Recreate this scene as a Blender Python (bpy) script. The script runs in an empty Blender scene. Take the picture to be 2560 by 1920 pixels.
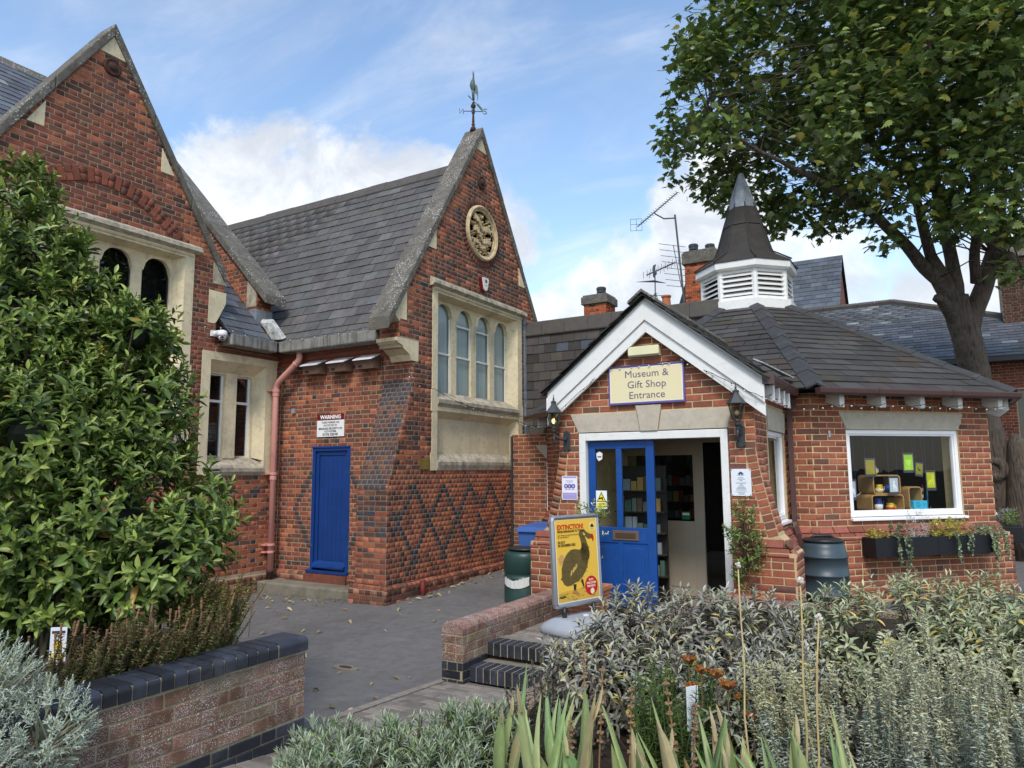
import bpy, math, random
import numpy as np
from math import sin, cos, pi, radians, sqrt, atan2
from mathutils import Vector, Matrix, noise

S = bpy.context.scene
COL = S.collection
RND = random.Random(11)

# ------------------------------------------------------------------ camera
F_PX, PITCH, ROLL, YAW, CAM_H = 1775.0, radians(6.95), radians(-0.37), radians(30.3), 1.65
_f0 = Vector((-sin(YAW), cos(YAW), 0)); _r0 = Vector((cos(YAW), sin(YAW), 0)); _z = Vector((0, 0, 1))
CF = cos(PITCH) * _f0 + sin(PITCH) * _z
_u = -sin(PITCH) * _f0 + cos(PITCH) * _z
CR = cos(ROLL) * _r0 + sin(ROLL) * _u
CU = -sin(ROLL) * _r0 + cos(ROLL) * _u
CAMP = Vector((0, 0, CAM_H))
cam_d = bpy.data.cameras.new('camera'); cam = bpy.data.objects.new('camera', cam_d); COL.objects.link(cam)
cam_d.sensor_fit = 'HORIZONTAL'; cam_d.sensor_width = 36.0; cam_d.lens = 36.0 * F_PX / 2560.0
cam_d.clip_start = 0.05; cam_d.clip_end = 2000
cam.matrix_world = Matrix(((CR.x, CU.x, -CF.x, CAMP.x), (CR.y, CU.y, -CF.y, CAMP.y), (CR.z, CU.z, -CF.z, CAMP.z), (0, 0, 0, 1)))
S.camera = cam

# ------------------------------------------------------------------ sky and sun
SUN_AZ, SUN_EL = radians(158), radians(50)       # direction the sun stands in, clockwise from +Y
wd = bpy.data.worlds.new('World'); S.world = wd; wd.use_nodes = True
nt = wd.node_tree; N = nt.nodes; LK = nt.links
for n in list(N): N.remove(n)
def nd(tree, typ, **kw):
    n = tree.nodes.new(typ)
    for k, v in kw.items(): setattr(n, k, v)
    return n
def mth(tree, op, a, b=None, c=None, clamp=False):
    n = tree.nodes.new('ShaderNodeMath'); n.operation = op; n.use_clamp = clamp
    for i, x in enumerate((a, b, c)):
        if x is None: continue
        if isinstance(x, (int, float)): n.inputs[i].default_value = x
        else: tree.links.new(x, n.inputs[i])
    return n.outputs[0]
out = nd(nt, 'ShaderNodeOutputWorld'); bg = nd(nt, 'ShaderNodeBackground'); bg.inputs['Strength'].default_value = 0.11
sky = nd(nt, 'ShaderNodeTexSky'); sky.sky_type = 'NISHITA'; sky.sun_disc = False
sky.sun_elevation = SUN_EL; sky.sun_rotation = SUN_AZ; sky.air_density = 1.15; sky.dust_density = 0.6; sky.ozone_density = 1.6
tc = nd(nt, 'ShaderNodeTexCoord'); sp = nd(nt, 'ShaderNodeSeparateXYZ'); LK.new(tc.outputs['Generated'], sp.inputs[0])
dx, dy, dz = sp.outputs
az = mth(nt, 'ARCTAN2', dx, dy); el = mth(nt, 'ARCSINE', dz)
den = mth(nt, 'MAXIMUM', mth(nt, 'ADD', dz, 0.16), 0.06)
cmb = nd(nt, 'ShaderNodeCombineXYZ'); LK.new(mth(nt, 'DIVIDE', dx, den), cmb.inputs[0]); LK.new(mth(nt, 'DIVIDE', dy, den), cmb.inputs[1])
def wnoise(vec, scale, detail, rough=0.55, dist=0.0, off=None):
    n = nd(nt, 'ShaderNodeTexNoise'); n.inputs['Scale'].default_value = scale; n.inputs['Detail'].default_value = detail
    n.inputs['Roughness'].default_value = rough; n.inputs['Distortion'].default_value = dist
    if off:
        a = nd(nt, 'ShaderNodeVectorMath', operation='ADD'); a.inputs[1].default_value = off; LK.new(vec, a.inputs[0]); vec = a.outputs[0]
    LK.new(vec, n.inputs['Vector']); return n.outputs['Fac']
gen = tc.outputs['Generated']
big = wnoise(cmb.outputs[0], 0.75, 9, 0.58, 0.3, (3.1, 0.7, 0))
fine = wnoise(gen, 6.5, 12, 0.62, 0.35, (2.0, 0.4, 0.0))
wisp_in = nd(nt, 'ShaderNodeMapping'); wisp_in.inputs['Scale'].default_value = (1.0, 2.6, 1.0); wisp_in.inputs['Rotation'].default_value = (0, 0, 0.7)
LK.new(cmb.outputs[0], wisp_in.inputs[0])
wisp = wnoise(wisp_in.outputs[0], 1.1, 8, 0.62, 0.8)
def sstep(x, lo, hi):
    m = nd(nt, 'ShaderNodeMapRange'); m.interpolation_type = 'SMOOTHSTEP'
    m.inputs['From Min'].default_value = lo; m.inputs['From Max'].default_value = hi; LK.new(x, m.inputs['Value']); return m.outputs[0]
fz = mth(nt, 'MULTIPLY_ADD', fine, 4.0, -2.0)
def cumulus(a0, e0, ra, re, soft=0.45):
    q1 = mth(nt, 'DIVIDE', mth(nt, 'SUBTRACT', az, radians(a0)), radians(ra))
    q2 = mth(nt, 'DIVIDE', mth(nt, 'SUBTRACT', el, radians(e0)), radians(re))
    e = mth(nt, 'ADD', mth(nt, 'MULTIPLY', q1, q1), mth(nt, 'MULTIPLY', q2, q2))
    e = mth(nt, 'ADD', e, fz)
    return mth(nt, 'SUBTRACT', 1.0, sstep(e, 1.0 - soft, 1.0 + soft))
blobs = None
for b in ((-45.5, 20.2, 11.0, 6.0), (-37.5, 21.5, 6.5, 4.2), (-52, 15.5, 10, 7), (-12, 9, 15, 9), (4, 7, 17, 8), (-14, 19.5, 4.5, 5.5), (-27.5, 12.6, 3.0, 1.6), (-20.5, 10.6, 2.6, 2.6),
          (-24, 5, 24, 5.5), (-33, 19, 5, 3.5), (-100, 20, 16, 9), (-150, 26, 18, 10), (60, 18, 17, 9), (110, 27, 18, 10), (160, 16, 20, 9)):
    m = cumulus(*b)
    blobs = m if blobs is None else mth(nt, 'MAXIMUM', blobs, m)
strat = mth(nt, 'MULTIPLY', sstep(big, 0.56, 0.80), 0.55)
wis = mth(nt, 'MULTIPLY', sstep(wisp, 0.40, 0.80), 0.40)
horizon = mth(nt, 'MULTIPLY', mth(nt, 'SUBTRACT', 1.0, sstep(el, radians(2), radians(20))), 0.55)
mask = mth(nt, 'MAXIMUM', mth(nt, 'MAXIMUM', mth(nt, 'MULTIPLY', blobs, 0.90), strat), mth(nt, 'MAXIMUM', wis, horizon))
shade = wnoise(gen, 7.5, 8, 0.6, 0.4, (5.0, 1.0, 0.1))
cc = nd(nt, 'ShaderNodeMix', data_type='RGBA'); LK.new(sstep(shade, 0.36, 0.62), cc.inputs['Factor'])
cc.inputs['A'].default_value = (4.0, 4.2, 4.55, 1); cc.inputs['B'].default_value = (6.0, 6.05, 6.05, 1)
skyg = nd(nt, 'ShaderNodeMix', data_type='RGBA', blend_type='MULTIPLY'); skyg.inputs['Factor'].default_value = 1.0
LK.new(sky.outputs[0], skyg.inputs['A']); skyg.inputs['B'].default_value = (1.34, 1.36, 1.36, 1)
mx = nd(nt, 'ShaderNodeMix', data_type='RGBA'); LK.new(mask, mx.inputs['Factor']); LK.new(skyg.outputs['Result'], mx.inputs['A']); LK.new(cc.outputs['Result'], mx.inputs['B'])
LK.new(mx.outputs['Result'], bg.inputs['Color']); LK.new(bg.outputs[0], out.inputs['Surface'])

sd = bpy.data.lights.new('sun', 'SUN'); sd.energy = 1.5; sd.angle = radians(14); sd.color = (1.0, 0.94, 0.86)
sun = bpy.data.objects.new('sun', sd); COL.objects.link(sun)
sdir = Vector((sin(SUN_AZ) * cos(SUN_EL), cos(SUN_AZ) * cos(SUN_EL), sin(SUN_EL)))
sun.rotation_euler = sdir.to_track_quat('Z', 'Y').to_euler(); sun.location = (4, -6, 12)
S.view_settings.view_transform = 'Standard'; S.view_settings.look = 'None'; S.view_settings.gamma = 1.0
S.view_settings.use_curve_mapping = False; S.view_settings.exposure = 0.78

# ------------------------------------------------------------------ helpers
def lin(h):
    h = h.lstrip('#'); o = []
    for i in (0, 2, 4):
        c = int(h[i:i + 2], 16) / 255.0
        o.append(c / 12.92 if c <= 0.04045 else ((c + 0.055) / 1.055) ** 2.4)
    return tuple(o)
def jit(c, a, r=RND, hue=0.0):
    k = 1 + r.uniform(-a, a)
    return tuple(max(0.003, x * k * (1 + r.uniform(-hue, hue))) for x in c)
def mixc(a, b, t): return tuple(x * (1 - t) + y * t for x, y in zip(a, b))

def tag(o, label=None, category=None, group=None, kind=None):
    if label: o['label'] = label
    if category: o['category'] = category
    if group: o['group'] = group
    if kind: o['kind'] = kind
    return o
ORG = {}
def thing(name, loc, label, category, group=None):
    o = bpy.data.objects.new(name, None); COL.objects.link(o); o.location = loc; o.empty_display_size = 0.2
    ORG[o.name] = Vector(loc); return tag(o, label, category, group)
def org(parent): return ORG.get(parent.name, Vector((0, 0, 0))) if parent else Vector((0, 0, 0))
def link(name, me, parent):
    o = bpy.data.objects.new(name, me); COL.objects.link(o)
    if parent:
        o.parent = parent; ORG[o.name] = org(parent)
    return o

class Frame:
    """wall frame: u along the wall, v up, n outward"""
    def __init__(s, o, u, n, v=(0, 0, 1)):
        s.o = Vector(o); s.u = Vector(u).normalized(); s.n = Vector(n).normalized(); s.v = Vector(v).normalized()
    def p(s, u, v, n=0.0): return s.o + s.u * u + s.v * v + s.n * n
    def m(s, u, v, n, su, sv, sn, rot=0.0):
        c, k = cos(rot), sin(rot)
        U = s.u * c + s.v * k; V = s.v * c - s.u * k
        q = s.p(u, v, n)
        return np.array(((U.x * su, V.x * sv, s.n.x * sn, q.x), (U.y * su, V.y * sv, s.n.y * sn, q.y), (U.z * su, V.z * sv, s.n.z * sn, q.z), (0, 0, 0, 1)))

class MB:
    def __init__(s): s.v = []; s.f = []; s.c = []; s.mi = []
    def add(s, vs, fs, col=(1, 1, 1), mi=0):
        b = len(s.v); s.v.extend([tuple(x) for x in vs])
        for f in fs: s.f.append([b + i for i in f]); s.c.append(col); s.mi.append(mi)
        return s
    def hexa(s, p, col=(1, 1, 1), mi=0):
        return s.add(p, [(0, 3, 2, 1), (4, 5, 6, 7), (0, 1, 5, 4), (1, 2, 6, 5), (2, 3, 7, 6), (3, 0, 4, 7)], col, mi)
    def box(s, x0, x1, y0, y1, z0, z1, col=(1, 1, 1), mi=0):
        return s.hexa([(x0, y0, z0), (x1, y0, z0), (x1, y1, z0), (x0, y1, z0), (x0, y0, z1), (x1, y0, z1), (x1, y1, z1), (x0, y1, z1)], col, mi)
    def fbox(s, F, u0, u1, v0, v1, n0, n1, col=(1, 1, 1), mi=0):
        return s.hexa([F.p(u0, v0, n1), F.p(u1, v0, n1), F.p(u1, v0, n0), F.p(u0, v0, n0), F.p(u0, v1, n1), F.p(u1, v1, n1), F.p(u1, v1, n0), F.p(u0, v1, n0)], col, mi)
    def prism(s, F, poly, n0, n1, col=(1, 1, 1), mi=0):
        """polygon in (u,v) extruded along n"""
        k = len(poly); vs = [F.p(a, b, n1) for a, b in poly] + [F.p(a, b, n0) for a, b in poly]
        fs = [tuple(range(k)), tuple(range(2 * k - 1, k - 1, -1))] + [(i, i + k, (i + 1) % k + k, (i + 1) % k) for i in range(k)]
        return s.add(vs, fs, col, mi)
    def tube(s, pts, rad, n=8, col=(1, 1, 1), mi=0, cap=True):
        pts = [Vector(p) for p in pts]; k = len(pts)
        rs = rad if isinstance(rad, (list, tuple)) else [rad] * k
        vs = []; prev = None
        for i, p in enumerate(pts):
            t = (pts[min(i + 1, k - 1)] - pts[max(i - 1, 0)])
            t = t.normalized() if t.length > 1e-9 else Vector((0, 0, 1))
            a = prev - t * prev.dot(t) if prev is not None else t.orthogonal()
            if a.length < 1e-6: a = t.orthogonal()
            a.normalize(); prev = a; b = t.cross(a)
            for j in range(n):
                w = 2 * pi * j / n; vs.append(p + (a * cos(w) + b * sin(w)) * rs[i])
        fs = [(i * n + j, i * n + (j + 1) % n, (i + 1) * n + (j + 1) % n, (i + 1) * n + j) for i in range(k - 1) for j in range(n)]
        if cap: fs += [tuple(range(n - 1, -1, -1)), tuple(range((k - 1) * n, k * n))]
        return s.add(vs, fs, col, mi)
    def lathe(s, c, prof, n=20, axis=(0, 0, 1), col=(1, 1, 1), mi=0, cap=True, a0=0.0):
        A = Vector(axis).normalized(); c = Vector(c)
        a = Vector((1, 0, 0)) if abs(A.z) > 0.9 else A.orthogonal().normalized(); b = A.cross(a)
        vs = []
        for r, z in prof:
            for j in range(n):
                w = 2 * pi * j / n + a0; vs.append(c + A * z + (a * cos(w) + b * sin(w)) * r)
        k = len(prof)
        fs = [(i * n + j, i * n + (j + 1) % n, (i + 1) * n + (j + 1) % n, (i + 1) * n + j) for i in range(k - 1) for j in range(n)]
        if cap: fs += [tuple(range(n - 1, -1, -1)), tuple(range((k - 1) * n, k * n))]
        return s.add(vs, fs, col, mi)
    def ball(s, c, r, n=10, m=6, col=(1, 1, 1), mi=0, sq=1.0):
        return s.lathe(c, [(max(1e-4, r * sin(pi * i / m)), -r * sq * cos(pi * i / m)) for i in range(m + 1)], n, col=col, mi=mi, cap=False)
    def build(s, name, mats, parent=None, smooth=False, bevel=0.0, kind=None):
        o0 = org(parent); me = bpy.data.meshes.new(name)
        me.from_pydata([(x - o0.x, y - o0.y, z - o0.z) for x, y, z in s.v], [], s.f)
        if not isinstance(mats, (list, tuple)): mats = [mats]
        for m in mats: me.materials.append(m)
        me.polygons.foreach_set('material_index', s.mi)
        a = me.attributes.new('col', 'FLOAT_COLOR', 'CORNER')
        cs = np.ones((len(me.loops), 4), np.float32); i = 0
        for f, c in zip(s.f, s.c): cs[i:i + len(f), :3] = c; i += len(f)
        a.data.foreach_set('color', cs.ravel())
        if smooth: me.polygons.foreach_set('use_smooth', [True] * len(me.polygons))
        me.update(); o = link(name, me, parent)
        if bevel:
            b = o.modifiers.new('bevel', 'BEVEL'); b.width = bevel; b.segments = 2; b.limit_method = 'ANGLE'; b.angle_limit = radians(35); b.harden_normals = False
        if kind: o['kind'] = kind
        return o

def in_view(p, margin=0.04):
    d = Vector(p) - CAMP; w = d.dot(CF)
    if w < 0.2: return None
    x = d.dot(CR) / w * F_PX / 2560; y = d.dot(CU) / w * F_PX / 1920
    if abs(x) > 0.5 + margin or abs(y) > 0.5 + margin: return None
    return w

class Pool:
    """many alike pieces: the largest in view become parts of their own, the rest one joined part"""
    def __init__(s, units): s.units = units; s.it = []
    def add(s, key, M, col, q=1.0): s.it.append((key, M, col, q))
    def finish(s, name, rest, parent, mat, nparts=300, smooth=False, ok=None):
        o0 = org(parent); off = np.array((o0.x, o0.y, o0.z)); sc = []
        for i, (k, M, c, q) in enumerate(s.it):
            p = M[:3, 3]; w = in_view(p)
            if w is None or (ok and not ok(p)): continue
            a = np.linalg.norm(M[:3, 0]) * np.linalg.norm(M[:3, 1]); nn = M[:3, 2]; ln = np.linalg.norm(nn)
            v = np.array(CAMP) - p; v /= np.linalg.norm(v)
            sc.append((a * max(0.05, abs(float(nn @ v) / max(ln, 1e-9))) / w ** 2 * q, i))
        sc.sort(reverse=True); top = set(i for _, i in sc[:nparts])
        if len(s.it) <= nparts: top = set(range(len(s.it)))
        meshes = {}
        def base(k):
            if k not in meshes:
                vs, fs = s.units[k]; me = bpy.data.meshes.new(name); me.from_pydata([tuple(v) for v in vs], [], fs); me.materials.append(mat)
                a = me.attributes.new('col', 'FLOAT_COLOR', 'CORNER'); a.data.foreach_set('color', np.ones(4 * len(me.loops), np.float32))
                if smooth: me.polygons.foreach_set('use_smooth', [True] * len(me.polygons))
                me.update(); meshes[k] = me
            return meshes[k]
        for i in sorted(top):
            k, M, c, q = s.it[i]
            o = bpy.data.objects.new(name, base(k)); COL.objects.link(o); o.parent = parent
            M2 = M.copy(); M2[:3, 3] -= off; o.matrix_local = Matrix([list(r) for r in M2]); o.color = (*c, 1)
        V = []; Fc = []; Fl = []; Cc = []; nb = 0
        for k in s.units:
            ids = [i for i in range(len(s.it)) if i not in top and s.it[i][0] == k]
            if not ids: continue
            vs, fs = s.units[k]; vs = np.asarray(vs, float); Ms = np.stack([s.it[i][1] for i in ids]); cs = np.array([s.it[i][2] for i in ids], np.float32)
            w = np.einsum('nij,vj->nvi', Ms[:, :3, :3], vs) + Ms[:, None, :3, 3] - off
            V.append(w.reshape(-1, 3)); lens = np.array([len(f) for f in fs]); flat = np.concatenate([np.array(f) for f in fs])
            n = len(ids); idx = (flat[None, :] + (np.arange(n) * len(vs))[:, None] + nb).ravel(); nb += n * len(vs)
            Fc.append(idx); Fl.append(np.tile(lens, n)); Cc.append(np.repeat(cs, len(flat), axis=0))
        if V:
            V = np.concatenate(V); idx = np.concatenate(Fc); lens = np.concatenate(Fl); Cc = np.concatenate(Cc)
            me = bpy.data.meshes.new(rest); me.vertices.add(len(V)); me.vertices.foreach_set('co', V.astype(np.float32).ravel())
            me.loops.add(len(idx)); me.loops.foreach_set('vertex_index', idx.astype(np.int32))
            me.polygons.add(len(lens)); me.polygons.foreach_set('loop_start', np.concatenate(([0], np.cumsum(lens)[:-1])).astype(np.int32))
            me.polygons.foreach_set('loop_total', lens.astype(np.int32))
            if smooth: me.polygons.foreach_set('use_smooth', np.ones(len(lens), bool))
            me.materials.append(mat); me.update(calc_edges=True); me.validate()
            a = me.attributes.new('col', 'FLOAT_COLOR', 'CORNER'); c4 = np.ones((len(idx), 4), np.float32); c4[:, :3] = Cc; a.data.foreach_set('color', c4.ravel())
            o = link(rest, me, parent); o['kind'] = 'stuff'
            return o

def copy_tree(o, parent=None, delta=Vector((0, 0, 0))):
    c = o.copy(); COL.objects.link(c)
    if parent: c.parent = parent
    else: c.location = o.location + delta
    ORG[c.name] = org(o) + delta
    for ch in o.children: copy_tree(ch, c, delta)
    return c

# ------------------------------------------------------------------ materials
def material(name, col=None, rough=0.7, var=0.18, vs=6.0, bump=0.15, bs=60.0, metal=0.0, spec=0.35, spots=None, dirt=None, bdist=0.004, grain=None, trans=0.0, emit=None, coat=0.0, bmap=None):
    m = bpy.data.materials.new(name); m.use_nodes = True; t = m.node_tree
    b = t.nodes['Principled BSDF']; L = t.links.new
    geo = t.nodes.new('ShaderNodeNewGeometry'); pos = geo.outputs['Position']
    def noi(sc, det=5, rough_=0.6, vec=None):
        n = t.nodes.new('ShaderNodeTexNoise'); n.inputs['Scale'].default_value = sc; n.inputs['Detail'].default_value = det; n.inputs['Roughness'].default_value = rough_
        L(vec or pos, n.inputs['Vector']); return n.outputs['Fac']
    if col is None:
        at = t.nodes.new('ShaderNodeAttribute'); at.attribute_name = 'col'; oi = t.nodes.new('ShaderNodeObjectInfo')
        mm = nd(t, 'ShaderNodeMix', data_type='RGBA', blend_type='MULTIPLY'); mm.inputs['Factor'].default_value = 1
        L(at.outputs['Color'], mm.inputs['A']); L(oi.outputs['Color'], mm.inputs['B']); cur = mm.outputs['Result']
    else:
        r = t.nodes.new('ShaderNodeRGB'); r.outputs[0].default_value = (*col, 1); cur = r.outputs[0]
    if var:
        k = mth(t, 'MULTIPLY_ADD', noi(vs), 4 * var, 1 - 2 * var)
        h = nd(t, 'ShaderNodeMix', data_type='RGBA', blend_type='MULTIPLY'); h.inputs['Factor'].default_value = 1
        L(cur, h.inputs['A']); cb = nd(t, 'ShaderNodeCombineColor')
        for i in range(3): L(k, cb.inputs[i])
        L(cb.outputs[0], h.inputs['B']); cur = h.outputs['Result']
    def over(fac, c):
        nonlocal cur
        h = nd(t, 'ShaderNodeMix', data_type='RGBA'); L(fac, h.inputs['Factor']); L(cur, h.inputs['A']); h.inputs['B'].default_value = (*c, 1); cur = h.outputs['Result']
    def ramp(x, lo, hi, amt=1.0):
        q = nd(t, 'ShaderNodeMapRange'); q.inputs['From Min'].default_value = lo; q.inputs['From Max'].default_value = hi; q.inputs['To Max'].default_value = amt; L(x, q.inputs['Value']); return q.outputs[0]
    if grain:                                   # streaks along z or along a given scale vector
        mp = t.nodes.new('ShaderNodeMapping'); mp.inputs['Scale'].default_value = grain[0]; L(pos, mp.inputs[0])
        over(ramp(noi(1.0, 4, 0.6, mp.outputs[0]), grain[2], grain[3], grain[4]), grain[1])
    for d in (dirt or []):                      # (scale, colour, lo, hi, amount)
        over(ramp(noi(d[0], 6, 0.65), d[2], d[3], d[4]), d[1])
    for d in (spots or []):                     # lichen and lime specks: fine cells broken up by a slow noise
        v = t.nodes.new('ShaderNodeTexVoronoi'); v.inputs['Scale'].default_value = d[0]; L(pos, v.inputs['Vector'])
        s1 = ramp(v.outputs['Distance'], d[2], d[2] * 0.55); s2 = ramp(noi(d[5] if len(d) > 5 else 3.0, 4), d[3], d[3] + 0.12)
        over(mth(t, 'MULTIPLY', mth(t, 'MULTIPLY', s1, s2), d[4], clamp=True), d[1])
    L(cur, b.inputs['Base Color'])
    b.inputs['Roughness'].default_value = rough; b.inputs['Metallic'].default_value = metal; b.inputs['Specular IOR Level'].default_value = spec
    if coat: b.inputs['Coat Weight'].default_value = coat
    if emit: b.inputs['Emission Color'].default_value = (*emit[0], 1); b.inputs['Emission Strength'].default_value = emit[1]
    if bump:
        bp = t.nodes.new('ShaderNodeBump'); bp.inputs['Strength'].default_value = bump; bp.inputs['Distance'].default_value = bdist
        bv = None
        if bmap: q_ = t.nodes.new('ShaderNodeMapping'); q_.inputs['Scale'].default_value = bmap; L(pos, q_.inputs[0]); bv = q_.outputs[0]
        L(noi(bs, 6, 0.6, bv), bp.inputs['Height']); L(bp.outputs[0], b.inputs['Normal'])
    if trans:
        o = t.nodes['Material Output']; tr = t.nodes.new('ShaderNodeBsdfTranslucent'); L(cur, tr.inputs['Color']); ms = t.nodes.new('ShaderNodeMixShader'); ms.inputs[0].default_value = trans
        L(b.outputs[0], ms.inputs[1]); L(tr.outputs[0], ms.inputs[2]); L(ms.outputs[0], o.inputs['Surface'])
    return m

def glass_material(name, tint=(0.9, 0.95, 0.95), refl=1.0, see=1.0, rough=0.0):
    m = bpy.data.materials.new(name); m.use_nodes = True; t = m.node_tree; L = t.links.new
    for n in list(t.nodes):
        if n.type == 'BSDF_PRINCIPLED': t.nodes.remove(n)
    o = t.nodes['Material Output']; tr = t.nodes.new('ShaderNodeBsdfTransparent'); tr.inputs[0].default_value = (*tint, 1)
    gl = t.nodes.new('ShaderNodeBsdfGlossy'); gl.inputs['Roughness'].default_value = rough; geo = t.nodes.new('ShaderNodeNewGeometry'); dt = t.nodes.new('ShaderNodeVectorMath'); dt.operation = 'DOT_PRODUCT'; L(geo.outputs['Incoming'], dt.inputs[0]); L(geo.outputs['True Normal'], dt.inputs[1])
    fre = mth(t, 'MULTIPLY_ADD', mth(t, 'POWER', mth(t, 'SUBTRACT', 1.0, mth(t, 'ABSOLUTE', dt.outputs['Value'])), 5.0), 0.92, 0.045)
    n = t.nodes.new('ShaderNodeTexNoise'); n.inputs['Scale'].default_value = 3.0; L(geo.outputs['Position'], n.inputs['Vector'])
    bp = t.nodes.new('ShaderNodeBump'); bp.inputs['Strength'].default_value = 0.05; bp.inputs['Distance'].default_value = 0.02; L(n.outputs['Fac'], bp.inputs['Height']); L(bp.outputs[0], gl.inputs['Normal'])
    ms = t.nodes.new('ShaderNodeMixShader'); L(mth(t, 'MULTIPLY', fre, refl, clamp=True), ms.inputs[0]); L(tr.outputs[0], ms.inputs[1]); L(gl.outputs[0], ms.inputs[2]); L(ms.outputs[0], o.inputs['Surface'])
    return m

BLACK = (0.012, 0.012, 0.013)
M_OLD = material('old_brick', None, 0.88, 0.24, 14, 0.35, 90, dirt=[(1.3, (0.03, 0.022, 0.018), 0.52, 0.75, 0.55), (30, (0.32, 0.22, 0.16), 0.62, 0.8, 0.30)], bdist=0.006)
M_NEW = material('shop_brick', None, 0.86, 0.20, 16, 0.4, 110, dirt=[(24, (0.10, 0.045, 0.035), 0.55, 0.8, 0.5)], bdist=0.004)
M_LIME = material('lime_bloom_brick', None, 0.9, 0.25, 12, 0.5, 90, dirt=[(2.2, (0.10, 0.075, 0.045), 0.45, 0.7, 0.5)], spots=[(95, (0.62, 0.58, 0.54), 0.36, 0.42, 0.95, 4.0), (190, (0.66, 0.63, 0.6), 0.40, 0.40, 0.8, 7.0), (36, (0.55, 0.5, 0.47), 0.40, 0.56, 0.7, 2.0)], bdist=0.006)
M_ENG = material('engineering_brick', None, 0.5, 0.22, 9, 0.22, 60, spec=0.45, dirt=[(5, (0.14, 0.15, 0.17), 0.52, 0.8, 0.5)], spots=[(60, (0.5, 0.5, 0.5), 0.22, 0.6, 0.6, 3.0)])
M_MORT = material('mortar', lin('#a7947b'), 0.95, 0.22, 10, 0.4, 130, dirt=[(2.5, (0.14, 0.11, 0.085), 0.5, 0.75, 0.5)])
M_MORTB = material('sooty_mortar', lin('#7d6b5b'), 0.95, 0.25, 10, 0.4, 130)
M_MORTN = material('shop_mortar', lin('#c6ae85'), 0.95, 0.18, 10, 0.35, 140, dirt=[(3, (0.22, 0.16, 0.11), 0.55, 0.8, 0.4)])
M_MORTD = material('garden_mortar', lin('#9f9378'), 0.95, 0.3, 14, 0.4, 140, spots=[(120, (0.62, 0.6, 0.56), 0.4, 0.45, 0.8, 6.0)])
M_STONE = material('cream_stone', lin('#decfab'), 0.88, 0.13, 3.5, 0.35, 120, dirt=[(2.0, (0.36, 0.30, 0.21), 0.5, 0.75, 0.55), (16, (0.42, 0.36, 0.26), 0.52, 0.7, 0.5), (60, (0.33, 0.28, 0.2), 0.6, 0.75, 0.4)], grain=((9, 9, 0.9), (0.24, 0.20, 0.15), 0.55, 0.75, 0.45))
M_SILL = material('lichened_sill', lin('#b5ab95'), 0.95, 0.35, 7, 0.6, 120, dirt=[(9, (0.13, 0.12, 0.105), 0.46, 0.66, 0.7)], spots=[(70, (0.55, 0.52, 0.44), 0.35, 0.45, 0.7, 5.0)], bdist=0.006)
M_COPE = material('coping_stone', lin('#6f6a60'), 0.96, 0.32, 6, 0.8, 70, dirt=[(12, (0.055, 0.052, 0.047), 0.42, 0.66, 0.75), (3, (0.25, 0.22, 0.14), 0.6, 0.8, 0.35)], spots=[(26, (0.62, 0.6, 0.55), 0.34, 0.46, 0.8, 2.2), (55, (0.5, 0.47, 0.38), 0.30, 0.42, 0.7, 3.0)], bdist=0.01)
M_LINTEL = material('cast_stone', lin('#bdb3a1'), 0.9, 0.12, 8, 0.25, 180, dirt=[(14, (0.30, 0.27, 0.23), 0.5, 0.75, 0.5)], grain=((7, 7, 0.6), (0.25, 0.22, 0.19), 0.6, 0.8, 0.35))
M_SLATE = material('slate', None, 0.62, 0.22, 9, 0.35, 50, spec=0.4, dirt=[(1.6, (0.05, 0.043, 0.035), 0.48, 0.72, 0.55), (20, (0.2, 0.19, 0.19), 0.62, 0.8, 0.35)], spots=[(30, (0.30, 0.29, 0.25), 0.22, 0.6, 0.5, 2.0)], grain=((14, 14, 2.0), (0.16, 0.15, 0.15), 0.56, 0.75, 0.4))
M_TILE = material('fibre_slate', None, 0.75, 0.2, 8, 0.3, 60, spec=0.3, dirt=[(2.0, (0.03, 0.027, 0.025), 0.5, 0.75, 0.5)], spots=[(45, (0.28, 0.27, 0.25), 0.15, 0.6, 0.5, 3.0)])
M_ROOFB = material('roof_underlay', (0.02, 0.019, 0.019), 0.9, 0.1)
M_LEAD = material('lead', lin('#8d949c'), 0.55, 0.3, 10, 0.3, 40, metal=0.25, dirt=[(8, (0.42, 0.42, 0.41), 0.55, 0.75, 0.6)])
M_LEADW = material('lead_bloom', lin('#b9bab6'), 0.7, 0.4, 9, 0.3, 40, dirt=[(14, (0.16, 0.16, 0.15), 0.5, 0.65, 0.8)])
M_GUTTER = material('stained_gutter', lin('#83817a'), 0.9, 0.35, 5, 0.5, 60, grain=((16, 16, 1.0), (0.09, 0.085, 0.08), 0.46, 0.62, 0.8), dirt=[(3.5, (0.4, 0.39, 0.36), 0.5, 0.7, 0.5)])
M_PINK = material('pink_paint', lin('#d3968a'), 0.42, 0.12, 4, 0.1, 30, spec=0.45, dirt=[(7, (0.28, 0.13, 0.1), 0.62, 0.8, 0.6)])
M_BLUE = material('blue_gloss_paint', lin('#12488f'), 0.4, 0.14, 3, 0.2, 25, spec=0.45, dirt=[(30, (0.03, 0.07, 0.16), 0.6, 0.8, 0.4), (4, (0.06, 0.12, 0.24), 0.55, 0.8, 0.5)], grain=((30, 30, 1.5), (0.006, 0.04, 0.13), 0.55, 0.8, 0.4))
M_BLUED = material('old_blue_paint', lin('#143c7c'), 0.48, 0.14, 4, 0.25, 25, spec=0.4, grain=((30, 30, 1.2), (0.004, 0.03, 0.1), 0.55, 0.8, 0.4), spots=[(14, (0.5, 0.5, 0.48), 0.03, 0.5, 0.9, 1.0)])
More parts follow.
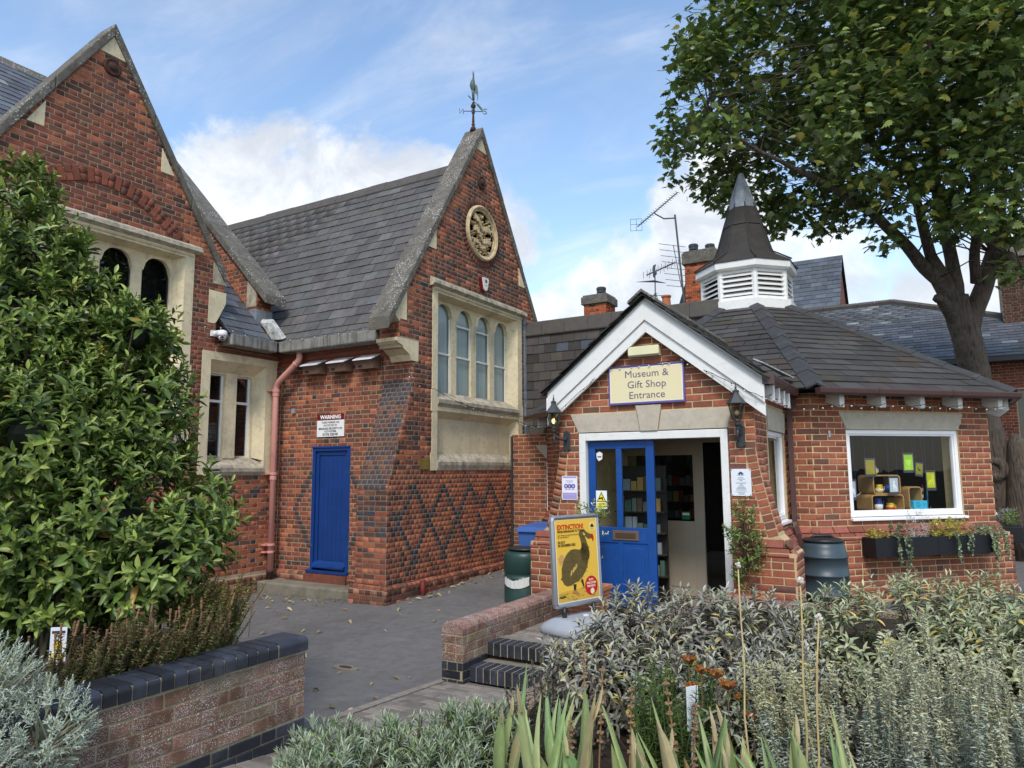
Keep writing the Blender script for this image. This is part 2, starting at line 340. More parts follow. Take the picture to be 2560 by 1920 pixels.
M_WHITE = material('white_paint', lin('#e6e6e2'), 0.5, 0.08, 5, 0.25, 30, spec=0.35, dirt=[(5, (0.45, 0.45, 0.42), 0.55, 0.8, 0.5), (28, (0.35, 0.34, 0.31), 0.64, 0.78, 0.4)], grain=((6, 6, 24), (0.38, 0.37, 0.34), 0.62, 0.8, 0.4))
M_UPVC = material('white_frame', lin('#f2f2f2'), 0.3, 0.03, 5, 0.0, spec=0.5)
M_BROWN = material('brown_plastic', lin('#533b38'), 0.35, 0.1, 4, 0.05, 20, spec=0.5)
M_BLACKM = material('black_iron', lin('#34383c'), 0.45, 0.15, 8, 0.1, 40, spec=0.5)
M_BLACKP = material('black_plastic', lin('#15181d'), 0.5, 0.2, 5, 0.08, 40, spec=0.4)
M_RUST = material('rusty_iron', lin('#4a3128'), 0.85, 0.4, 20, 0.5, 80)
M_VERD = material('verdigris_copper', lin('#5c6a66'), 0.7, 0.35, 14, 0.3, 60, metal=0.2)
M_TARMAC = material('tarmac', lin('#6f6d6b'), 0.93, 0.20, 9.0, 0.8, 120, spec=0.2, dirt=[(0.7, (0.085, 0.08, 0.075), 0.46, 0.7, 0.65), (3.2, (0.26, 0.25, 0.235), 0.55, 0.75, 0.35), (80, (0.30, 0.295, 0.285), 0.56, 0.72, 0.6), (130, (0.05, 0.05, 0.05), 0.58, 0.72, 0.6)], spots=[(14, (0.5, 0.48, 0.44), 0.06, 0.5, 0.9, 1.0)], bdist=0.006)
M_PAVE = material('paver', None, 0.95, 0.25, 12, 0.6, 140, dirt=[(60, (0.34, 0.31, 0.28), 0.6, 0.75, 0.4)], spots=[(16, (0.42, 0.41, 0.38), 0.2, 0.58, 0.6, 2.0)])
M_CONC = material('concrete', lin('#807a6c'), 0.95, 0.25, 5, 0.5, 90, dirt=[(3, (0.10, 0.10, 0.06), 0.5, 0.7, 0.7), (50, (0.34, 0.31, 0.27), 0.58, 0.75, 0.5)])
M_SOIL = material('soil', lin('#3c2f25'), 1.0, 0.4, 12, 1.0, 50, bdist=0.03)
M_TERRA = material('terracotta', lin('#c4825c'), 0.85, 0.15, 9, 0.3, 60, dirt=[(6, (0.55, 0.43, 0.36), 0.58, 0.8, 0.4)])
M_TERRAR = material('carved_terracotta', lin('#c9b48d'), 0.9, 0.3, 14, 0.5, 60, dirt=[(12, (0.16, 0.13, 0.09), 0.5, 0.7, 0.6)])
M_BARK = material('bark', lin('#655a50'), 0.95, 0.3, 5, 1.0, 30, dirt=[(4, (0.20, 0.18, 0.14), 0.5, 0.75, 0.5)], grain=((26, 26, 3.2), (0.03, 0.026, 0.022), 0.5, 0.66, 0.75), bdist=0.05, bmap=(1, 1, .16))
M_TWIG = material('twig', None, 0.9, 0.2, 20, 0.2, 80)
M_LEAF = material('leaf', None, 0.46, 0.14, 30, 0.0, spec=0.4, trans=0.26)
M_GLOSSL = material('glossy_leaf', None, 0.42, 0.16, 25, 0.0, spec=0.5, trans=0.16)
M_SAGE = material('felted_leaf', None, 0.85, 0.16, 60, 0.0, spec=0.15, trans=0.10)
M_GLASS = glass_material('window_glass')
M_GLASSD = glass_material('dark_glass', (0.55, 0.58, 0.6), 1.3)
M_DARK = material('unlit_inside', (0.014, 0.014, 0.016), 0.9, 0.1)  # near-black, so the shade of unlit interiors is in the colour
M_BLIND = material('pale_blind', lin('#bfc6c2'), 0.8, 0.05, 2, grain=((10, 10, 0.01), (0.22, 0.25, 0.25), 0.4, 0.7, 0.6))
M_PLAIN = material('print_colour', None, 0.55, 0.0, 1, 0.0, spec=0.3)
M_PLAST = material('moulded_plastic', None, 0.42, 0.08, 4, 0.06, 60, spec=0.45)
M_ALU = material('brushed_aluminium', lin('#b9bcc0'), 0.35, 0.05, 5, 0.0, metal=0.8)
M_WOOD = material('plywood', lin('#b98d5a'), 0.6, 0.15, 8, 0.1, 40)
M_RAW = material('weathered_wood', lin('#6a5344'), 0.9, 0.3, 10, 0.3, 60)
M_RIDGE = material('ridge_tile', lin('#55504c'), .85, .2, 8, .3, 60, dirt=[(3, (.10, .11, .07), .52, .75, .5)], spots=[(40, (.35, .33, .28), .2, .55, .6, 3.0)])
M_HIP = material('hip_tile', lin('#3e3f40'), .7, .25, 9, .3, 50, dirt=[(6, (.14, .13, .12), .55, .75, .5)])
# ------------------------------------------------------------------ ground
def ground_z(x, y):
    z0 = -0.27 + 0.03 * (max(-12, min(x, -3.0)) + 6.9) + 0.04 * (min(y, 14) - 8.1)
    if y < 5.5:
        z5 = -0.27 + 0.03 * (max(-12, min(x, -3.0)) + 6.9) - 0.104
        z0 = z5 + (0.0 - z5) * min(1.0, (5.5 - y) / 2.7)
    t = min(1.0, max(0.0, (x + 3.92) / 0.1)) * min(1.0, max(0.0, (y - 5.9) / 0.15))
    return z0 * (1 - t) + (-0.02) * t
def sheet(name, x0, x1, y0, y1, nx, ny, mat, dz=0.0, parent=None):
    m = MB(); vs = []; fs = []
    for j in range(ny + 1):
        for i in range(nx + 1):
            x = x0 + (x1 - x0) * i / nx; y = y0 + (y1 - y0) * j / ny
            vs.append((x, y, ground_z(x, y) + dz + 0.012 * noise.noise((x * 0.9, y * 0.9, 0))))
    for j in range(ny):
        for i in range(nx):
            a = j * (nx + 1) + i; fs.append((a, a + 1, a + nx + 2, a + nx + 1))
    m.add(vs, fs); return m.build(name, mat, parent, smooth=True)
m = MB()      # the far land, a step below the yard
m.add([(-600, -600, -0.62), (600, -600, -0.62), (600, 600, -0.62), (-600, 600, -0.62)], [(0, 1, 2, 3)])
tag(m.build('ground', material('far_ground', lin('#5c5a4c'), 0.95, 0.3, 0.3, 0.3, 8)), kind='structure')
tag(sheet('tarmac_yard', -14, 12, -8, 30, 130, 190, M_TARMAC), kind='structure')

# ------------------------------------------------------------------ brickwork
def unit_brick(cu, cv, cn):
    f = [(-.5 + cu, -.5 + cv, 0), (.5 - cu, -.5 + cv, 0), (.5 - cu, .5 - cv, 0), (-.5 + cu, .5 - cv, 0)]
    a = [(-.5, -.5, -cn), (.5, -.5, -cn), (.5, .5, -cn), (-.5, .5, -cn)]
    b = [(-.5, -.5, -1), (.5, -.5, -1), (.5, .5, -1), (-.5, .5, -1)]
    fs = [(0, 1, 2, 3)]
    for i in range(4):
        j = (i + 1) % 4; fs += [(4 + i, 4 + j, j, i), (8 + i, 8 + j, 4 + j, 4 + i)]
    return f + a + b, fs
BR_UNITS = {'s': unit_brick(.016, .05, .12), 'h': unit_brick(.035, .05, .12)}
def rect(a, b, c, d): return lambda v: (a, b) if c < v < d else None
def lay(pool, F, v0, v1, uL, uR, colour, holes=(), bond='flemish', gauge=0.0762, joint=0.0085, n=0.004, rnd=RND, phase=0.0, depth=0.03):
    fl = uL if callable(uL) else (lambda v: uL); fr = uR if callable(uR) else (lambda v: uR)
    j = 0; v = v0
    while v < v1 - 0.02:
        h = min(gauge, v1 - v) - joint; vm = v + h / 2
        lo, hi = fl(vm), fr(vm)
        if hi - lo > 0.03:
            if bond == 'flemish': seq, off = (0.215, 0.1025), (0.0 if j % 2 == 0 else 0.16875)
            elif bond == 'stretcher': seq, off = (0.215, 0.215), (0.0 if j % 2 == 0 else 0.1125)
            elif bond == 'header': seq, off = (0.1025, 0.1025), (0.0 if j % 2 == 0 else 0.056)
            elif bond == 'english': seq, off = ((0.215, 0.215) if j % 2 else (0.1025, 0.1025)), (0.0 if j % 2 else 0.05)
            else: seq, off = ((0.215, 0.215) if j % 4 else (0.1025, 0.1025)), (0.1125 * (j % 2))
            per = sum(seq) + 2 * joint
            a = math.floor((lo - off - phase) / per) * per + off + phase; k = 0
            while a < hi:
                b = a + seq[k % 2]; iv = [(max(a, lo), min(b, hi))]
                for H in holes:
                    q = H(vm)
                    if not q: continue
                    nv = []
                    for x, y in iv:
                        if q[1] <= x or q[0] >= y: nv.append((x, y))
                        else:
                            if q[0] > x: nv.append((x, q[0]))
                            if q[1] < y: nv.append((q[1], y))
                    iv = nv
                for x, y in iv:
                    if y - x < 0.02: continue
                    w = y - x; isd = w < 0.14
                    c = colour((x + y) / 2, vm, isd, j)
                    pool.add('h' if isd else 's', F.m((x + y) / 2, vm + rnd.uniform(-.0018, .0018), n + rnd.uniform(-.0015, .0012), w - rnd.uniform(0, .004), h - rnd.uniform(0, .004), depth, rnd.uniform(-.008, .008)), c)
                a = b + joint; k += 1
        v += gauge; j += 1

def slab(mb, F, u0, u1, v0, v1, holes, n0, n1):
    us = sorted({u0, u1, *[h[0] for h in holes], *[h[1] for h in holes]}); vs = sorted({v0, v1, *[h[2] for h in holes], *[h[3] for h in holes]})
    us = [u for u in us if u0 <= u <= u1]; vs = [v for v in vs if v0 <= v <= v1]
    for i in range(len(us) - 1):
        for j in range(len(vs) - 1):
            a, b = (us[i] + us[i + 1]) / 2, (vs[j] + vs[j + 1]) / 2
            if any(h[0] < a < h[1] and h[2] < b < h[3] for h in holes): continue
            mb.fbox(F, us[i], us[i + 1], vs[j], vs[j + 1], n0, n1)
def exu(mb, F, prof, u0, u1, col=(1, 1, 1), mi=0):
    """profile in (n,v), swept along u"""
    k = len(prof); vs = [F.p(u0, v, n) for n, v in prof] + [F.p(u1, v, n) for n, v in prof]
    mb.add(vs, [tuple(range(k - 1, -1, -1)), tuple(range(k, 2 * k))] + [(i, (i + 1) % k, (i + 1) % k + k, i + k) for i in range(k)], col, mi)

# old brick colours
O_RED, O_DEEP, O_BROWN, O_ORANGE, O_DARK, O_BLUE = lin('#8f523e'), lin('#794838'), lin('#6e4b3d'), lin('#ac6647'), lin('#5a3f36'), lin('#454347')
def pick(ws, r=RND):
    t = r.random() * sum(w for w, _ in ws)
    for w, c in ws:
        t -= w
        if t <= 0: return c
    return ws[-1][1]
def lattice(u, v, u0, v0, P, Q, tol):
    a = abs(((u - u0) / P + 0.5) % 1.0 - 0.5) * 2; b = abs(((v - v0) / Q + 0.5) % 1.0 - 0.5) * 2
    return abs(a + b - 1) < tol or abs(a + b - 1) > 1 - tol * 0.0 and False
def col_D(u, v, hd, j):
    if hd and RND.random() < .04: return jit(O_BLUE, .3)
    return jit(pick([(6, O_RED), (4, O_DEEP), (2.5, O_BROWN), (2, O_ORANGE), (.5, O_DARK)]), .13, hue=.05)
def col_G(u, v, hd, j):
    if v < 1.66:
        if 0.25 < v < 1.48 and u > 8.3 and lattice(u, v, 9.611 + .375, 0.335, 0.75, 1.07, 0.14): return jit(O_BLUE, .25)
        if u < 8.75: return jit(pick([(3, O_RED), (2, O_DEEP), (3, O_DARK), (3, O_ORANGE)]), .18, hue=.05)
        dk = max(0, (0.35 - v)) * 1.2
        return jit(pick([(6, O_ORANGE), (5, O_RED), (1.5 + 4 * dk, O_BROWN), (.6 + 5 * dk, O_DEEP)]), .14, hue=.05)
    rk = (7.92 - v) / 1.57 - abs(u - 10.76)
    if v > 3.6 and rk < 0.32 + 0.12 * noise.noise((u * 2, v * 1.5, 3)): return jit(pick([(5, O_ORANGE), (2, O_RED), (2, O_DEEP), (1.5, O_DARK)]), .18, hue=.05)
    if v <= 3.6 and u < 9.3 and RND.random() < .25: return jit(O_ORANGE, .2)
    return jit(pick([(1.2, O_RED), (5, O_DEEP), (3.5, O_BROWN), (3, O_DARK), (1.0, O_ORANGE), (.5, O_BLUE)]), .15, hue=.06)
def col_L(u, v, hd, j):
    rk = (8.0 - v) / 1.57 - abs(u - 5.458)
    if v > 4 and rk < 0.22 + 0.14 * noise.noise((u * 2, v * 1.5, 7)): return jit(pick([(4, O_ORANGE), (3, O_RED), (2, O_DEEP), (1.5, O_DARK)]), .18, hue=.05)
    if v < 1.7: return jit(pick([(4, O_ORANGE), (4, O_RED), (1, O_BROWN), (1.4 if hd else .2, O_BLUE)]), .15, hue=.05)
    return jit(pick([(4, O_RED), (5, O_DEEP), (2, O_BROWN), (1.0, O_DARK), (.6, O_ORANGE)]), .13, hue=.05)

GX, XL, YD = -6.938, -9.915, 8.8
FG = Frame((GX, 0, 0), (0, 1, 0), (1, 0, 0)); FL = Frame((XL, 0, 0), (0, 1, 0), (1, 0, 0)); FD = Frame((0, YD, 0), (1, 0, 0), (0, -1, 0))
SL = 1.57
wing = thing('brick_wing', (-8.4, 9.4, -0.3), 'red brick school wing with pointed gable, steep slate roof and blue side door', 'building')
hall = thing('brick_hall', (-10.6, 6.2, -0.35), 'large brick school hall on the left with a tall gable behind the shrub', 'building')

# ---- mullioned stone windows of the two gables
def stone_window(root, F, du, dv, dark, name='gable_window'):
    q = lambda u: u + du
    mb = MB()
    mb.fbox(F, q(9.28), q(9.42), 1.66 + dv, 4.62 + dv, -.34, .012); mb.fbox(F, q(12.09), q(12.25), 1.66 + dv, 4.62 + dv, -.34, .012)
    mb.fbox(F, q(9.28), q(12.25), 4.62 + dv, 4.70 + dv, -.34, .014)
    mb.fbox(F, q(9.24), q(9.42), 1.66 + dv, 1.95 + dv, -.2, .016); mb.fbox(F, q(12.09), q(12.29), 1.66 + dv, 1.95 + dv, -.2, .016)
    mb.fbox(F, q(9.25), q(9.42), 2.62 + dv, 2.98 + dv, -.2, .0155); mb.fbox(F, q(12.09), q(12.28), 2.55 + dv, 2.92 + dv, -.2, .0155)
    mb.fbox(F, q(9.42), q(12.09), 2.64 + dv, 2.72 + dv, -.3, .006)
    # splayed head and jambs
    mb.add([F.p(q(9.42), 4.62 + dv, 0), F.p(q(12.09), 4.62 + dv, 0), F.p(q(11.97), 4.575 + dv, -.18), F.p(q(9.54), 4.575 + dv, -.18)], [(0, 3, 2, 1)])
    mb.add([F.p(q(12.09), 2.72 + dv, 0), F.p(q(12.09), 4.62 + dv, 0), F.p(q(11.97), 4.575 + dv, -.18), F.p(q(11.97), 2.72 + dv, -.18)], [(0, 3, 2, 1)])
    mb.add([F.p(q(9.42), 2.72 + dv, 0), F.p(q(9.42), 4.62 + dv, 0), F.p(q(9.54), 4.575 + dv, -.18), F.p(q(9.54), 2.72 + dv, -.18)], [(0, 1, 2, 3)])
    # blind panel below
    mb.fbox(F, q(9.42), q(12.09), 1.9 + dv, 2.64 + dv, -.3, -.125)
    mb.add([F.p(q(9.42), 2.64 + dv, 0), F.p(q(12.09), 2.64 + dv, 0), F.p(q(11.95), 2.53 + dv, -.12), F.p(q(9.54), 2.53 + dv, -.12)], [(0, 3, 2, 1)])
    mb.add([F.p(q(12.09), 1.78 + dv, 0), F.p(q(12.09), 2.64 + dv, 0), F.p(q(11.95), 2.53 + dv, -.12), F.p(q(11.95), 1.95 + dv, -.12)], [(0, 3, 2, 1)])
    mb.add([F.p(q(9.42), 1.78 + dv, 0), F.p(q(9.42), 2.64 + dv, 0), F.p(q(9.54), 2.53 + dv, -.12), F.p(q(9.54), 1.95 + dv, -.12)], [(0, 1, 2, 3)])
    w = mb.build(name, M_STONE, root)
    hb = MB(); exu(hb, F, [(0, 4.86 + dv), (.10, 4.80 + dv), (.11, 4.74 + dv), (.05, 4.70 + dv), (0, 4.70 + dv)], q(9.20), q(12.33)); hb.build('hood_mould', M_SILL, w)
    hb = MB(); exu(hb, F, [(.04, 4.715 + dv), (.045, 4.68 + dv), (.03, 4.655 + dv), (0, 4.65 + dv), (0, 4.715 + dv)], q(9.30), q(12.23)); hb.build('roll_mould', M_STONE, w)
    sb = MB(); exu(sb, F, [(-.2, 2.985 + dv), (.045, 2.83 + dv), (.045, 2.77 + dv), (.0, 2.70 + dv), (-.2, 2.70 + dv)], q(9.42), q(12.09)); sb.build('sill', M_SILL, w)
    sb = MB(); exu(sb, F, [(-.13, 1.955 + dv), (-.02, 1.87 + dv), (.03, 1.80 + dv), (.03, 1.75 + dv), (.012, 1.66 + dv), (-.2, 1.66 + dv)], q(9.42), q(12.09)); sb.build('sill', M_SILL, w)
    # mullions and arched heads
    lights = [(9.60, 10.07), (10.235, 10.705), (10.87, 11.34), (11.505, 11.965)]
    vs_, va, vt = 4.30 + dv, 4.535 + dv, 4.575 + dv
    prev = 9.54
    for i, (a, b) in enumerate(lights):
        mb = MB(); mb.fbox(F, q(prev), q(a), 2.90 + dv, vs_, -.235, -.18)
        if i == 3: mb.fbox(F, q(b), q(11.97), 2.90 + dv, vs_, -.235, -.18)
        mb.build('mullion', M_STONE, w); prev = b
    mb = MB(); edges = [9.54] + [(lights[i][1] + lights[i + 1][0]) / 2 for i in range(3)] + [11.97]
    for i, (a, b) in enumerate(lights):
        c = (a + b) / 2; hw = (b - a) / 2; pts = []
        for k in range(13):
            t = -1 + k / 6; s = abs(t); z = vs_ + (va - vs_) * (1 - s ** 2.6) ** 0.62 - 0.02 * max(0, 1 - s * 5) * 0
            pts.append((c + hw * t, z))
        L = [(edges[i], vs_)] + pts + [(edges[i + 1], vs_)]
        for k in range(len(L) - 1):
            (x0, z0), (x1, z1) = L[k], L[k + 1]
            if x1 - x0 > 1e-6: mb.add([F.p(q(x0), z0, -.18), F.p(q(x1), z1, -.18), F.p(q(x1), vt, -.18), F.p(q(x0), vt, -.18)], [(0, 1, 2, 3)])
        for k in range(len(pts) - 1):                       # soffit of the arch
            (x0, z0), (x1, z1) = pts[k], pts[k + 1]
            mb.add([F.p(q(x0), z0, -.18), F.p(q(x1), z1, -.18), F.p(q(x1), z1, -.235), F.p(q(x0), z0, -.235)], [(0, 1, 2, 3)])
            mb.add([F.p(q(x0), z0 - .012, -.155), F.p(q(x1), z1 - .012, -.155), F.p(q(x1), z1 + .03, -.178), F.p(q(x0), z0 + .03, -.178)], [(0, 1, 2, 3)])
    mb.build('tracery', M_STONE, w)
    for i, (a, b) in enumerate(lights):
        g = MB(); g.add([F.p(q(a - .02), 2.93 + dv, -.225), F.p(q(b + .02), 2.93 + dv, -.225), F.p(q(b + .02), va + .02, -.225), F.p(q(a - .02), va + .02, -.225)], [(0, 1, 2, 3)])
        p = g.build('pane', M_GLASS if not dark else M_GLASSD, w)
        g = MB()
        if not dark:
            ztop = 4.36 if i in (1, 2) else 4.2
            for z in ((3.66, 4.22) if i in (1, 2) else (3.66,)): g.fbox(F, q(a), q(b), z + dv - .016, z + dv + .016, -.224, -.205)
            for x in ((a + .012, b - .012) if i != 0 else (b - .012,)): g.fbox(F, q(x - .010), q(x + .010), (3.66 if i in (1, 2) else 2.95) + dv, (4.22 if i in (1, 2) else 4.3) + dv, -.224, -.208)
        else:
            g.fbox(F, q(a), q(b), 3.55 + dv, 3.585 + dv, -.224, -.205); g.fbox(F, q(b - .014), q(b), 2.95 + dv, 4.28 + dv, -.224, -.208)
        g.build('glazing_bar', M_WHITE if not dark else M_BLACKM, p)
    bb = MB()
    if not dark:
        bb.add([F.p(q(9.5), 2.9 + dv, -.265), F.p(q(12.0), 2.9 + dv, -.265), F.p(q(12.0), 4.56 + dv, -.265), F.p(q(9.5), 4.56 + dv, -.265)], [(0, 1, 2, 3)])
        bb.build('blind', M_BLIND, w)
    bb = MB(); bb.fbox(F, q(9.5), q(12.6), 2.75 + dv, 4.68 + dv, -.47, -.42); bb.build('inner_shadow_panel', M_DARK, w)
    return w

# ---- wing walls
b = MB()
slab(b, FD, XL - .3, GX - .012, -0.7, 3.72, [(-9.10, -8.23, 0.0, 2.078)], -.4, 0)
slab(b, FG, YD + .001, 12.72, -0.7, 3.55, [(9.30, 12.22, 1.68, 4.68)], -.4, 0)
rk = lambda z: (7.92 - z) / SL
b.prism(FG, [(8.44, 3.55), (9.30, 3.55), (9.30, 4.68), (10.76 - rk(4.68), 4.68), (8.44, 7.92 - SL * 2.32)], -.4, 0)
b.prism(FG, [(12.22, 3.55), (13.08, 3.55), (13.08, 7.92 - SL * 2.32), (10.76 + rk(4.68), 4.68), (12.22, 4.68)], -.4, 0)
b.prism(FG, [(10.76 - rk(4.68), 4.68), (10.76 + rk(4.68), 4.68), (10.76, 7.92)], -.4, 0)
b.build('wall', M_MORT, wing)
b = MB(); b.prism(FG, [(YD + .0008, 3.1), (8.2, 1.4), (8.2, -.7), (YD + .0008, -.7)], -.59, 0); bt = b.build('buttress', M_MORT, wing)
bp_ = Pool(BR_UNITS)
door_h = rect(-9.105, -8.225, -.02, 2.08)
lay(bp_, FD, 0.0, 3.50, XL + .012, lambda v: -7.53 if v < 3.08 else GX + .003, col_D, [door_h])
def uLG(v):
    if v < 1.4: return 8.2
    if v < 3.08: return 8.2 + (v - 1.4) / 1.7 * .6
    if v < 3.55: return YD
    return max(8.44, 10.76 - rk(v - .033))
def uRG(v): return 12.72 if v < 3.55 else 10.76 + rk(v - .033)
win_h = rect(9.27, 12.26, 1.655, 4.72); hood_h = rect(9.2, 12.33, 4.7, 4.86); corb_h = rect(8.3, 8.90, 3.38, 3.70)
med_h = lambda v: (10.76 - sqrt(max(0, .52 ** 2 - (v - 6.03) ** 2)), 10.76 + sqrt(max(0, .52 ** 2 - (v - 6.03) ** 2))) if abs(v - 6.03) < .52 else None
lay(bp_, FG, 0.0, 1.6764, uLG, uRG, col_G, [win_h], phase=.03, bond='header')
lay(bp_, FG, 1.6764, 7.75, uLG, uRG, col_G, [win_h, hood_h, corb_h, med_h], phase=.07)
lay(bp_, Frame((0, 8.44, 0), (1, 0, 0), (0, -1, 0)), 3.705, 4.28, GX - .40, GX, lambda u, v, hd, j: jit(pick([(3, O_ORANGE), (3, O_RED), (1, O_DEEP)]), .15))
for j in range(36):                                   # diaper of dark headers round the side door
    z = .033 + j * .0762
    if not .1 < z < 2.35: continue
    for s_ in (-1, 1):
        u = -8.66 + s_ * .82 * (1 - abs(z - 1.02) / 1.34)
        if -9.08 < u < -8.25 and z < 2.1 or u > -7.6: continue
        bp_.add('h', FD.m(u, z, .0068, .100, .064, .03), jit(O_BLUE, .2))
# buttress front: battered face, then upright below
vb = Vector((0, .6, 1.7)).normalized(); FB = Frame((0, 8.2, 1.4), (1, 0, 0), (0, -vb.z, vb.y), vb)
cB = lambda u, v, hd, j: jit(pick([(3, O_DARK), (3, O_BLUE), (1.2, O_BROWN)]) if v < 1.4 else O_BLUE, .22, hue=.05)
b = MB(); b.fbox(FB, -7.529, GX - .004, .0, 1.8, -.02, .0015); b.fbox(Frame((0, 8.2, 0), (1, 0, 0), (0, -1, 0)), -7.529, GX - .004, 0, 1.4, -.02, .0015); b.build('sooty_pointing', M_MORTB, bt)
lay(bp_, FB, -.01, 1.8, -7.53, GX, cB, bond='header', joint=.008)
FB2 = Frame((0, 8.2, 0), (1, 0, 0), (0, -1, 0))
lay(bp_, FB2, 0.0, 1.40, -7.53, GX, lambda u, v, hd, j: jit(pick([(3, O_DARK), (2, O_BLUE), (2, O_BROWN), (2, O_RED)] if v > .7 else [(1, O_DARK), (3, O_RED), (2, O_ORANGE), (2, O_DEEP)]), .2, hue=.05), bond='english')
# plinth: one splayed course and upright courses below
M_pl = lambda u, v, hd, j: jit(pick([(3, O_BROWN), (2, O_DEEP), (2, O_DARK), (1.5, lin('#a5745f'))]), .2, hue=.05)
for (F, a, c, off) in ((FD, XL + .01, -7.6, .07), (FG, 8.13, 12.7, .07), (FB2, -7.60, GX + .07, .07)):
    Fs = Frame(F.p(0, 0, .012), F.u, (F.n * .72 + F.v * .70), (F.v * .72 - F.n * .70)); 
    lay(bp_, Fs, -0.078, 0.004, a, c, lambda u, v, hd, j: jit(pick([(3, lin('#a0604a')), (2, O_RED), (1, O_BROWN)]), .2, hue=.06), bond='header', n=.006)
    lay(bp_, F, -0.60, -0.055, a, c, M_pl, bond='english', n=off)
b = MB(); b.fbox(FD, XL, -7.6, -.7, -.06, -.1, .06); b.fbox(FG, 8.145, 12.7, -.7, -.06, -.1, .06); b.fbox(FB2, -7.6, GX + .06, -.7, -.06, -.3, .06); b.build('plinth', M_MORT, wing)
# corbelled courses under the gutter
b = MB()
for i, (z, n) in enumerate(((3.50, .035), (3.575, .07), (3.65, .10))): b.fbox(FD, XL, -7.42, z, z + .073, -.05, n, jit(O_DEEP if i else O_RED, .1))
b.build('corbel_course', M_OLD, wing)
# ring of bricks round the medallion
for k in range(44):
    a = 2 * pi * k / 44
    M = FG.m(10.76 + cos(a) * .585, 6.03 + sin(a) * .585, .018, .062, .115, .05, a - pi / 2)
    bp_.add('h', M, jit(pick([(2, O_DARK), (2, O_DEEP), (1, O_BROWN)]), .2))
bp_.finish('brick', 'brickwork', wing, M_OLD, 300, ok=lambda p: True)

def coping(root, F, uc, top, u_l, u_r, n0, n1, th=.22, mat=M_COPE, seg=.8):
    for sgn, ue in ((-1, u_l), (1, u_r)):
        L = abs(ue - uc); k = max(2, round(L / seg)); 
        for i in range(k):
            a = L * i / k + (.0 if i == 0 else .002); c = L * (i + 1) / k - .002
            o = RND.uniform(-.008, .008); za, zc = top - SL * a, top - SL * c
            P = [(uc + sgn * a, za), (uc + sgn * c, zc), (uc + sgn * c, zc + th), (uc + sgn * a, za + th)]
            if sgn > 0: P = P[::-1]
            mb = MB(); mb.prism(F, P, n0, n1 + o); mb.build('coping_stone', mat, root, bevel=.015)
coping(wing, FG, 10.76, 7.92, 8.125, 13.05, -.36, .045, th=.20)
sb = MB()
sb.prism(FG, [(8.90, 3.70), (8.36, 3.70), (8.36, 3.645), (8.42, 3.61), (8.50, 3.59), (8.54, 3.54), (8.60, 3.51), (8.68, 3.47), (8.73, 3.38), (8.90, 3.38)], -.40, .014)
sb.build('corbel_stone', M_STONE, wing)
sb = MB(); sb.prism(FG, [(8.441, 4.0), (8.60, 4.0), (8.60, 4.52), (8.441, 4.27)], -.38, .012); sb.prism(FG, [(8.30, 4.05), (8.439, 3.95), (8.439, 4.24), (8.30, 4.04)], -.38, .01); sb.build('kneeler', M_STONE, wing)
for P in ([(9.123, 5.35), (9.36, 5.35), (9.36, 5.72)], [(12.397, 5.35), (12.16, 5.72), (12.16, 5.35)], [(10.58, 7.635), (10.94, 7.635), (10.76, 7.915)]):
    sb = MB(); sb.prism(FG, P, -.02, .017); sb.build('stone_block', M_STONE, wing)
def tie_plate(root, F, u, v):
    t = MB(); t.lathe(F.p(u, v, .005), [(.13, 0), (.13, .02), (.11, .035), (.085, .025), (.06, .03), (.05, .05), (.02, .06), (.0005, .06)], 24, F.n); t.build('tie_plate', M_RUST, root, smooth=False)
tie_plate(wing, FG, 10.76, 7.02); tie_plate(hall, FL, 5.46, 7.52)
# carved medallion
md = MB(); md.lathe(FG.p(10.76, 6.03, 0), [(.52, .0), (.52, .05), (.49, .075), (.46, .06), (.45, .035), (.42, .03), (.41, -.005), (.0005, -.01)], 48, FG.n)
medal = md.build('medallion', M_TERRAR, wing)
md = MB(); rr = random.Random(5)
def blade(cu, cv, ang, L, W, h):
    U = Vector((cos(ang), sin(ang))); V = Vector((-sin(ang), cos(ang)))
    P = [(-L / 2, 0), (0, -W / 2), (L / 2, 0), (0, W / 2)]; pts = [FG.p(cu + U.x * a + V.x * c, cv + U.y * a + V.y * c, .0) for a, c in P]; t = FG.p(cu, cv, h)
    md.add(pts + [t], [(0, 1, 4), (1, 2, 4), (2, 3, 4), (3, 0, 4)])
for k in range(170):
    a = rr.uniform(0, 2 * pi); r = .385 * sqrt(rr.random()); u, v = r * cos(a), r * sin(a)
    if abs(v + .10 + .9 * (u * .35)) < .055 or abs(v - .13 + .3 * u) < .045: continue
    blade(10.76 + u, 6.03 + v, rr.uniform(0, pi), rr.uniform(.06, .13), rr.uniform(.02, .045), rr.uniform(.03, .075))
for (v0, s, w, dp) in ((.13, -.3, .10, .06), (-.10, -.32, .09, .07), (-.22, .1, .07, .05)):
    for k in range(9):
        u = -.27 + .06 * k; z = v0 + s * u + .05 * cos(k * .8)
        md.prism(FG, [(10.76 + u, 6.03 + z - w / 2), (10.76 + u + .058, 6.03 + z - w / 2 + s * .058), (10.76 + u + .058, 6.03 + z + w / 2 + s * .058), (10.76 + u, 6.03 + z + w / 2)], 0, dp + .012 * sin(k * 1.3))
md.build('relief', M_TERRAR, medal)
stone_window(wing, FG, 0, 0, False)

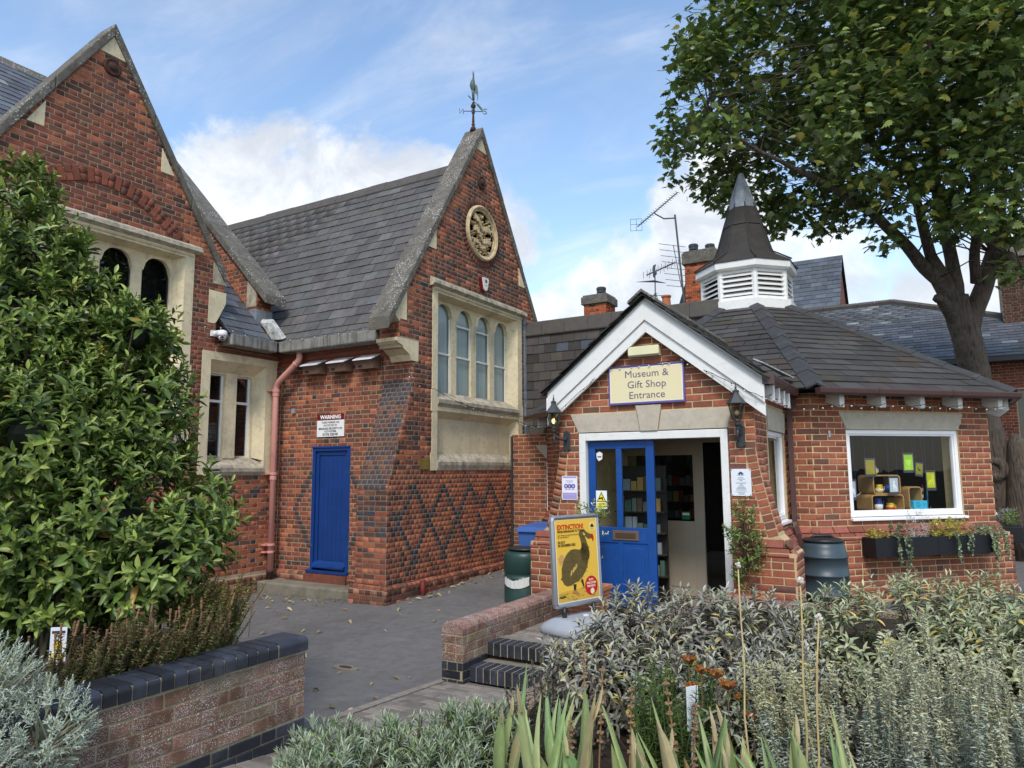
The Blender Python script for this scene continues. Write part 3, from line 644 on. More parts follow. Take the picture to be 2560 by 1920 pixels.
# ---- wing roof
SLATE_C = [(4, lin('#5a5753')), (4, lin('#5f5c58')), (3, lin('#53504d')), (.4, lin('#5e6060')), (.2, lin('#6a6662'))]
def unit_slate():
    # tail lifted and a little thick: x across, y up the slope, z out
    return ([(-.5, 0, .35), (.5, 0, .35), (.5, 0, 1.0), (-.5, 0, 1.0), (-.5, 1.12, -.15), (.5, 1.12, -.15), (.5, 1.12, .2), (-.5, 1.12, .2)],
            [(0, 1, 2, 3), (3, 2, 6, 7), (1, 5, 6, 2), (4, 0, 3, 7)])
SL_UNITS = {'t': unit_slate()}
def slates(pool, F, v0, v1, gauge, w, uL, uR, cols, th=.018, gap=.007, jitc=.09):
    fl = uL if callable(uL) else (lambda v: uL); fr = uR if callable(uR) else (lambda v: uR)
    v = v0; j = 0
    while v < v1 - gauge * .3:
        lo, hi = fl(v + gauge / 2), fr(v + gauge / 2); u = math.floor(lo / w) * w + (w / 2 if j % 2 else 0)
        if u > lo: u -= w
        while u < hi:
            a, c = max(u, lo), min(u + w, hi)
            if c - a > .03:
                pool.add('t', F.m((a + c) / 2, v + RND.uniform(-.004, .004), RND.uniform(0, .003), c - a - gap, gauge, th * RND.uniform(.8, 1.25), RND.uniform(-.006, .006)), jit(pick(cols), jitc, hue=.04))
            u += w
        v += gauge; j += 1
vr = Vector((0, 1, SL)).normalized(); FR = Frame((0, 8.46, 3.86), (1, 0, 0), (0, -vr.z, vr.y), vr)
sl = Pool(SL_UNITS); LR = (10.76 - 8.46) / vr.y
slates(sl, FR, 0, LR, .215, .30, -14.5, GX - .40, SLATE_C)
sl.finish('slate', 'slating', wing, M_SLATE, 300, ok=lambda p: True)
b = MB(); b.add([FR.p(-15, 0, -.02), FR.p(GX - .3, 0, -.02), FR.p(GX - .3, LR, -.02), FR.p(-15, LR, -.02), (GX - .3, 13.06, 3.86), (-15, 13.06, 3.86)], [(0, 1, 2, 3), (3, 2, 4, 5)]); b.build('roof', M_ROOFB, wing)
rz = FR.p(0, LR).z; x = -14.6
while x < GX - .45:
    t = MB(); e = min(x + .45, GX - .42); oz = RND.uniform(-.006, .008)
    t.prism(Frame((x, 10.76, rz + oz), (0, 1, 0), (-1, 0, 0)), [(-.13, -.19), (0, .02), (.13, -.19), (.14, -.16), (.02, .05), (-.02, .05), (-.14, -.16)], -(e - x) + .005, 0); t.build('ridge_tile', M_RIDGE, wing); x += .45

# ---- gutters and pipe
g = MB(); g.fbox(FD, -9.62, -7.43, 3.70, 3.89, .10, .36); g.build('gutter', M_GUTTER, wing, bevel=.02)
g = MB(); g.fbox(FL, 7.48, 8.43, 3.70, 3.89, .02, .295); g.build('gutter', M_GUTTER, hall, bevel=.02)
g = MB(); g.add([FL.p(7.45, 3.90, .25), FL.p(8.45, 3.905, .25), FL.p(8.45, 3.91, .0), FL.p(7.45, 3.905, 0)], [(0, 1, 2, 3)]); g.build('gutter_lining', M_LEAD, hall)
px, py = -9.80, 8.58; PR = .052
pip = MB(); pip.tube([(-9.27, 8.6, 3.74), (-9.27, 8.6, 3.60), (-9.30, 8.6, 3.545), (-9.36, 8.605, 3.50), (px + .10, py - .01, 3.235), (px + .03, py, 3.18), (px, py, 3.12), (px, py, 3.0), (px, py, -.05)], PR, 14)
pipe = pip.build('downpipe', M_PINK, wing, smooth=True)
for z, r, h in ((3.06, .068, .05), (3.0, .060, .07), (1.62, .068, .03), (1.55, .060, .06), (.42, .068, .03), (.30, .060, .03)):
    c = MB(); c.lathe((px, py, z), [(PR, -h / 2 - .006), (r, -h / 2), (r, h / 2), (PR, h / 2 + .006)], 16, cap=False)
    if h in (.05, .03): c.fbox(FL, py - .11, py + .11, z - .012, z + .012, .0, .10)
    c.build('pipe_collar', M_PINK, pipe, smooth=False)
c = MB(); c.lathe((px, py, -.32), [(.058, 0), (.058, .28), (.066, .285), (.066, .31), (.052, .315)], 14); c.build('pipe_shoe', M_RUST, pipe, smooth=True)
c = MB(); c.lathe((-9.335, 8.602, 3.52), [(PR, -.05), (.06, -.045), (.06, -.01), (PR, -.005)], 14, axis=(.75, 0, .66), cap=False); c.build('pipe_collar', M_PINK, pipe, smooth=True)

# ---- side door
d = MB(); d.fbox(FD, -9.095, -9.03, .02, 2.075, -.11, .004); d.fbox(FD, -8.30, -8.235, .02, 2.075, -.11, .004); d.fbox(FD, -9.03, -8.30, 2.0, 2.075, -.11, .004); d.fbox(FD, -9.095, -8.235, 2.05, 2.078, -.02, .02)
dr = d.build('side_door', M_BLUED, wing)
d = MB(); d.fbox(FD, -9.029, -8.301, .05, 1.999, -.10, -.055); d.build('door_leaf', M_BLUED, dr)
x = -8.96
for k in range(6):
    e = x + .1; d = MB(); d.fbox(FD, x + .002, e - .002, .19, 1.93, -.058, -.047); d.build('plank', M_BLUED, dr, bevel=.003); x = e
d = MB()
for u0, u1, v0, v1 in ((-9.025, -8.965, .06, 1.995), (-8.365, -8.305, .06, 1.995), (-8.965, -8.365, 1.93, 1.995)): d.fbox(FD, u0, u1, v0, v1, -.06, -.030)
d.build('door_stile', M_BLUED, dr)
d = MB(); exu(d, FD, [(-.06, .19), (.0, .13), (.055, .10), (.055, .075), (-.06, .07)], -9.03, -8.30); d.build('weather_bar', M_BLUED, dr)
d = MB(); exu(d, FD, [(-.1, .045), (.06, .03), (.06, -.012), (-.1, -.012)], -9.14, -8.22); d.build('threshold', M_BLUED, dr)
d = MB(); d.box(-9.84, -7.66, 8.34, 8.72, -.62, -.155); d.build('door_step', M_CONC, wing, bevel=.025)
d = MB(); d.box(-9.14, -8.2, 8.70, 8.86, -.30, -.03, O_DEEP); d.build('brick_threshold', M_OLD, wing)
# small fittings on the wing
c = MB(); c.tube([(-6.82, 8.93, -.02), (-6.82, 8.93, -.34)], .04, 12); c.build('stub_pipe', material('dark_red_paint', lin('#6d2723'), .6), wing, smooth=True)
c = MB(); c.fbox(FD, -9.60, -9.52, 2.66, 2.75, 0, .05); c.build('junction_box', material('grey_plastic', lin('#8f9296'), .5, .05), wing, bevel=.008)

# ---- hall: gable wall on the left with the pent bay beside it
rl = lambda z: (8.0 - z) / SL
b = MB()
slab(b, FL, 2.6, YD, -.8, 3.72, [(9.30 - 5.302, 12.22 - 5.302, 2.08, 5.08), (7.20, 8.58, 1.63, 3.57)], -.4, 0)
b.prism(FL, [(3.40, 3.72), (3.998, 3.72), (3.998, 5.08), (5.458 - rl(5.08), 5.08), (3.40, 8.0 - SL * 2.058)], -.4, 0)
b.prism(FL, [(6.918, 3.72), (7.40, 3.72), (7.40, 4.42), (7.52, 4.42), (7.52, 8.0 - SL * 2.062), (5.458 + rl(5.08), 5.08), (6.918, 5.08)], -.4, 0)
b.prism(FL, [(5.458 - rl(5.08), 5.08), (5.458 + rl(5.08), 5.08), (5.458, 8.0)], -.4, 0)
b.fbox(FL, 2.6, YD, -.8, -.06, -.1, .06)
b.build('wall', M_MORT, hall)
hp = Pool(BR_UNITS)
def uRL(v):
    if v < 3.55: return YD - .012
    if v < 4.42: return 7.40
    return min(7.52, 5.458 + rl(v - .033))
lay(hp, FL, 0.0, 7.85, lambda v: max(3.4, 5.458 - rl(v - .033)) if v > 3.7 else 2.6, uRL, col_L, [rect(9.27 - 5.302, 12.26 - 5.302, 2.055, 5.12), rect(9.2 - 5.302, 12.33 - 5.302, 5.1, 5.26), rect(7.165, 8.615, 1.6, 3.61)])
lay(hp, FL, -.60, -.055, 2.6, YD, M_pl, bond='english', n=.07)
for k in range(-13, 14):                       # relieving arch, bricks on edge in two rings
    dyy = k * .098; zz = 5.83 - .66 * (abs(dyy) / 1.32) ** 2; ang = math.atan(-2 * .66 * dyy / 1.32 ** 2)
    for r, L in ((-.055, .105), (.055, .105)) if k % 2 else ((0, .215),):
        hp.add('h', FL.m(5.458 + dyy - sin(ang) * r, zz + cos(ang) * r, .021, .078, L, .05, ang), jit(pick([(3, O_RED), (3, O_DEEP), (1, O_BROWN)]), .15))
hp.finish('brick', 'brickwork', hall, M_OLD, 300, ok=lambda p: p[2] > 4.6 or (p[1] > 6.9 and p[2] > 3.4) or p[1] > 7.9)
coping(hall, FL, 5.458, 8.0, 3.2, 7.52, -.36, .045, th=.20)
sb = MB(); sb.prism(FL, [(7.40, 4.10), (7.56, 4.42), (7.56, 4.60), (7.24, 4.60), (7.24, 4.06), (7.36, 4.06)], -.3, .012); sb.build('corbel_stone', M_STONE, hall)
sb = MB(); sb.prism(FL, [(7.30, 4.72), (7.56, 4.72), (7.50, 4.90), (7.36, 5.02), (7.30, 5.08)], -.3, .014); sb.build('kneeler', M_SILL, hall)
for P in ([(6.30, 6.25), (6.52, 6.25), (6.30, 6.62)], [(4.40, 6.25), (4.615, 6.62), (4.615, 6.25)], [(5.27, 7.70), (5.65, 7.70), (5.458, 7.995)]):
    sb = MB(); sb.prism(FL, P, -.02, .017); sb.build('stone_block', M_STONE, hall)
stone_window(hall, FL, -5.302, .40, True)
# two-light window in the bay
w2 = MB()
for a in ((7.17, 7.33, 1.60, 3.60), (8.45, 8.61, 1.60, 3.60), (7.33, 8.45, 3.47, 3.60)): w2.fbox(FL, a[0], a[1], a[2], a[3], -.34, .012)
w2.fbox(FL, 8.60, 8.68, 2.75, 3.60, -.05, .010); w2.fbox(FL, 8.60, 8.65, 1.60, 2.0, -.05, .010)
for P in ([(7.33, 3.47, 0), (8.45, 3.47, 0), (8.33, 3.29, -.18), (7.43, 3.29, -.18)],): w2.add([FL.p(*p) for p in P], [(0, 3, 2, 1)])
w2.add([FL.p(8.45, 1.85, 0), FL.p(8.45, 3.47, 0), FL.p(8.33, 3.29, -.18), FL.p(8.33, 1.9, -.18)], [(0, 3, 2, 1)])
win2 = w2.build('bay_window', M_STONE, hall)
c = MB(); c.fbox(FL, 7.745, 7.965, 1.88, 3.30, -.30, -.14); c.build('mullion', M_STONE, win2)
c = MB(); c.fbox(FL, 8.29, 8.34, 1.88, 3.30, -.30, -.17); c.fbox(FL, 7.4, 7.45, 1.88, 3.30, -.30, -.17); c.fbox(FL, 7.4, 8.34, 3.275, 3.32, -.3, -.175); c.build('reveal', M_STONE, win2)
c = MB(); exu(c, FL, [(-.25, 1.93), (.02, 1.76), (.05, 1.72), (.05, 1.66), (.012, 1.60), (-.25, 1.60)], 7.33, 8.45); c.build('sill', M_SILL, win2)
for a, e in ((7.45, 7.745), (7.965, 8.29)):
    c = MB(); c.add([FL.p(a, 1.9, -.24), FL.p(e, 1.9, -.24), FL.p(e, 3.29, -.24), FL.p(a, 3.29, -.24)], [(0, 1, 2, 3)]); p = c.build('pane', M_GLASSD, win2)
    c = MB(); c.fbox(FL, e - .035, e, 1.9, 3.29, -.239, -.215); c.fbox(FL, a, e, 2.80, 2.84, -.239, -.210); c.fbox(FL, a, e, 3.25, 3.28, -.239, -.222); c.build('sash', M_WHITE, p)
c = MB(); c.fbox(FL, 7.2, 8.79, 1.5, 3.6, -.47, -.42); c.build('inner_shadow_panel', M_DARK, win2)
b = MB()
for z, n in ((3.50, .03), (3.575, .06), (3.65, .09)): b.fbox(FL, 7.42, YD, z + .115 - .0, z + .115 + .073 - .03, -.05, n, jit(O_DEEP, .1))
b.build('corbel_course', M_OLD, hall)
# hall roofs
vh = Vector((-1, 0, 1.02)).normalized(); FH = Frame((-9.64, 0, 3.875), (0, 1, 0), (vh.z, 0, -vh.x), vh)
hs = Pool(SL_UNITS); LH = 5.9 / abs(vh.x)
HC = [(4, lin('#5b5f66')), (3, lin('#666a70')), (2, lin('#505358')), (.8, lin('#85857f'))]
slates(hs, FH, 0, LH, .215, .30, lambda v: 7.46 if v < 2.4 else 3.0, 8.30, HC)
vl = Vector((0, 1, SL)).normalized(); FLs = Frame((0, 3.25, 8.0 - .45 - SL * 2.208), (1, 0, 0), (0, -vl.z, vl.y), vl)
slates(hs, FLs, 0, 2.208 / vl.y, .215, .30, -14.2, XL - .42, SLATE_C)
hs.finish('slate', 'slating', hall, M_SLATE, 300, ok=lambda p: p[1] > 7.4 or p[2] > 6.5)
b = MB(); b.add([FH.p(7.45, -.02, -.02), FH.p(8.30, -.02, -.02), FH.p(8.30, LH, -.02), FH.p(7.45, LH, -.02)], [(0, 1, 2, 3)]); b.add([FH.p(-2, 1.1, -.02), FH.p(7.45, 1.1, -.02), FH.p(7.45, LH, -.02), FH.p(-2, LH, -.02)], [(0, 1, 2, 3)])
b.add([FLs.p(-14.4, 0, -.02), FLs.p(XL - .3, 0, -.02), FLs.p(XL - .3, 2.208 / vl.y, -.02), FLs.p(-14.4, 2.208 / vl.y, -.02), (XL - .3, 7.66, FLs.o.z), (-14.4, 7.66, FLs.o.z)], [(0, 1, 2, 3), (3, 2, 4, 5)]); b.build('roof', M_ROOFB, hall)
c = MB(); pr = FH.p(0, LH); c.prism(Frame((pr.x, 0, pr.z), (1, 0, 0), (0, -1, 0)), [(-.16, -.16), (.16, -.16), (.02, .06), (-.02, .06)], -8.4, 2); c.build('ridge_tile', M_COPE, hall)
# parapet wall across the end of the hall roof
FP = Frame((0, 8.30, 0), (1, 0, 0), (0, -1, 0)); zp = lambda x: 4.56 - 1.0 * (x + 9.76)
b = MB(); b.prism(FP, [(-14.5, 3.6), (-10.05, 3.6), (-10.05, zp(-10.05)), (-14.5, zp(-14.5))], -.32, 0); b.build('parapet_wall', M_MORT, hall)
pp = Pool(BR_UNITS)
lay(pp, FP, 3.75, 8.6, lambda v: -11.6 if v < 6 else -14, lambda v: min(-10.05, -9.76 - (v - .03 - 4.56)), col_L)
FPe = Frame((-10.05, 0, 0), (0, 1, 0), (1, 0, 0)); lay(pp, FPe, 3.95, 4.83, 8.30, 8.62, col_L)
pp.finish('parapet_brick', 'parapet_brickwork', hall, M_OLD, 60)
c = MB()
for i in range(6):
    a = -9.76 - i * .8; e = a - .796; c = MB(); c.prism(FP, [(e, zp(e)), (a, zp(a)), (a, zp(a) + .17), (e, zp(e) + .17)], -.40, .06); c.build('coping_stone', M_COPE, hall, bevel=.015)
c = MB(); c.prism(FP, [(-10.30, 4.55), (-10.05, 4.55), (-10.05, zp(-10.05)), (-10.30, zp(-10.30))], -.33, .012); c.build('kneeler', M_SILL, hall)
c = MB(); c.fbox(FP, -10.32, -10.03, 4.20, 4.50, -.34, .014); k = 0
while k < 9:
    x = -10.32 - k * .13; z = 4.44 + k * .13; c.prism(FP, [(x, z - .14), (x, z + .02), (x - .135, z + .115), (x - .135, z - .01)], -.01, .012 + .001 * (k % 2)); k += 1
c.build('lead_flashing', M_LEAD, hall)
c = MB(); c.hexa([(-9.93, 8.30, 4.25), (-9.72, 8.36, 4.22), (-9.52, 8.44, 3.93), (-9.75, 8.40, 3.93), (-9.95, 8.36, 4.32), (-9.74, 8.42, 4.30), (-9.50, 8.5, 3.97), (-9.73, 8.46, 3.97)]); c.build('valley_lead', M_LEADW, wing)
# ------------------------------------------------------------------ gift shop: octagon with a gabled porch
shop = thing('gift_shop', (-2.75, 10.5, 0), 'octagonal brick gift shop with gabled entrance porch and louvred roof turret', 'building')
XC, YE = -2.77, 7.9
FE = Frame((0, YE, 0), (1, 0, 0), (0, -1, 0)); FS = Frame((-1.60, 0, 0), (0, 1, 0), (1, 0, 0)); FO = Frame((0, 9.8, 0), (1, 0, 0), (0, -1, 0))
r2 = sqrt(.5); OC = Vector((-2.715, 13.243, 0)); OS = 2.85; INR = 3.443
FW = Frame((-1.29, 9.8, 0), (1, 1, 0), (1, -1, 0)); FNW = Frame((-6.155, 11.815, 0), (1, -1, 0), (-1, -1, 0)); FR_ = Frame((.725, 11.815, 0), (0, 1, 0), (1, 0, 0))
N_RED, N_DEEP, N_PURP, N_OR = lin('#9a5b46'), lin('#885140'), lin('#704c41'), lin('#a5644b')
def col_N(u, v, hd, j): return jit(pick([(5, N_RED), (4, N_DEEP), (1.6, N_PURP), (2, N_OR)]), .13, hue=.04)
def flare(z):
    if z > 1.87: return 1.17
    if z > .95: return 1.17 + .195 * ((1.87 - z) / .92) ** 1.25
    if z > .79: return 1.365 + .175 * (.95 - z) / .16
    return 1.54
b = MB()
for s in (-1, 1):
    zs = [2.10, 1.87, 1.7, 1.5, 1.3, 1.12, .95, .79, -.6]
    P = [(XC + s * .895, -.6), (XC + s * .895, 2.10)] + [(XC + s * flare(z), z) for z in zs]
    if s > 0: P = P[::-1]
    # split into convex strips
    for k in range(len(zs) - 1):
        z1, z0 = zs[k], zs[k + 1]; q = [(XC + s * .895, z0), (XC + s * flare(z0), z0), (XC + s * flare(z1), z1), (XC + s * .895, z1)]
        b.prism(FE, q if s > 0 else q[::-1], -.34, 0)
b.prism(FE, [(XC - 1.17, 2.10), (XC + 1.17, 2.10), (XC + 1.17, 2.45), (XC, 3.50), (XC - 1.17, 2.45)], -.30, 0)
slab(b, FS, YE + .34, 9.8, -.6, 2.62, [(8.60, 9.62, .98, 2.10)], -.28, 0)
FSL = Frame((-3.94, 0, 0), (0, 1, 0), (-1, 0, 0)); slab(b, FSL, YE + .34, 9.8, -.6, 2.62, [], -.28, 0)
slab(b, FO, -1.6, -1.29, -.6, 2.62, [], -.28, 0)
slab(b, FO, -4.14, -3.94, -.6, 2.62, [], -.28, 0)
slab(b, FW, 0, OS, -.6, 2.62, [(.523, 2.32, 1.0, 2.155)], -.28, 0)
slab(b, FNW, 0, OS, -.6, 2.62, [(1.75, 2.45, 1.0, 2.1)], -.28, 0)
slab(b, FR_, 0, OS, -.6, 2.62, [(.5, 2.3, 1.0, 2.155)], -.28, 0)
# plinths
for F, a, c in ((FW, -.05, OS + .10), (FO, -1.5, -1.25), (FNW, -.1, OS + .05), (FR_, -.03, OS)): b.fbox(F, a, c, -.6, .79, -.05, .10)
b.fbox(FS, YE + .35, 9.8, -.6, .79, -.05, .10)
b.fbox(FE, XC - 1.535, XC - .9, -.6, .79, -.05, .10); b.fbox(FE, XC + .9, XC + 1.535, -.6, .79, -.05, .10)
b.build('wall', M_MORTN, shop)
sp_ = Pool(BR_UNITS)
op_h = rect(XC - .905, XC + .885, -.5, 2.11); lint_h = lambda v: (XC - 1.01 + (2.325 - v) * .45, XC + .94 - (2.325 - v) * .2) if 2.10 < v < 2.335 else None
key_h = lambda v: (XC - .16, XC + .15) if 2.30 < v < 2.36 else None
fb = lambda z: .118 if .94 < z < 1.87 else 0
lay(sp_, FE, .945, 3.42, lambda v: max(XC - flare(v) + fb(v), XC - (3.46 - v) / .8 if v > 2.45 else -9), lambda v: min(XC + flare(v) - fb(v), XC + (3.46 - v) / .8 if v > 2.45 else 9), col_N, [op_h, lint_h, key_h], bond='stretcher', gauge=.0775, joint=.011, n=.006)
for s in (-1, 1):                                     # tumbled bricks up the swept edge of each pier
    z = .985
    while z < 1.86:
        t = ((1.87 - z) / .92); sl_ = -.195 * 1.25 * t ** .25 / .92; a = math.atan(sl_) * s
        sp_.add('h', FE.m(XC + s * (flare(z) - .056), z, .010, .106, .066, .30, -a), col_N(0, 0, 1, 0)); z += .0775
        if s > 0:
            for yy in (YE + .083, YE + .255): sp_.add('h', Frame((XC + flare(z - .0387), 0, z - .0387), (0, 1, 0), (1, 0, -sl_), (sl_, 0, 1)).m(yy, 0, .006, .162, .066, .05), col_N(0, 0, 1, 0))
def splay_course(F, a, c, pool=sp_, joint=.01):       # two bull-nosed splay courses on the plinth
    for i, (v, n) in enumerate(((.875, .03), (.79, .085))):
        Fs = Frame(F.p(0, v, n), F.u, F.n * .80 + F.v * .6, F.v * .80 - F.n * .6)
        lay(pool, Fs, -.045, .06, a, c, lambda u, v_, hd, j: jit(pick([(3, lin('#95584a')), (2, N_DEEP), (1, N_PURP)]), .15), bond='stretcher', gauge=.105, joint=joint, n=.008, phase=.06 * i)
splay_course(FE, XC - 1.50, XC - .9); splay_course(FE, XC + .9, XC + 1.50); splay_course(FW, 0.0, OS + .03); splay_course(FO, -1.55, -1.26); splay_course(FNW, 0, OS); splay_course(FR_, 0, OS); splay_course(FS, YE + .35, 9.75); splay_course(Frame((XC + 1.44, 0, 0), (0, 1, 0), (1, 0, 0)), YE - .08, YE + .34)
for F, a, c in ((FE, XC - 1.54, XC - .9), (FE, XC + .9, XC + 1.54), (FW, -.02, OS + .145), (FO, -1.55, -1.24), (FNW, -.05, OS), (FR_, -.03, OS), (FS, YE + .3, 9.7)):
    lay(sp_, F, -.30, .76, a, c, col_N, bond='garden', gauge=.0775, joint=.011, n=.106)
FSP = Frame((XC + 1.54, 0, 0), (0, 1, 0), (1, 0, 0)); lay(sp_, FSP, -.15, .76, YE - .1, YE + .34, col_N, bond='stretcher', gauge=.0775, joint=.011, n=.006)
b = MB(); b.fbox(FSP, YE - .094, YE + .345, -.5, .785, -.1, .003); b.build('pier_base', M_MORTN, shop)
lay(sp_, FS, .93, 2.55, YE + .004, 9.8, col_N, [rect(8.52, 9.66, .97, 2.36)], bond='header', gauge=.0775, joint=.011, n=.006)
lay(sp_, FO, .93, 2.62, -1.60, -1.29, col_N, bond='stretcher', gauge=.0775, joint=.011, n=.006)
lay(sp_, FW, .93, 2.62, 0, OS, col_N, [rect(.518, 2.325, .97, 2.16), lambda v: (.423 + (2.38 - v) * .42, 2.42 - (2.38 - v) * .42) if 2.15 < v < 2.385 else None], bond='stretcher', gauge=.0775, joint=.011, n=.006, phase=.02)
lay(sp_, FNW, .93, 2.62, 0, OS, col_N, [rect(1.72, 2.48, .97, 2.36)], bond='english', gauge=.0775, joint=.011, n=.006)
lay(sp_, FR_, .93, 2.62, 0, OS, col_N, [rect(.49, 2.31, .97, 2.38)], bond='stretcher', gauge=.0775, joint=.011, n=.006)
sp_.finish('brick', 'brickwork', shop, M_NEW, 300, ok=lambda p: p[2] > .5)
# cast stone over door and windows
c = MB(); c.prism(FE, [(XC - .905, 2.10), (XC - .115, 2.10), (XC - .155, 2.325), (XC - 1.01, 2.325)], -.1, .014); c.prism(FE, [(XC + .105, 2.10), (XC + .885, 2.10), (XC + .94, 2.325), (XC + .145, 2.325)], -.1, .014); li = c.build('door_lintel', M_LINTEL, shop, bevel=.004)
c = MB(); c.prism(FE, [(XC - .108, 2.095), (XC + .098, 2.095), (XC + .148, 2.395), (XC - .158, 2.395)], -.1, .035); c.build('keystone', M_LINTEL, shop, bevel=.004)
c = MB(); c.prism(FW, [(.525, 2.157), (2.318, 2.157), (2.42, 2.378), (.423, 2.378)], -.1, .014); c.build('window_lintel', M_LINTEL, shop, bevel=.004)
c = MB(); c.prism(FS, [(8.60, 2.10), (9.66, 2.10), (9.74, 2.36), (8.52, 2.36)], -.1, .014); c.build('window_lintel', M_LINTEL, shop, bevel=.004)
c = MB(); c.prism(FNW, [(1.72, 2.10), (2.48, 2.10), (2.56, 2.36), (1.64, 2.36)], -.1, .014); c.build('window_lintel', M_LINTEL, shop, bevel=.004)
c = MB(); c.prism(FR_, [(.5, 2.157), (2.3, 2.157), (2.4, 2.378), (.4, 2.378)], -.1, .014); c.build('window_lintel', M_LINTEL, shop, bevel=.004)
def shop_window(F, a, e, z0, z1):
    c = MB(); w = .055
    c.fbox(F, a, e, z1 - w, z1, -.10, -.015); c.fbox(F, a, e, z0, z0 + w, -.10, -.015); c.fbox(F, a, a + w, z0 + w, z1 - w, -.10, -.015); c.fbox(F, e - w, e, z0 + w, z1 - w, -.10, -.015)
    c.fbox(F, a + w, e - w, z1 - w - .022, z1 - w, -.08, -.03); c.fbox(F, a + w, e - w, z0 + w, z0 + w + .022, -.08, -.03); c.fbox(F, a + w, a + w + .022, z0 + w + .022, z1 - w - .022, -.08, -.03); c.fbox(F, e - w - .022, e - w, z0 + w + .022, z1 - w - .022, -.08, -.03)
    o = c.build('shop_window', M_UPVC, shop, bevel=.004)
    c = MB(); exu(c, F, [(-.1, z0 - .001), (.05, z0 - .018), (.05, z0 - .05), (-.1, z0 - .05)], a - .01, e + .03); c.build('sill', M_UPVC, o, bevel=.004)
    c = MB(); c.add([F.p(a + w, z0 + w, -.06), F.p(e - w, z0 + w, -.06), F.p(e - w, z1 - w, -.06), F.p(a + w, z1 - w, -.06)], [(0, 1, 2, 3)]); c.build('pane', M_GLASS, o)
    return o
shop_window(FW, .525, 2.318, 1.03, 2.153); shop_window(FS, 8.62, 9.60, 1.03, 2.098); shop_window(FNW, 1.74, 2.46, 1.03, 2.098); shop_window(FR_, .51, 2.29, 1.03, 2.153)

# ---- porch gable: white barge boards, roof
bx = -2.755; FBg = Frame((0, 7.78, 0), (1, 0, 0), (0, -1, 0)); bz = lambda x: 3.655 - .80 * abs(x - bx)
for s in (-1, 1):
    e = bx + s * 1.295
    for nm, d0, d1, n0, n1, ee in (('barge_board', 0, .275, -.02, .012, e), ('barge_moulding', .278, .415, -.05, -.012, e)):
        P = [(bx, bz(bx) - d0), (bx, bz(bx) - d1), (ee, bz(ee) - d1), (ee, bz(ee) - d0)]
        if s > 0: P = P[::-1]
        if s < 0: P = P[::1]
        c = MB(); c.prism(FBg, P if s < 0 else P, n0, n1); c.build(nm, M_WHITE, shop, bevel=.003)
pr_ = Pool(SL_UNITS)
TC = [(3, lin('#474543')), (3, lin('#413f3d')), (2, lin('#4d4b49')), (1, lin('#474039'))]
vp = Vector((-.78, 0, .625)).normalized()
for s in (-1, 1):
    v_ = Vector((-s, 0, .80)).normalized(); F = Frame((bx + s * 1.345, 0, 3.665 - .80 * 1.345), (0, 1, 0), (s * v_.z, 0, abs(v_.x)), v_)
    Lp = 1.345 / abs(v_.x)
    slates(pr_, F, 0, Lp, .17, .33, 7.70, lambda v: 9.75 + v * .9, TC, th=.022)
    c = MB(); c.add([F.p(7.72, 0, -.03), F.p(11.6, 0, -.03), F.p(11.6, Lp, -.03), F.p(7.72, Lp, -.03)], [(0, 1, 2, 3)]); c.build('porch_roof', M_ROOFB, shop)
y = 7.68
while y < 11.3:
    c = MB(); c.prism(Frame((bx, y, 3.70 + RND.uniform(-.004, .004)), (1, 0, 0), (0, -1, 0)), [(-.17, -.13), (0, .0), (.17, -.13), (.17, -.10), (.0, .035), (-.17, -.10)], -.445, 0); c.build('ridge_tile', M_COPE, shop); y += .45
c = MB(); c.hexa([(-1.62, 8.1, 2.86), (-1.52, 8.1, 2.81), (-1.43, 9.6, 2.80), (-1.60, 9.75, 2.86), (-1.62, 8.1, 2.875), (-1.52, 8.1, 2.825), (-1.43, 9.6, 2.815), (-1.60, 9.75, 2.875)]); c.build('valley_lead', M_LEADW, shop)

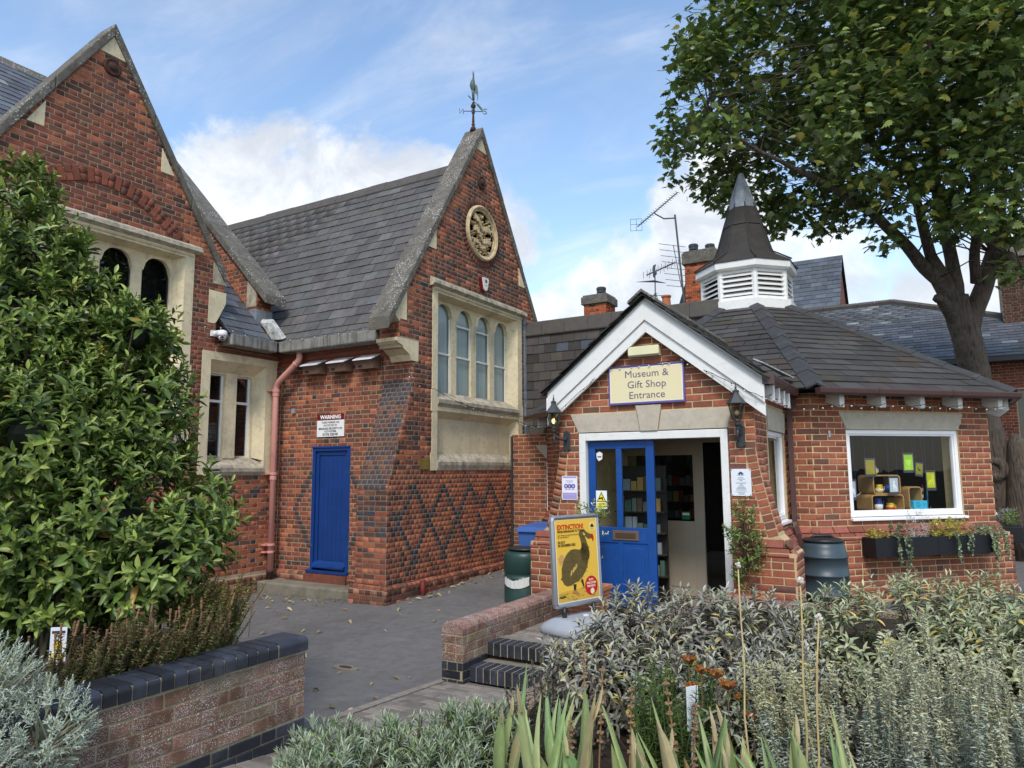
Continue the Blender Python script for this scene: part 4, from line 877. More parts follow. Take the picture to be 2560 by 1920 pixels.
# ---- octagon roof
SO = .60; vo_h = 1 / sqrt(1 + SO * SO); EV = INR + .32; EZ = 2.64; T22 = math.tan(radians(22.5))
def oct_dir(k): return Vector((sin(radians(45 * k)), -cos(radians(45 * k)), 0))      # k=0 faces -Y, k=1 faces the window wall
for k in range(8):
    n_ = oct_dir(k); t_ = Vector((-n_.y, n_.x, 0))
    vv = (-n_ * vo_h + Vector((0, 0, SO * vo_h))); nn = (n_ * SO * vo_h + Vector((0, 0, vo_h)))
    F = Frame(OC + n_ * EV + Vector((0, 0, EZ)), t_, nn, vv); Lr = (EV - .70) / vo_h
    hw = lambda v: (EV - v * vo_h) * T22
    c = MB(); c.add([F.p(-hw(0), 0, -.012), F.p(hw(0), 0, -.012), F.p(hw(Lr), Lr, -.012), F.p(-hw(Lr), Lr, -.012)], [(0, 1, 2, 3)]); c.build('roof', M_ROOFB, shop)
    if k in (0, 1, 2, 7): slates(pr_, F, 0, Lr, .205, .40, lambda v: -hw(v) + .02, lambda v: hw(v) - .02, TC, th=.02)
    # hip tiles on the right-hand edge of this face
    if k in (0, 1, 7, 6):
        p0 = F.p(hw(0), 0, .0); p1 = F.p(hw(Lr), Lr, .0); D = p1 - p0; nh = round(D.length / .46); d = D.normalized(); up = Vector((0, 0, 1)); up = (up - d * up.dot(d)).normalized(); sd_ = d.cross(up)
        for i in range(nh):
            a = p0 + D * (i / nh); e = p0 + D * ((i + 1) / nh + .02); o = .03 + .012; w = .125
            c = MB(); c.hexa([a + sd_ * w + up * (o - .055), a + up * (o + .01), a + up * (o + .035), a + sd_ * w + up * (o - .03), e + sd_ * w + up * (o - .068), e + up * (o - .003), e + up * (o + .022), e + sd_ * w + up * (o - .043)])
            c.hexa([a - sd_ * w + up * (o - .055), a - sd_ * w + up * (o - .03), a + up * (o + .035), a + up * (o + .01), e - sd_ * w + up * (o - .068), e - sd_ * w + up * (o - .043), e + up * (o + .022), e + up * (o - .003)])
            c.build('hip_tile', M_HIP, shop)
pr_.finish('roof_slate', 'slating', shop, M_TILE, 300)
# gutters, brackets
def gutter_run(p0, p1, n, name='gutter'):
    p0, p1, n = Vector(p0), Vector(p1), Vector(n).normalized(); F = Frame(p0, (p1 - p0), n); L = (p1 - p0).length; c = MB()
    exu(c, F, [(-.05, .05), (-.05, -.02), (-.03, -.038), (.015, -.038), (.042, -.012), (.052, .035), (.052, .05)], -.0, L); o = c.build(name, M_BROWN, shop)
    k = .9
    while k < L:
        c = MB(); exu(c, F, [(-.052, .055), (-.054, -.023), (-.032, -.043), (.017, -.043), (.046, -.014), (.058, .035), (.058, .055)], k - .03, k + .03); c.build('gutter_joint', M_BROWN, o); k += 1.15
def oct_pt(k, R): a = radians(45 * k + 22.5); return Vector((OC.x + R / cos(radians(22.5)) * sin(a), OC.y - R / cos(radians(22.5)) * cos(a), 0))
GZ = 2.60
for k in (0, 1, 6):
    p0 = oct_pt(k, EV + .045); p1 = oct_pt(k + 1, EV + .045); gutter_run((p0.x, p0.y, GZ), (p1.x, p1.y, GZ), oct_dir(k + 1))
gutter_run((-1.42, 7.80, GZ), (-1.42, 9.56, GZ), (1, 0, 0)); gutter_run((-4.09, 7.80, GZ), (-4.09, 9.5, GZ), (-1, 0, 0))
c = MB(); c.box(-1.475, -1.355, 7.765, 7.80, 2.54, 2.655); c.build('gutter_stop', M_BROWN, shop)
c = MB(); c.box(-4.15, -4.03, 7.765, 7.80, 2.54, 2.655); c.build('gutter_stop', M_BROWN, shop)
def bracket(F, u, n1=.26, z1=2.60):
    c = MB(); w = .036
    P = [(0.0, z1), (n1, z1), (n1, z1 - .17), (n1 - .03, z1 - .18), (0, z1 - .10)]
    vs = [F.p(u - w, v, n) for n, v in P] + [F.p(u + w, v, n) for n, v in P]; k = len(P)
    c.add(vs, [tuple(range(k - 1, -1, -1)), tuple(range(k, 2 * k))] + [(i, (i + 1) % k, (i + 1) % k + k, i + k) for i in range(k)]); c.build('eaves_bracket', M_WHITE, shop, bevel=.003)
for u in (.28, .91, 1.52, 2.13, 2.80): bracket(FW, u)
for u in (8.12, 8.45, 8.78, 9.1): bracket(FS, u, .18, 2.56)
for u in (.3, .9, 1.5, 2.1, 2.6): bracket(FNW, u)
for u in (.1, .4, .7, 1.0, 1.3): bracket(FR_, u)
c = MB(); c.tube([(-1.46, 9.64, 2.55), (-1.46, 9.66, 2.46), (-1.53, 9.71, 2.38), (-1.53, 9.71, .98), (-1.50, 9.66, .90), (-1.47, 9.58, .84), (-1.47, 9.56, .5)], .042, 4); c.build('downpipe', M_BROWN, shop)

# ---- louvred turret
def ring(k, R, z): p = oct_pt(k, R); return Vector((p.x, p.y, z))
CR_ = .735
def oct_band(name, prof, mat, parent, split=None):
    c = MB(); vs = []
    for R, z in prof:
        for k in range(8): vs.append(ring(k, R, z))
    n = len(prof)
    c.add(vs, [(i * 8 + k, i * 8 + (k + 1) % 8, (i + 1) * 8 + (k + 1) % 8, (i + 1) * 8 + k) for i in range(n - 1) for k in range(8)]); return c.build(name, mat, parent)
tur = oct_band('turret', [(CR_ - .12, 4.3), (CR_ - .12, 5.25)], M_DARK, shop)  # dark inner drum, painted for the shade behind the louvres
oct_band('base_board', [(CR_ + .08, 4.36), (CR_ + .08, 4.58), (CR_ + .02, 4.60), (CR_ - .1, 4.60)], M_WHITE, tur)
oct_band('base_flashing', [(CR_ + .16, 4.26), (CR_ + .07, 4.40), (CR_ + .0, 4.41)], M_LEADW, tur)
oct_band('fascia', [(CR_ - .1, 5.12), (CR_ + .07, 5.13), (CR_ + .10, 5.16), (CR_ + .10, 5.27), (CR_ + .05, 5.28)], M_WHITE, tur)
for k in range(8):
    c = MB(); p = oct_pt(k, CR_); d = (p - Vector((OC.x, OC.y, 0))).normalized(); c.tube([(p.x - d.x * .03, p.y - d.y * .03, 4.58), (p.x - d.x * .03, p.y - d.y * .03, 5.14)], .055, 8); c.build('post', M_WHITE, tur)
    n_ = oct_dir(k); F = Frame(OC + n_ * CR_, Vector((-n_.y, n_.x, 0)), n_); h = CR_ * T22 - .035
    c = MB(); c.fbox(F, -h, h, 4.60, 4.645, -.08, .01); c.fbox(F, -h, h, 5.075, 5.13, -.08, .01); c.build('louvre_rail', M_WHITE, tur)
    for i in range(5):
        z = 4.66 + i * .087; c = MB(); exu(c, F, [(.02, z), (.02, z + .022), (-.085, z + .095), (-.085, z + .073)], -h, h); c.build('louvre_slat', M_WHITE, tur)
SPC = material('spire_cladding', lin('#3b3835'), .8, .2, 6, .3, 60, dirt=[(4, (.09, .085, .08), .55, .8, .5)])
sp0 = oct_band('spire', [(CR_ + .115, 5.27), (CR_ + .105, 5.30), (.60, 5.46), (.50, 5.54), (.44, 5.70), (.335, 6.10), (.205, 6.55)], SPC, tur)
oct_band('spire_joint', [(.345, 6.09), (.352, 6.10), (.338, 6.12)], SPC, sp0)
for k in range(8):
    c = MB(); c.tube([ring(k, CR_ + .13, 5.30), ring(k, .625, 5.465), ring(k, .505, 5.545), ring(k, .447, 5.70), ring(k, .34, 6.10), ring(k, .21, 6.55)], .014, 6); c.build('hip_roll', SPC, sp0)
oct_band('lead_cap', [(.235, 6.46), (.225, 6.52), (.15, 6.78), (.085, 7.02), (.03, 7.16), (.004, 7.19)], M_LEAD, sp0)
for k in range(8):
    c = MB(); c.tube([ring(k, .235, 6.47), ring(k, .155, 6.78), ring(k, .03, 7.17)], .010, 5); c.build('lead_roll', M_LEAD, sp0)

# ---- entrance: frame, doors, room
c = MB(); c.fbox(FE, XC - .90, XC - .815, -.02, 2.09, -.12, .018); c.fbox(FE, XC + .80, XC + .88, -.02, 2.09, -.12, .018); c.fbox(FE, XC - .815, XC + .80, 2.00, 2.09, -.12, .018); c.build('door_frame', M_WHITE, shop, bevel=.006)
dA, dB = XC - .81, XC + .015; FDr = Frame((0, YE + .05, 0), (1, 0, 0), (0, -1, 0)); c = MB()
for u0, u1, v0, v1 in ((dA, dA + .09, .03, 1.99), (dB - .10, dB, .03, 1.99), (dA + .09, dB - .10, 1.90, 1.99), (dA + .09, dB - .10, .80, .98), (dA + .09, dB - .10, .03, .15), (dA + .355, dA + .425, .98, 1.90), (dA + .365, dA + .415, .15, .80)): c.fbox(FDr, u0, u1, v0, v1, -.045, 0)
edoor = c.build('entrance_door', M_BLUE, shop, bevel=.005)
for u0, u1 in ((dA + .09, dA + .365), (dA + .415, dB - .10)):
    c = MB(); c.fbox(FDr, u0, u1, .15, .80, -.035, -.012); c.build('door_panel', M_BLUE, edoor); c = MB(); c.fbox(FDr, u0 + .05, u1 - .05, .20, .75, -.013, -.004); c.build('raised_field', M_BLUE, edoor, bevel=.006)
for u0, u1 in ((dA + .09, dA + .355), (dA + .425, dB - .10)):
    c = MB(); c.add([FDr.p(u0, .98, -.022), FDr.p(u1, .98, -.022), FDr.p(u1, 1.90, -.022), FDr.p(u0, 1.90, -.022)], [(0, 1, 2, 3)]); c.build('pane', M_GLASS, edoor)
c = MB(); c.fbox(FDr, dA + .30, dA + .62, .835, .945, -.001, .012, lin('#6b5a45')); c.fbox(FDr, dA + .335, dA + .585, .86, .92, .012, .017, lin('#4d3f33')); c.build('letterbox', M_PLAST, edoor, bevel=.003)
c = MB(); P = [(dA + .10, 1.85), (dA + .14, 1.87), (dA + .18, 1.85), (dA + .175, 1.78), (dA + .13, 1.755), (dA + .105, 1.79)]; c.prism(FDr, P, -.018, -.016, lin('#e8e8ea')); c.fbox(FDr, dA + .115, dA + .165, 1.80, 1.815, -.0155, -.015, lin('#4c4c55')); c.build('door_sticker', M_PLAIN, edoor)
GRN = material('dark_green_paint', lin('#0e3b33'), .4)
c = MB(); c.box(XC + .77, XC + .80, YE + .1, YE + .85, .03, 1.98); c.build('folded_door_leaf', GRN, shop)
CREAM = material('cream_paint', lin('#b6ab97'), .5, .06)
FI = Frame((0, 9.28, 0), (1, 0, 0), (0, -1, 0)); iA, iB = -3.72, -2.56; c = MB()
for u0, u1, v0, v1 in ((iA, iA + .12, .03, 2.0), (iB - .13, iB, .03, 2.0), (iA + .12, iB - .13, 1.84, 2.0), (iA + .12, iB - .13, .03, .98)): c.fbox(FI, u0, u1, v0, v1, -.04, 0)
for u0, u1, v0, v1 in ((iA + .2, iB - .2, .14, .86),): c.fbox(FI, u0, u1, v0, v1, .001, .008)
idoor = c.build('inner_door', CREAM, shop, bevel=.004)
c = MB(); c.add([FI.p(iA + .12, .98, -.02), FI.p(iB - .13, .98, -.02), FI.p(iB - .13, 1.84, -.02), FI.p(iA + .12, 1.84, -.02)], [(0, 1, 2, 3)]); c.build('pane', M_GLASSD, idoor)
c = MB(); c.fbox(FI, -3.9, -1.62, 2.0, 2.45, -.1, .02); c.build('inner_screen', CREAM, shop)
c = MB(); c.fbox(FI, iB - .30, iB - .19, 1.0, 1.10, -.016, -.012, lin('#1f7a4d')); c.fbox(FI, iB - .29, iB - .20, 1.055, 1.085, -.0115, -.011, lin('#d9e8dd')); c.build('sticker', M_PLAIN, idoor)
FLOORM = material('floor_tile', lin('#8d7f6f'), .4, .2, 3)
c = MB(); c.add([(-3.94, 7.95, .024), (-1.6, 7.95, .024), (-1.6, 9.8, .024), (-3.94, 9.8, .024)], [(0, 1, 2, 3)]); c.add([(oct_pt(k, INR - .2).x, oct_pt(k, INR - .2).y, .0235) for k in range(8)], [tuple(range(8))]); c.build('shop_floor', FLOORM, shop)
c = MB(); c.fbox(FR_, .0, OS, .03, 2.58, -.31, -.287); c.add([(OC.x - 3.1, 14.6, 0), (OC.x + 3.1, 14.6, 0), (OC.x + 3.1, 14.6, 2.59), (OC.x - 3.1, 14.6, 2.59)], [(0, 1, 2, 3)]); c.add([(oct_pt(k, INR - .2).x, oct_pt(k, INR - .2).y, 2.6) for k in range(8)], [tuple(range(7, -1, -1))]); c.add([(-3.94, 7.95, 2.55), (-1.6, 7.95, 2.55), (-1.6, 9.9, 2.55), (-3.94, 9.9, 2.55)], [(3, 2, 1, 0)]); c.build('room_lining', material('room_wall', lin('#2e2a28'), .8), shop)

# ------------------------------------------------------------------ tile-hung link between the buildings
link_b = thing('link_building', (-5.2, 12.6, -.1), 'dark tile-hung link with ridge tiles between the gable and the gift shop', 'building')
FK = Frame((0, 12.42, 0), (1, 0, 0), (0, -1, 0))
c = MB(); c.fbox(FK, GX - .5, -3.2, 2.33, 4.50, -.3, -.02); c.build('wall', M_ROOFB, link_b)
lk = Pool(SL_UNITS); KC = [(4, lin('#4a4542')), (3, lin('#524d49')), (2, lin('#403c3a')), (1, lin('#5b564c')), (.5, lin('#525860'))]
slates(lk, FK, 2.34, 4.36, .182, .265, GX, -3.2, KC, th=.018)
lk.finish('hung_tile', 'tile_hanging', link_b, M_TILE, 300)
x = GX - .1
while x < -3.2:
    c = MB(); e = x + .50; exu(c, Frame((x, 12.42, 0), (1, 0, 0), (0, -1, 0)), [(.045, 4.34), (.055, 4.36), (.02, 4.62), (-.10, 4.66), (-.3, 4.5), (-.3, 4.34)], .003, .497); c.build('ridge_tile', M_RIDGE, link_b); x += .5
c = MB(); exu(c, Frame((GX + .01, 0, 0), (0, 1, 0), (1, 0, 0)), [(0, 2.30), (.02, 2.30), (.02, 4.68), (0, 4.68)], 12.34, 12.42); k = 0
while k < 29:
    z = 2.30 + k * .083; c.prism(FG, [(12.345, z + .08), (12.27, z + .083), (12.345, z)], .0, .021 + .001 * (k % 2)); k += 1
c.build('lead_flashing', M_LEAD, link_b)
FK2 = Frame((0, 11.85, 0), (1, 0, 0), (0, -1, 0)); c = MB(); c.fbox(FK2, GX, -6.1, -.5, 2.34, -.3, 0); c.build('lower_wall', M_MORTN, link_b)
l2 = Pool(BR_UNITS); lay(l2, FK2, -.2, 2.34, GX + .01, -6.1, col_N, bond='stretcher', gauge=.0775, joint=.011, n=.006); l2.finish('brick', 'brickwork', link_b, M_NEW, 300)
c = MB(); c.prism(FK2, [(-6.42, 2.12), (-6.10, 1.78), (-6.05, 1.78), (-6.05, 2.12)], -.02, .015); c.build('lintel', M_LINTEL, link_b)
c = MB(); c.fbox(FK2, -6.16, -6.12, .72, 1.80, .0, .05); c.build('window_jamb', M_UPVC, link_b)
c = MB(); c.tube([(GX + .03, 11.80, 2.3), (GX + .03, 11.80, -.2)], .025, 8); c.build('waste_pipe', M_BLACKM, link_b)
# ------------------------------------------------------------------ lettering
def text(F, body, u, v, size, col, parent, n=.004, align='CENTER', sx=1.0, name='lettering', bold=0.0, spacing=1.0):
    cu = bpy.data.curves.new('lettering', 'FONT'); cu.body = body; cu.size = size; cu.align_x = align; cu.extrude = 0.0008; cu.offset = bold; cu.resolution_u = 3; cu.space_character = spacing
    ob = bpy.data.objects.new('lettering_tmp', cu); COL.objects.link(ob); bpy.context.view_layer.update()
    me = bpy.data.meshes.new_from_object(ob.evaluated_get(bpy.context.evaluated_depsgraph_get())); bpy.data.objects.remove(ob); bpy.data.curves.remove(cu)
    o0 = org(parent)
    for vt in me.vertices:
        vt.co = F.p(u + vt.co.x * sx, v + vt.co.y, n + vt.co.z) - o0
    me.materials.clear(); me.materials.append(M_PLAIN)
    a = me.attributes.new('col', 'FLOAT_COLOR', 'CORNER'); c4 = np.ones((len(me.loops), 4), np.float32); c4[:, :3] = col; a.data.foreach_set('color', c4.ravel())
    me.update(); return link(name, me, parent)

# ---- signs on walls
PURP, CRM = lin('#6457a0'), lin('#e6dab0')
FSg = Frame((0, YE - .012, 0), (1, 0, 0), (0, -1, 0))
t = thing('entrance_sign', (-2.79, YE, 2.41), 'cream sign with purple edge reading Museum & Gift Shop Entrance', 'sign')
c = MB(); c.fbox(FSg, -3.25, -2.335, 2.412, 2.865, 0, .035, PURP); c.build('board', M_PLAST, t); c = MB(); c.fbox(FSg, -3.234, -2.352, 2.434, 2.845, .035, .037, lin('#f1edda')); c.fbox(FSg, -3.225, -2.361, 2.443, 2.836, .037, .0375, CRM); c.build('face', M_PLAIN, t)
for ln, z in (('Museum &', 2.725), ('Gift Shop', 2.60), ('Entrance', 2.475)): text(FSg, ln, -2.78, z, .118, lin('#6a627c'), t, .039, sx=1.05)
t = thing('bulkhead_light', (-2.79, YE, 2.97), 'cream bulkhead lamp above the entrance sign', 'lamp'); c = MB()
c.prism(FSg, [(-2.975, 2.975), (-2.61, 2.975), (-2.605, 2.985), (-2.605, 3.07), (-2.612, 3.08), (-2.972, 3.08), (-2.98, 3.07), (-2.98, 2.985)], 0, .09, lin('#e3deb4')); c.build('diffuser', M_PLAST, t, bevel=.015)
c = MB(); c.fbox(FSg, -2.985, -2.60, 2.962, 2.976, 0, .06, lin('#bdb896')); c.build('base', M_PLAST, t)
t = thing('warning_sign', (-8.68, YD, 2.23), 'white security warning notice with maroon heading above the blue side door', 'sign'); FWs = Frame((0, YD - .014, 0), (1, 0, 0), (0, -1, 0))
c = MB(); c.fbox(FWs, -8.99, -8.37, 2.237, 2.618, 0, .006, lin('#eeeeec')); c.build('board', M_PLAIN, t); c = MB(); c.fbox(FWs, -8.99, -8.37, 2.515, 2.618, .006, .0075, lin('#6e1a1a')); c.build('heading_band', M_PLAIN, t)
text(FWs, 'WARNING', -8.68, 2.538, .088, lin('#f5f5f3'), t, .009, bold=.003, sx=1.1)
for ln, z, s, g in (('THESE PREMISES ARE', 2.462, .044, '#8a8a8c'), ('PROTECTED BY', 2.412, .044, '#8a8a8c'), ('BRADLING SECURITY LTD', 2.358, .046, '#3d3d40'), ('CCTV SYSTEMS', 2.313, .040, '#55555a'), ('01376 328100', 2.255, .060, '#2d2d30')): text(FWs, ln, -8.68, z, s, lin(g), t, .008, bold=.0012)
t = thing('visitor_plaque', (-1.76, YE, 1.365), 'white plaque with a small building emblem on the right door pier', 'plaque')
c = MB(); c.fbox(FSg, -1.868, -1.66, 1.365, 1.652, 0, .007, lin('#e4e8ee')); c.build('board', M_PLAIN, t)
FPq = FSg; c = MB(); c.prism(FPq, [(-1.80, 1.583), (-1.73, 1.583), (-1.735, 1.602), (-1.75, 1.615), (-1.765, 1.622), (-1.78, 1.615), (-1.795, 1.602)], .007, .0085, lin('#2b4a63')); c.prism(FPq, [(-1.767, 1.62), (-1.763, 1.62), (-1.765, 1.635)], .007, .0085, lin('#2b4a63'))
for x in (-1.79, -1.765, -1.74): c.fbox(FPq, x - .006, x + .006, 1.585, 1.598, .0085, .009, lin('#c8d4de'))
z = 1.555
for i, w in enumerate((.05, .085, .03, .13, .10, .03, .06, .085, .10, .105, .13, .08, .06)): c.fbox(FPq, -1.765 - w / 2, -1.765 + w / 2, z, z + (.0015 if w == .13 else .005), .007, .008, lin('#5a6f84')); z -= .0145
for x in (-1.858, -1.67):
    for zz in (1.375, 1.642): c.fbox(FPq, x - .004, x + .004, zz - .004, zz + .004, .007, .011, lin('#33363a'))
c.build('print', M_PLAIN, t)
t = thing('museum_award_plaque', (-3.80, YE, 1.29), 'white and lilac plaque with three purple circles reading MLA', 'plaque')
c = MB(); c.fbox(FSg, -3.906, -3.70, 1.292, 1.58, 0, .007, lin('#e9e9f2')); c.fbox(FSg, -3.897, -3.709, 1.30, 1.378, .007, .008, lin('#a99cce')); c.fbox(FSg, -3.897, -3.709, 1.556, 1.574, .007, .008, lin('#a99cce')); c.fbox(FSg, -3.87, -3.735, 1.415, 1.420, .007, .008, lin('#7d76a0')); c.fbox(FSg, -3.865, -3.74, 1.352, 1.355, .008, .0085, lin('#d9d4ea'))
c.build('board', M_PLAIN, t); c = MB()
for x in (-3.851, -3.803, -3.755): c.lathe(FSg.p(x, 1.457, .0075), [(.0285, 0), (.0285, .001), (.0003, .001)], 20, FSg.n, lin('#7a6cb0'))
c.build('roundel', M_PLAIN, t)
for ch, x in (('M', -3.851), ('L', -3.803), ('A', -3.755)): text(FSg, ch, x, 1.446, .032, lin('#f0eef7'), t, .010, bold=.0006)
for ln, z in (('BRAINTREE', 1.518), ('MUSEUM', 1.503)): text(FSg, ln, -3.803, z, .014, lin('#8b84ad'), t, .009, spacing=1.5)
FDs = Frame((0, YE + .05, 0), (1, 0, 0), (0, -1, 0))
t = thing('camera_notice', (-3.42, YE + .04, 1.15), 'yellow and white CCTV in operation notice stuck on the blue entrance door', 'sign')
c = MB(); c.fbox(FDs, -3.485, -3.345, 1.19, 1.405, .002, .005, lin('#eaf0f0')); c.fbox(FDs, -3.475, -3.355, 1.20, 1.262, .005, .006, lin('#e8e23c')); c.build('board', M_PLAIN, t)
c = MB(); c.prism(FDs, [(-3.477, 1.272), (-3.353, 1.272), (-3.415, 1.392)], .005, .006, lin('#23231c')); c.prism(FDs, [(-3.463, 1.280), (-3.367, 1.280), (-3.415, 1.374)], .006, .007, lin('#efd92a')); c.prism(FDs, [(-3.445, 1.300), (-3.395, 1.316), (-3.40, 1.332), (-3.45, 1.316)], .007, .008, lin('#23231c')); c.prism(FDs, [(-3.405, 1.290), (-3.392, 1.290), (-3.395, 1.315), (-3.41, 1.312)], .007, .008, lin('#23231c')); c.build('symbol', M_PLAIN, t)
text(FDs, 'CCTV', -3.415, 1.238, .026, lin('#23231c'), t, .007, bold=.0006); text(FDs, 'in operation', -3.415, 1.213, .021, lin('#23231c'), t, .007)
t = thing('brass_plaque', (GX, 9.09, 1.67), 'small brass plaque left of the cream stone panel on the gable wall', 'plaque'); FGp = Frame((GX + .012, 0, 0), (0, 1, 0), (1, 0, 0))
c = MB(); c.fbox(FGp, 8.965, 9.215, 1.675, 1.855, 0, .008, lin('#7d6a33')); c.build('board', M_PLAST, t); c = MB()
for z, w in ((1.83, .16), (1.805, .03), (1.775, .14), (1.74, .15), (1.70, .12)): c.fbox(FGp, 9.09 - w / 2, 9.09 + w / 2, z, z + .007, .008, .009, lin('#b7a468'))
c.build('print', M_PLAIN, t)

# ---- alarm box, camera, boxes
t = thing('alarm_box', (GX, 10.78, 4.9), 'white burglar alarm box with maroon sides on the pointed gable', 'alarm box')
Pf = [(10.72, 5.19), (10.66, 5.17), (10.72, 4.96), (10.75, 4.93), (10.82, 4.93), (10.85, 4.96), (10.91, 5.17), (10.85, 5.19)][::-1]
c = MB(); c.prism(FGp, [(p[0], p[1]) for p in Pf], 0, .06, lin('#6e1b24')); c.build('backbox', M_PLAST, t); c = MB(); c.prism(FGp, [(10.785 + (u - 10.785) * .92, 5.06 + (v - 5.06) * .95) for u, v in Pf], .06, .085, lin('#e6dfd0')); c.build('cover', M_PLAST, t, bevel=.01)
c = MB(); c.lathe(FGp.p(10.785, 5.115, .086), [(.035, 0), (.035, .002), (.026, .002), (.026, .0005), (.0003, .0005)], 18, FGp.n, lin('#5d5a68')); c.fbox(FGp, 10.765, 10.805, 5.105, 5.12, .087, .089, lin('#5d5a68')); c.fbox(FGp, 10.75, 10.82, 5.03, 5.04, .085, .0865, lin('#8a8580')); c.build('badge', M_PLAIN, t)
t = thing('security_camera', (XL, 7.38, 3.87), 'white dome security camera at the end of the hall gutter', 'camera'); CWH = material('camera_white', lin('#e6e8ea'), .35, .03)
q = FL.p(7.36, 3.80, .22); c = MB(); c.fbox(FL, 7.29, 7.43, 3.84, 3.93, 0.01, .06); c.tube([FL.p(7.36, 3.885, .05), FL.p(7.36, 3.885, .22)], .05, 14); c.build('arm', CWH, t, smooth=False)
c = MB(); c.lathe((q.x, q.y, 3.90), [(.05, .02), (.075, .0), (.078, -.05), (.072, -.075)], 20); c.build('housing', CWH, t, smooth=True); c = MB(); c.ball((q.x, q.y, 3.815), .062, 16, 10); eye = c.build('eyeball', CWH, t, smooth=True)
e = Vector((q.x, q.y, 3.815)); dd = (Vector((-6, 4.5, 1)) - e).normalized(); sd2 = dd.cross(Vector((0, 0, 1))).normalized(); c = MB(); c.lathe(e + dd * .055, [(.034, 0), (.034, .008), (.0005, .008)], 16, dd, (.02, .02, .022)); c.build('lens_face', M_PLAST, eye)
c = MB()
for s in (-1, 1): c.lathe(e + dd * .063 + sd2 * s * .015, [(.009, 0), (.009, .003), (.0004, .003)], 10, dd, (.7, .7, .7))
c.build('lens', M_PLAST, eye)
def nest_box(x0, lab):
    t = thing('nest_box', (x0 + .2, YD, 3.36), lab, 'nest box', 'swift boxes under the gutter'); w = .405
    c = MB(); vs = [(0, 3.30), (.18, 3.30), (.215, 3.44), (0, 3.53)]; F = Frame((0, YD - .012, 0), (1, 0, 0), (0, -1, 0)); exu(c, F, vs, x0 + .02, x0 + w - .02); c.build('body', M_RAW, t)
    c = MB(); exu(c, F, [(0, 3.545), (.255, 3.435), (.255, 3.45), (0, 3.562)], x0, x0 + w); c.build('lid', material_lid, t)
    c = MB(); c.prism(Frame((0, YD - .012 - .19, 0), (1, 0, 0), (0, -.906, -.42)), [(x0 + .07, 3.335), (x0 + .15, 3.335), (x0 + .15, 3.365), (x0 + .07, 3.365)], -.012, .006, BLACK); c.build('entrance_hole', M_PLAIN, t)
material_lid = material('lid_white', lin('#dcdfe2'), .5, .05)
nest_box(-9.19, 'wooden nest box with sloping white lid, nearest the pink downpipe'); nest_box(-8.585, 'middle one of three wooden nest boxes with sloping white lids'); nest_box(-7.99, 'wooden nest box with sloping white lid, nearest the pointed gable')

# ---- lanterns by the door
def lantern(x, lit, lab):
    t = thing('wall_lantern', (x, YE, 1.9), lab, 'lantern', 'lanterns either side of the entrance'); F = Frame((x, YE - .012, 0), (1, 0, 0), (0, -1, 0)); sx = -.10 if x < XC else .0
    P = [(-.045, 1.90), (.0, 1.875), (.045, 1.90), (.045, 2.11), (.0, 2.14), (-.045, 2.11)]; c = MB(); c.prism(F, P, 0, .02); c.build('backplate', M_BLACKM, t, bevel=.006)
    y0 = YE - .17; c = MB(); c.tube([(x, YE - .02, 2.06), (x, YE - .07, 2.02), (x + sx * .5, YE - .12, 2.03), (x + sx, y0, 2.07), (x + sx, y0, 2.12)], .017, 8); c.tube([(x + sx, y0, 2.10), (x + sx, y0, 1.93)], [.016, .006], 8); c.build('bracket', M_BLACKM, t, smooth=True)
    C0 = (x + sx, y0, 0); a0 = radians(12)
    c = MB(); c.lathe((C0[0], C0[1], 2.10), [(.022, 0), (.03, .03), (.022, .05), (.05, .075)], 12); c.build('cup', M_BLACKM, t, smooth=True)
    c = MB()
    for k in range(6):
        a = a0 + k * pi / 3; c.tube([(C0[0] + .047 * cos(a), C0[1] + .047 * sin(a), 2.17), (C0[0] + .082 * cos(a), C0[1] + .082 * sin(a), 2.345)], .006, 5)
    c.build('cage', M_BLACKM, t)
    c = MB(); c.lathe((C0[0], C0[1], 2.172), [(.045, 0), (.079, .172)], 6, cap=False, a0=a0); c.build('pane', LGLASS, t)
    c = MB(); c.lathe((C0[0], C0[1], 2.34), [(.075, .0), (.104, .0), (.106, .008), (.07, .055), (.035, .10), (.03, .125), (.035, .13), (.035, .145), (.02, .15), (.008, .165), (.013, .18), (.006, .195), (.0035, .23), (.0003, .235)], 6, a0=a0); c.build('roof', M_BLACKM, t)
    c = MB(); c.ball((C0[0], C0[1], 2.245), .026, 12, 8, sq=1.3); c.build('bulb', BULBL if lit else BULB, t, smooth=True)
LGLASS = glass_material('lantern_glass', (.62, .6, .5), .7); BULB = material('bulb', lin('#d9d4be'), .4, 0); BULBL = material('lit_bulb', lin('#f3e6b0'), .4, 0, emit=((1, .83, .45), 1.6))
lantern(-3.83, True, 'black hexagonal wall lantern with lit bulb above the lilac plaque'); lantern(-1.745, False, 'black hexagonal wall lantern with unlit bulb above the white plaque')

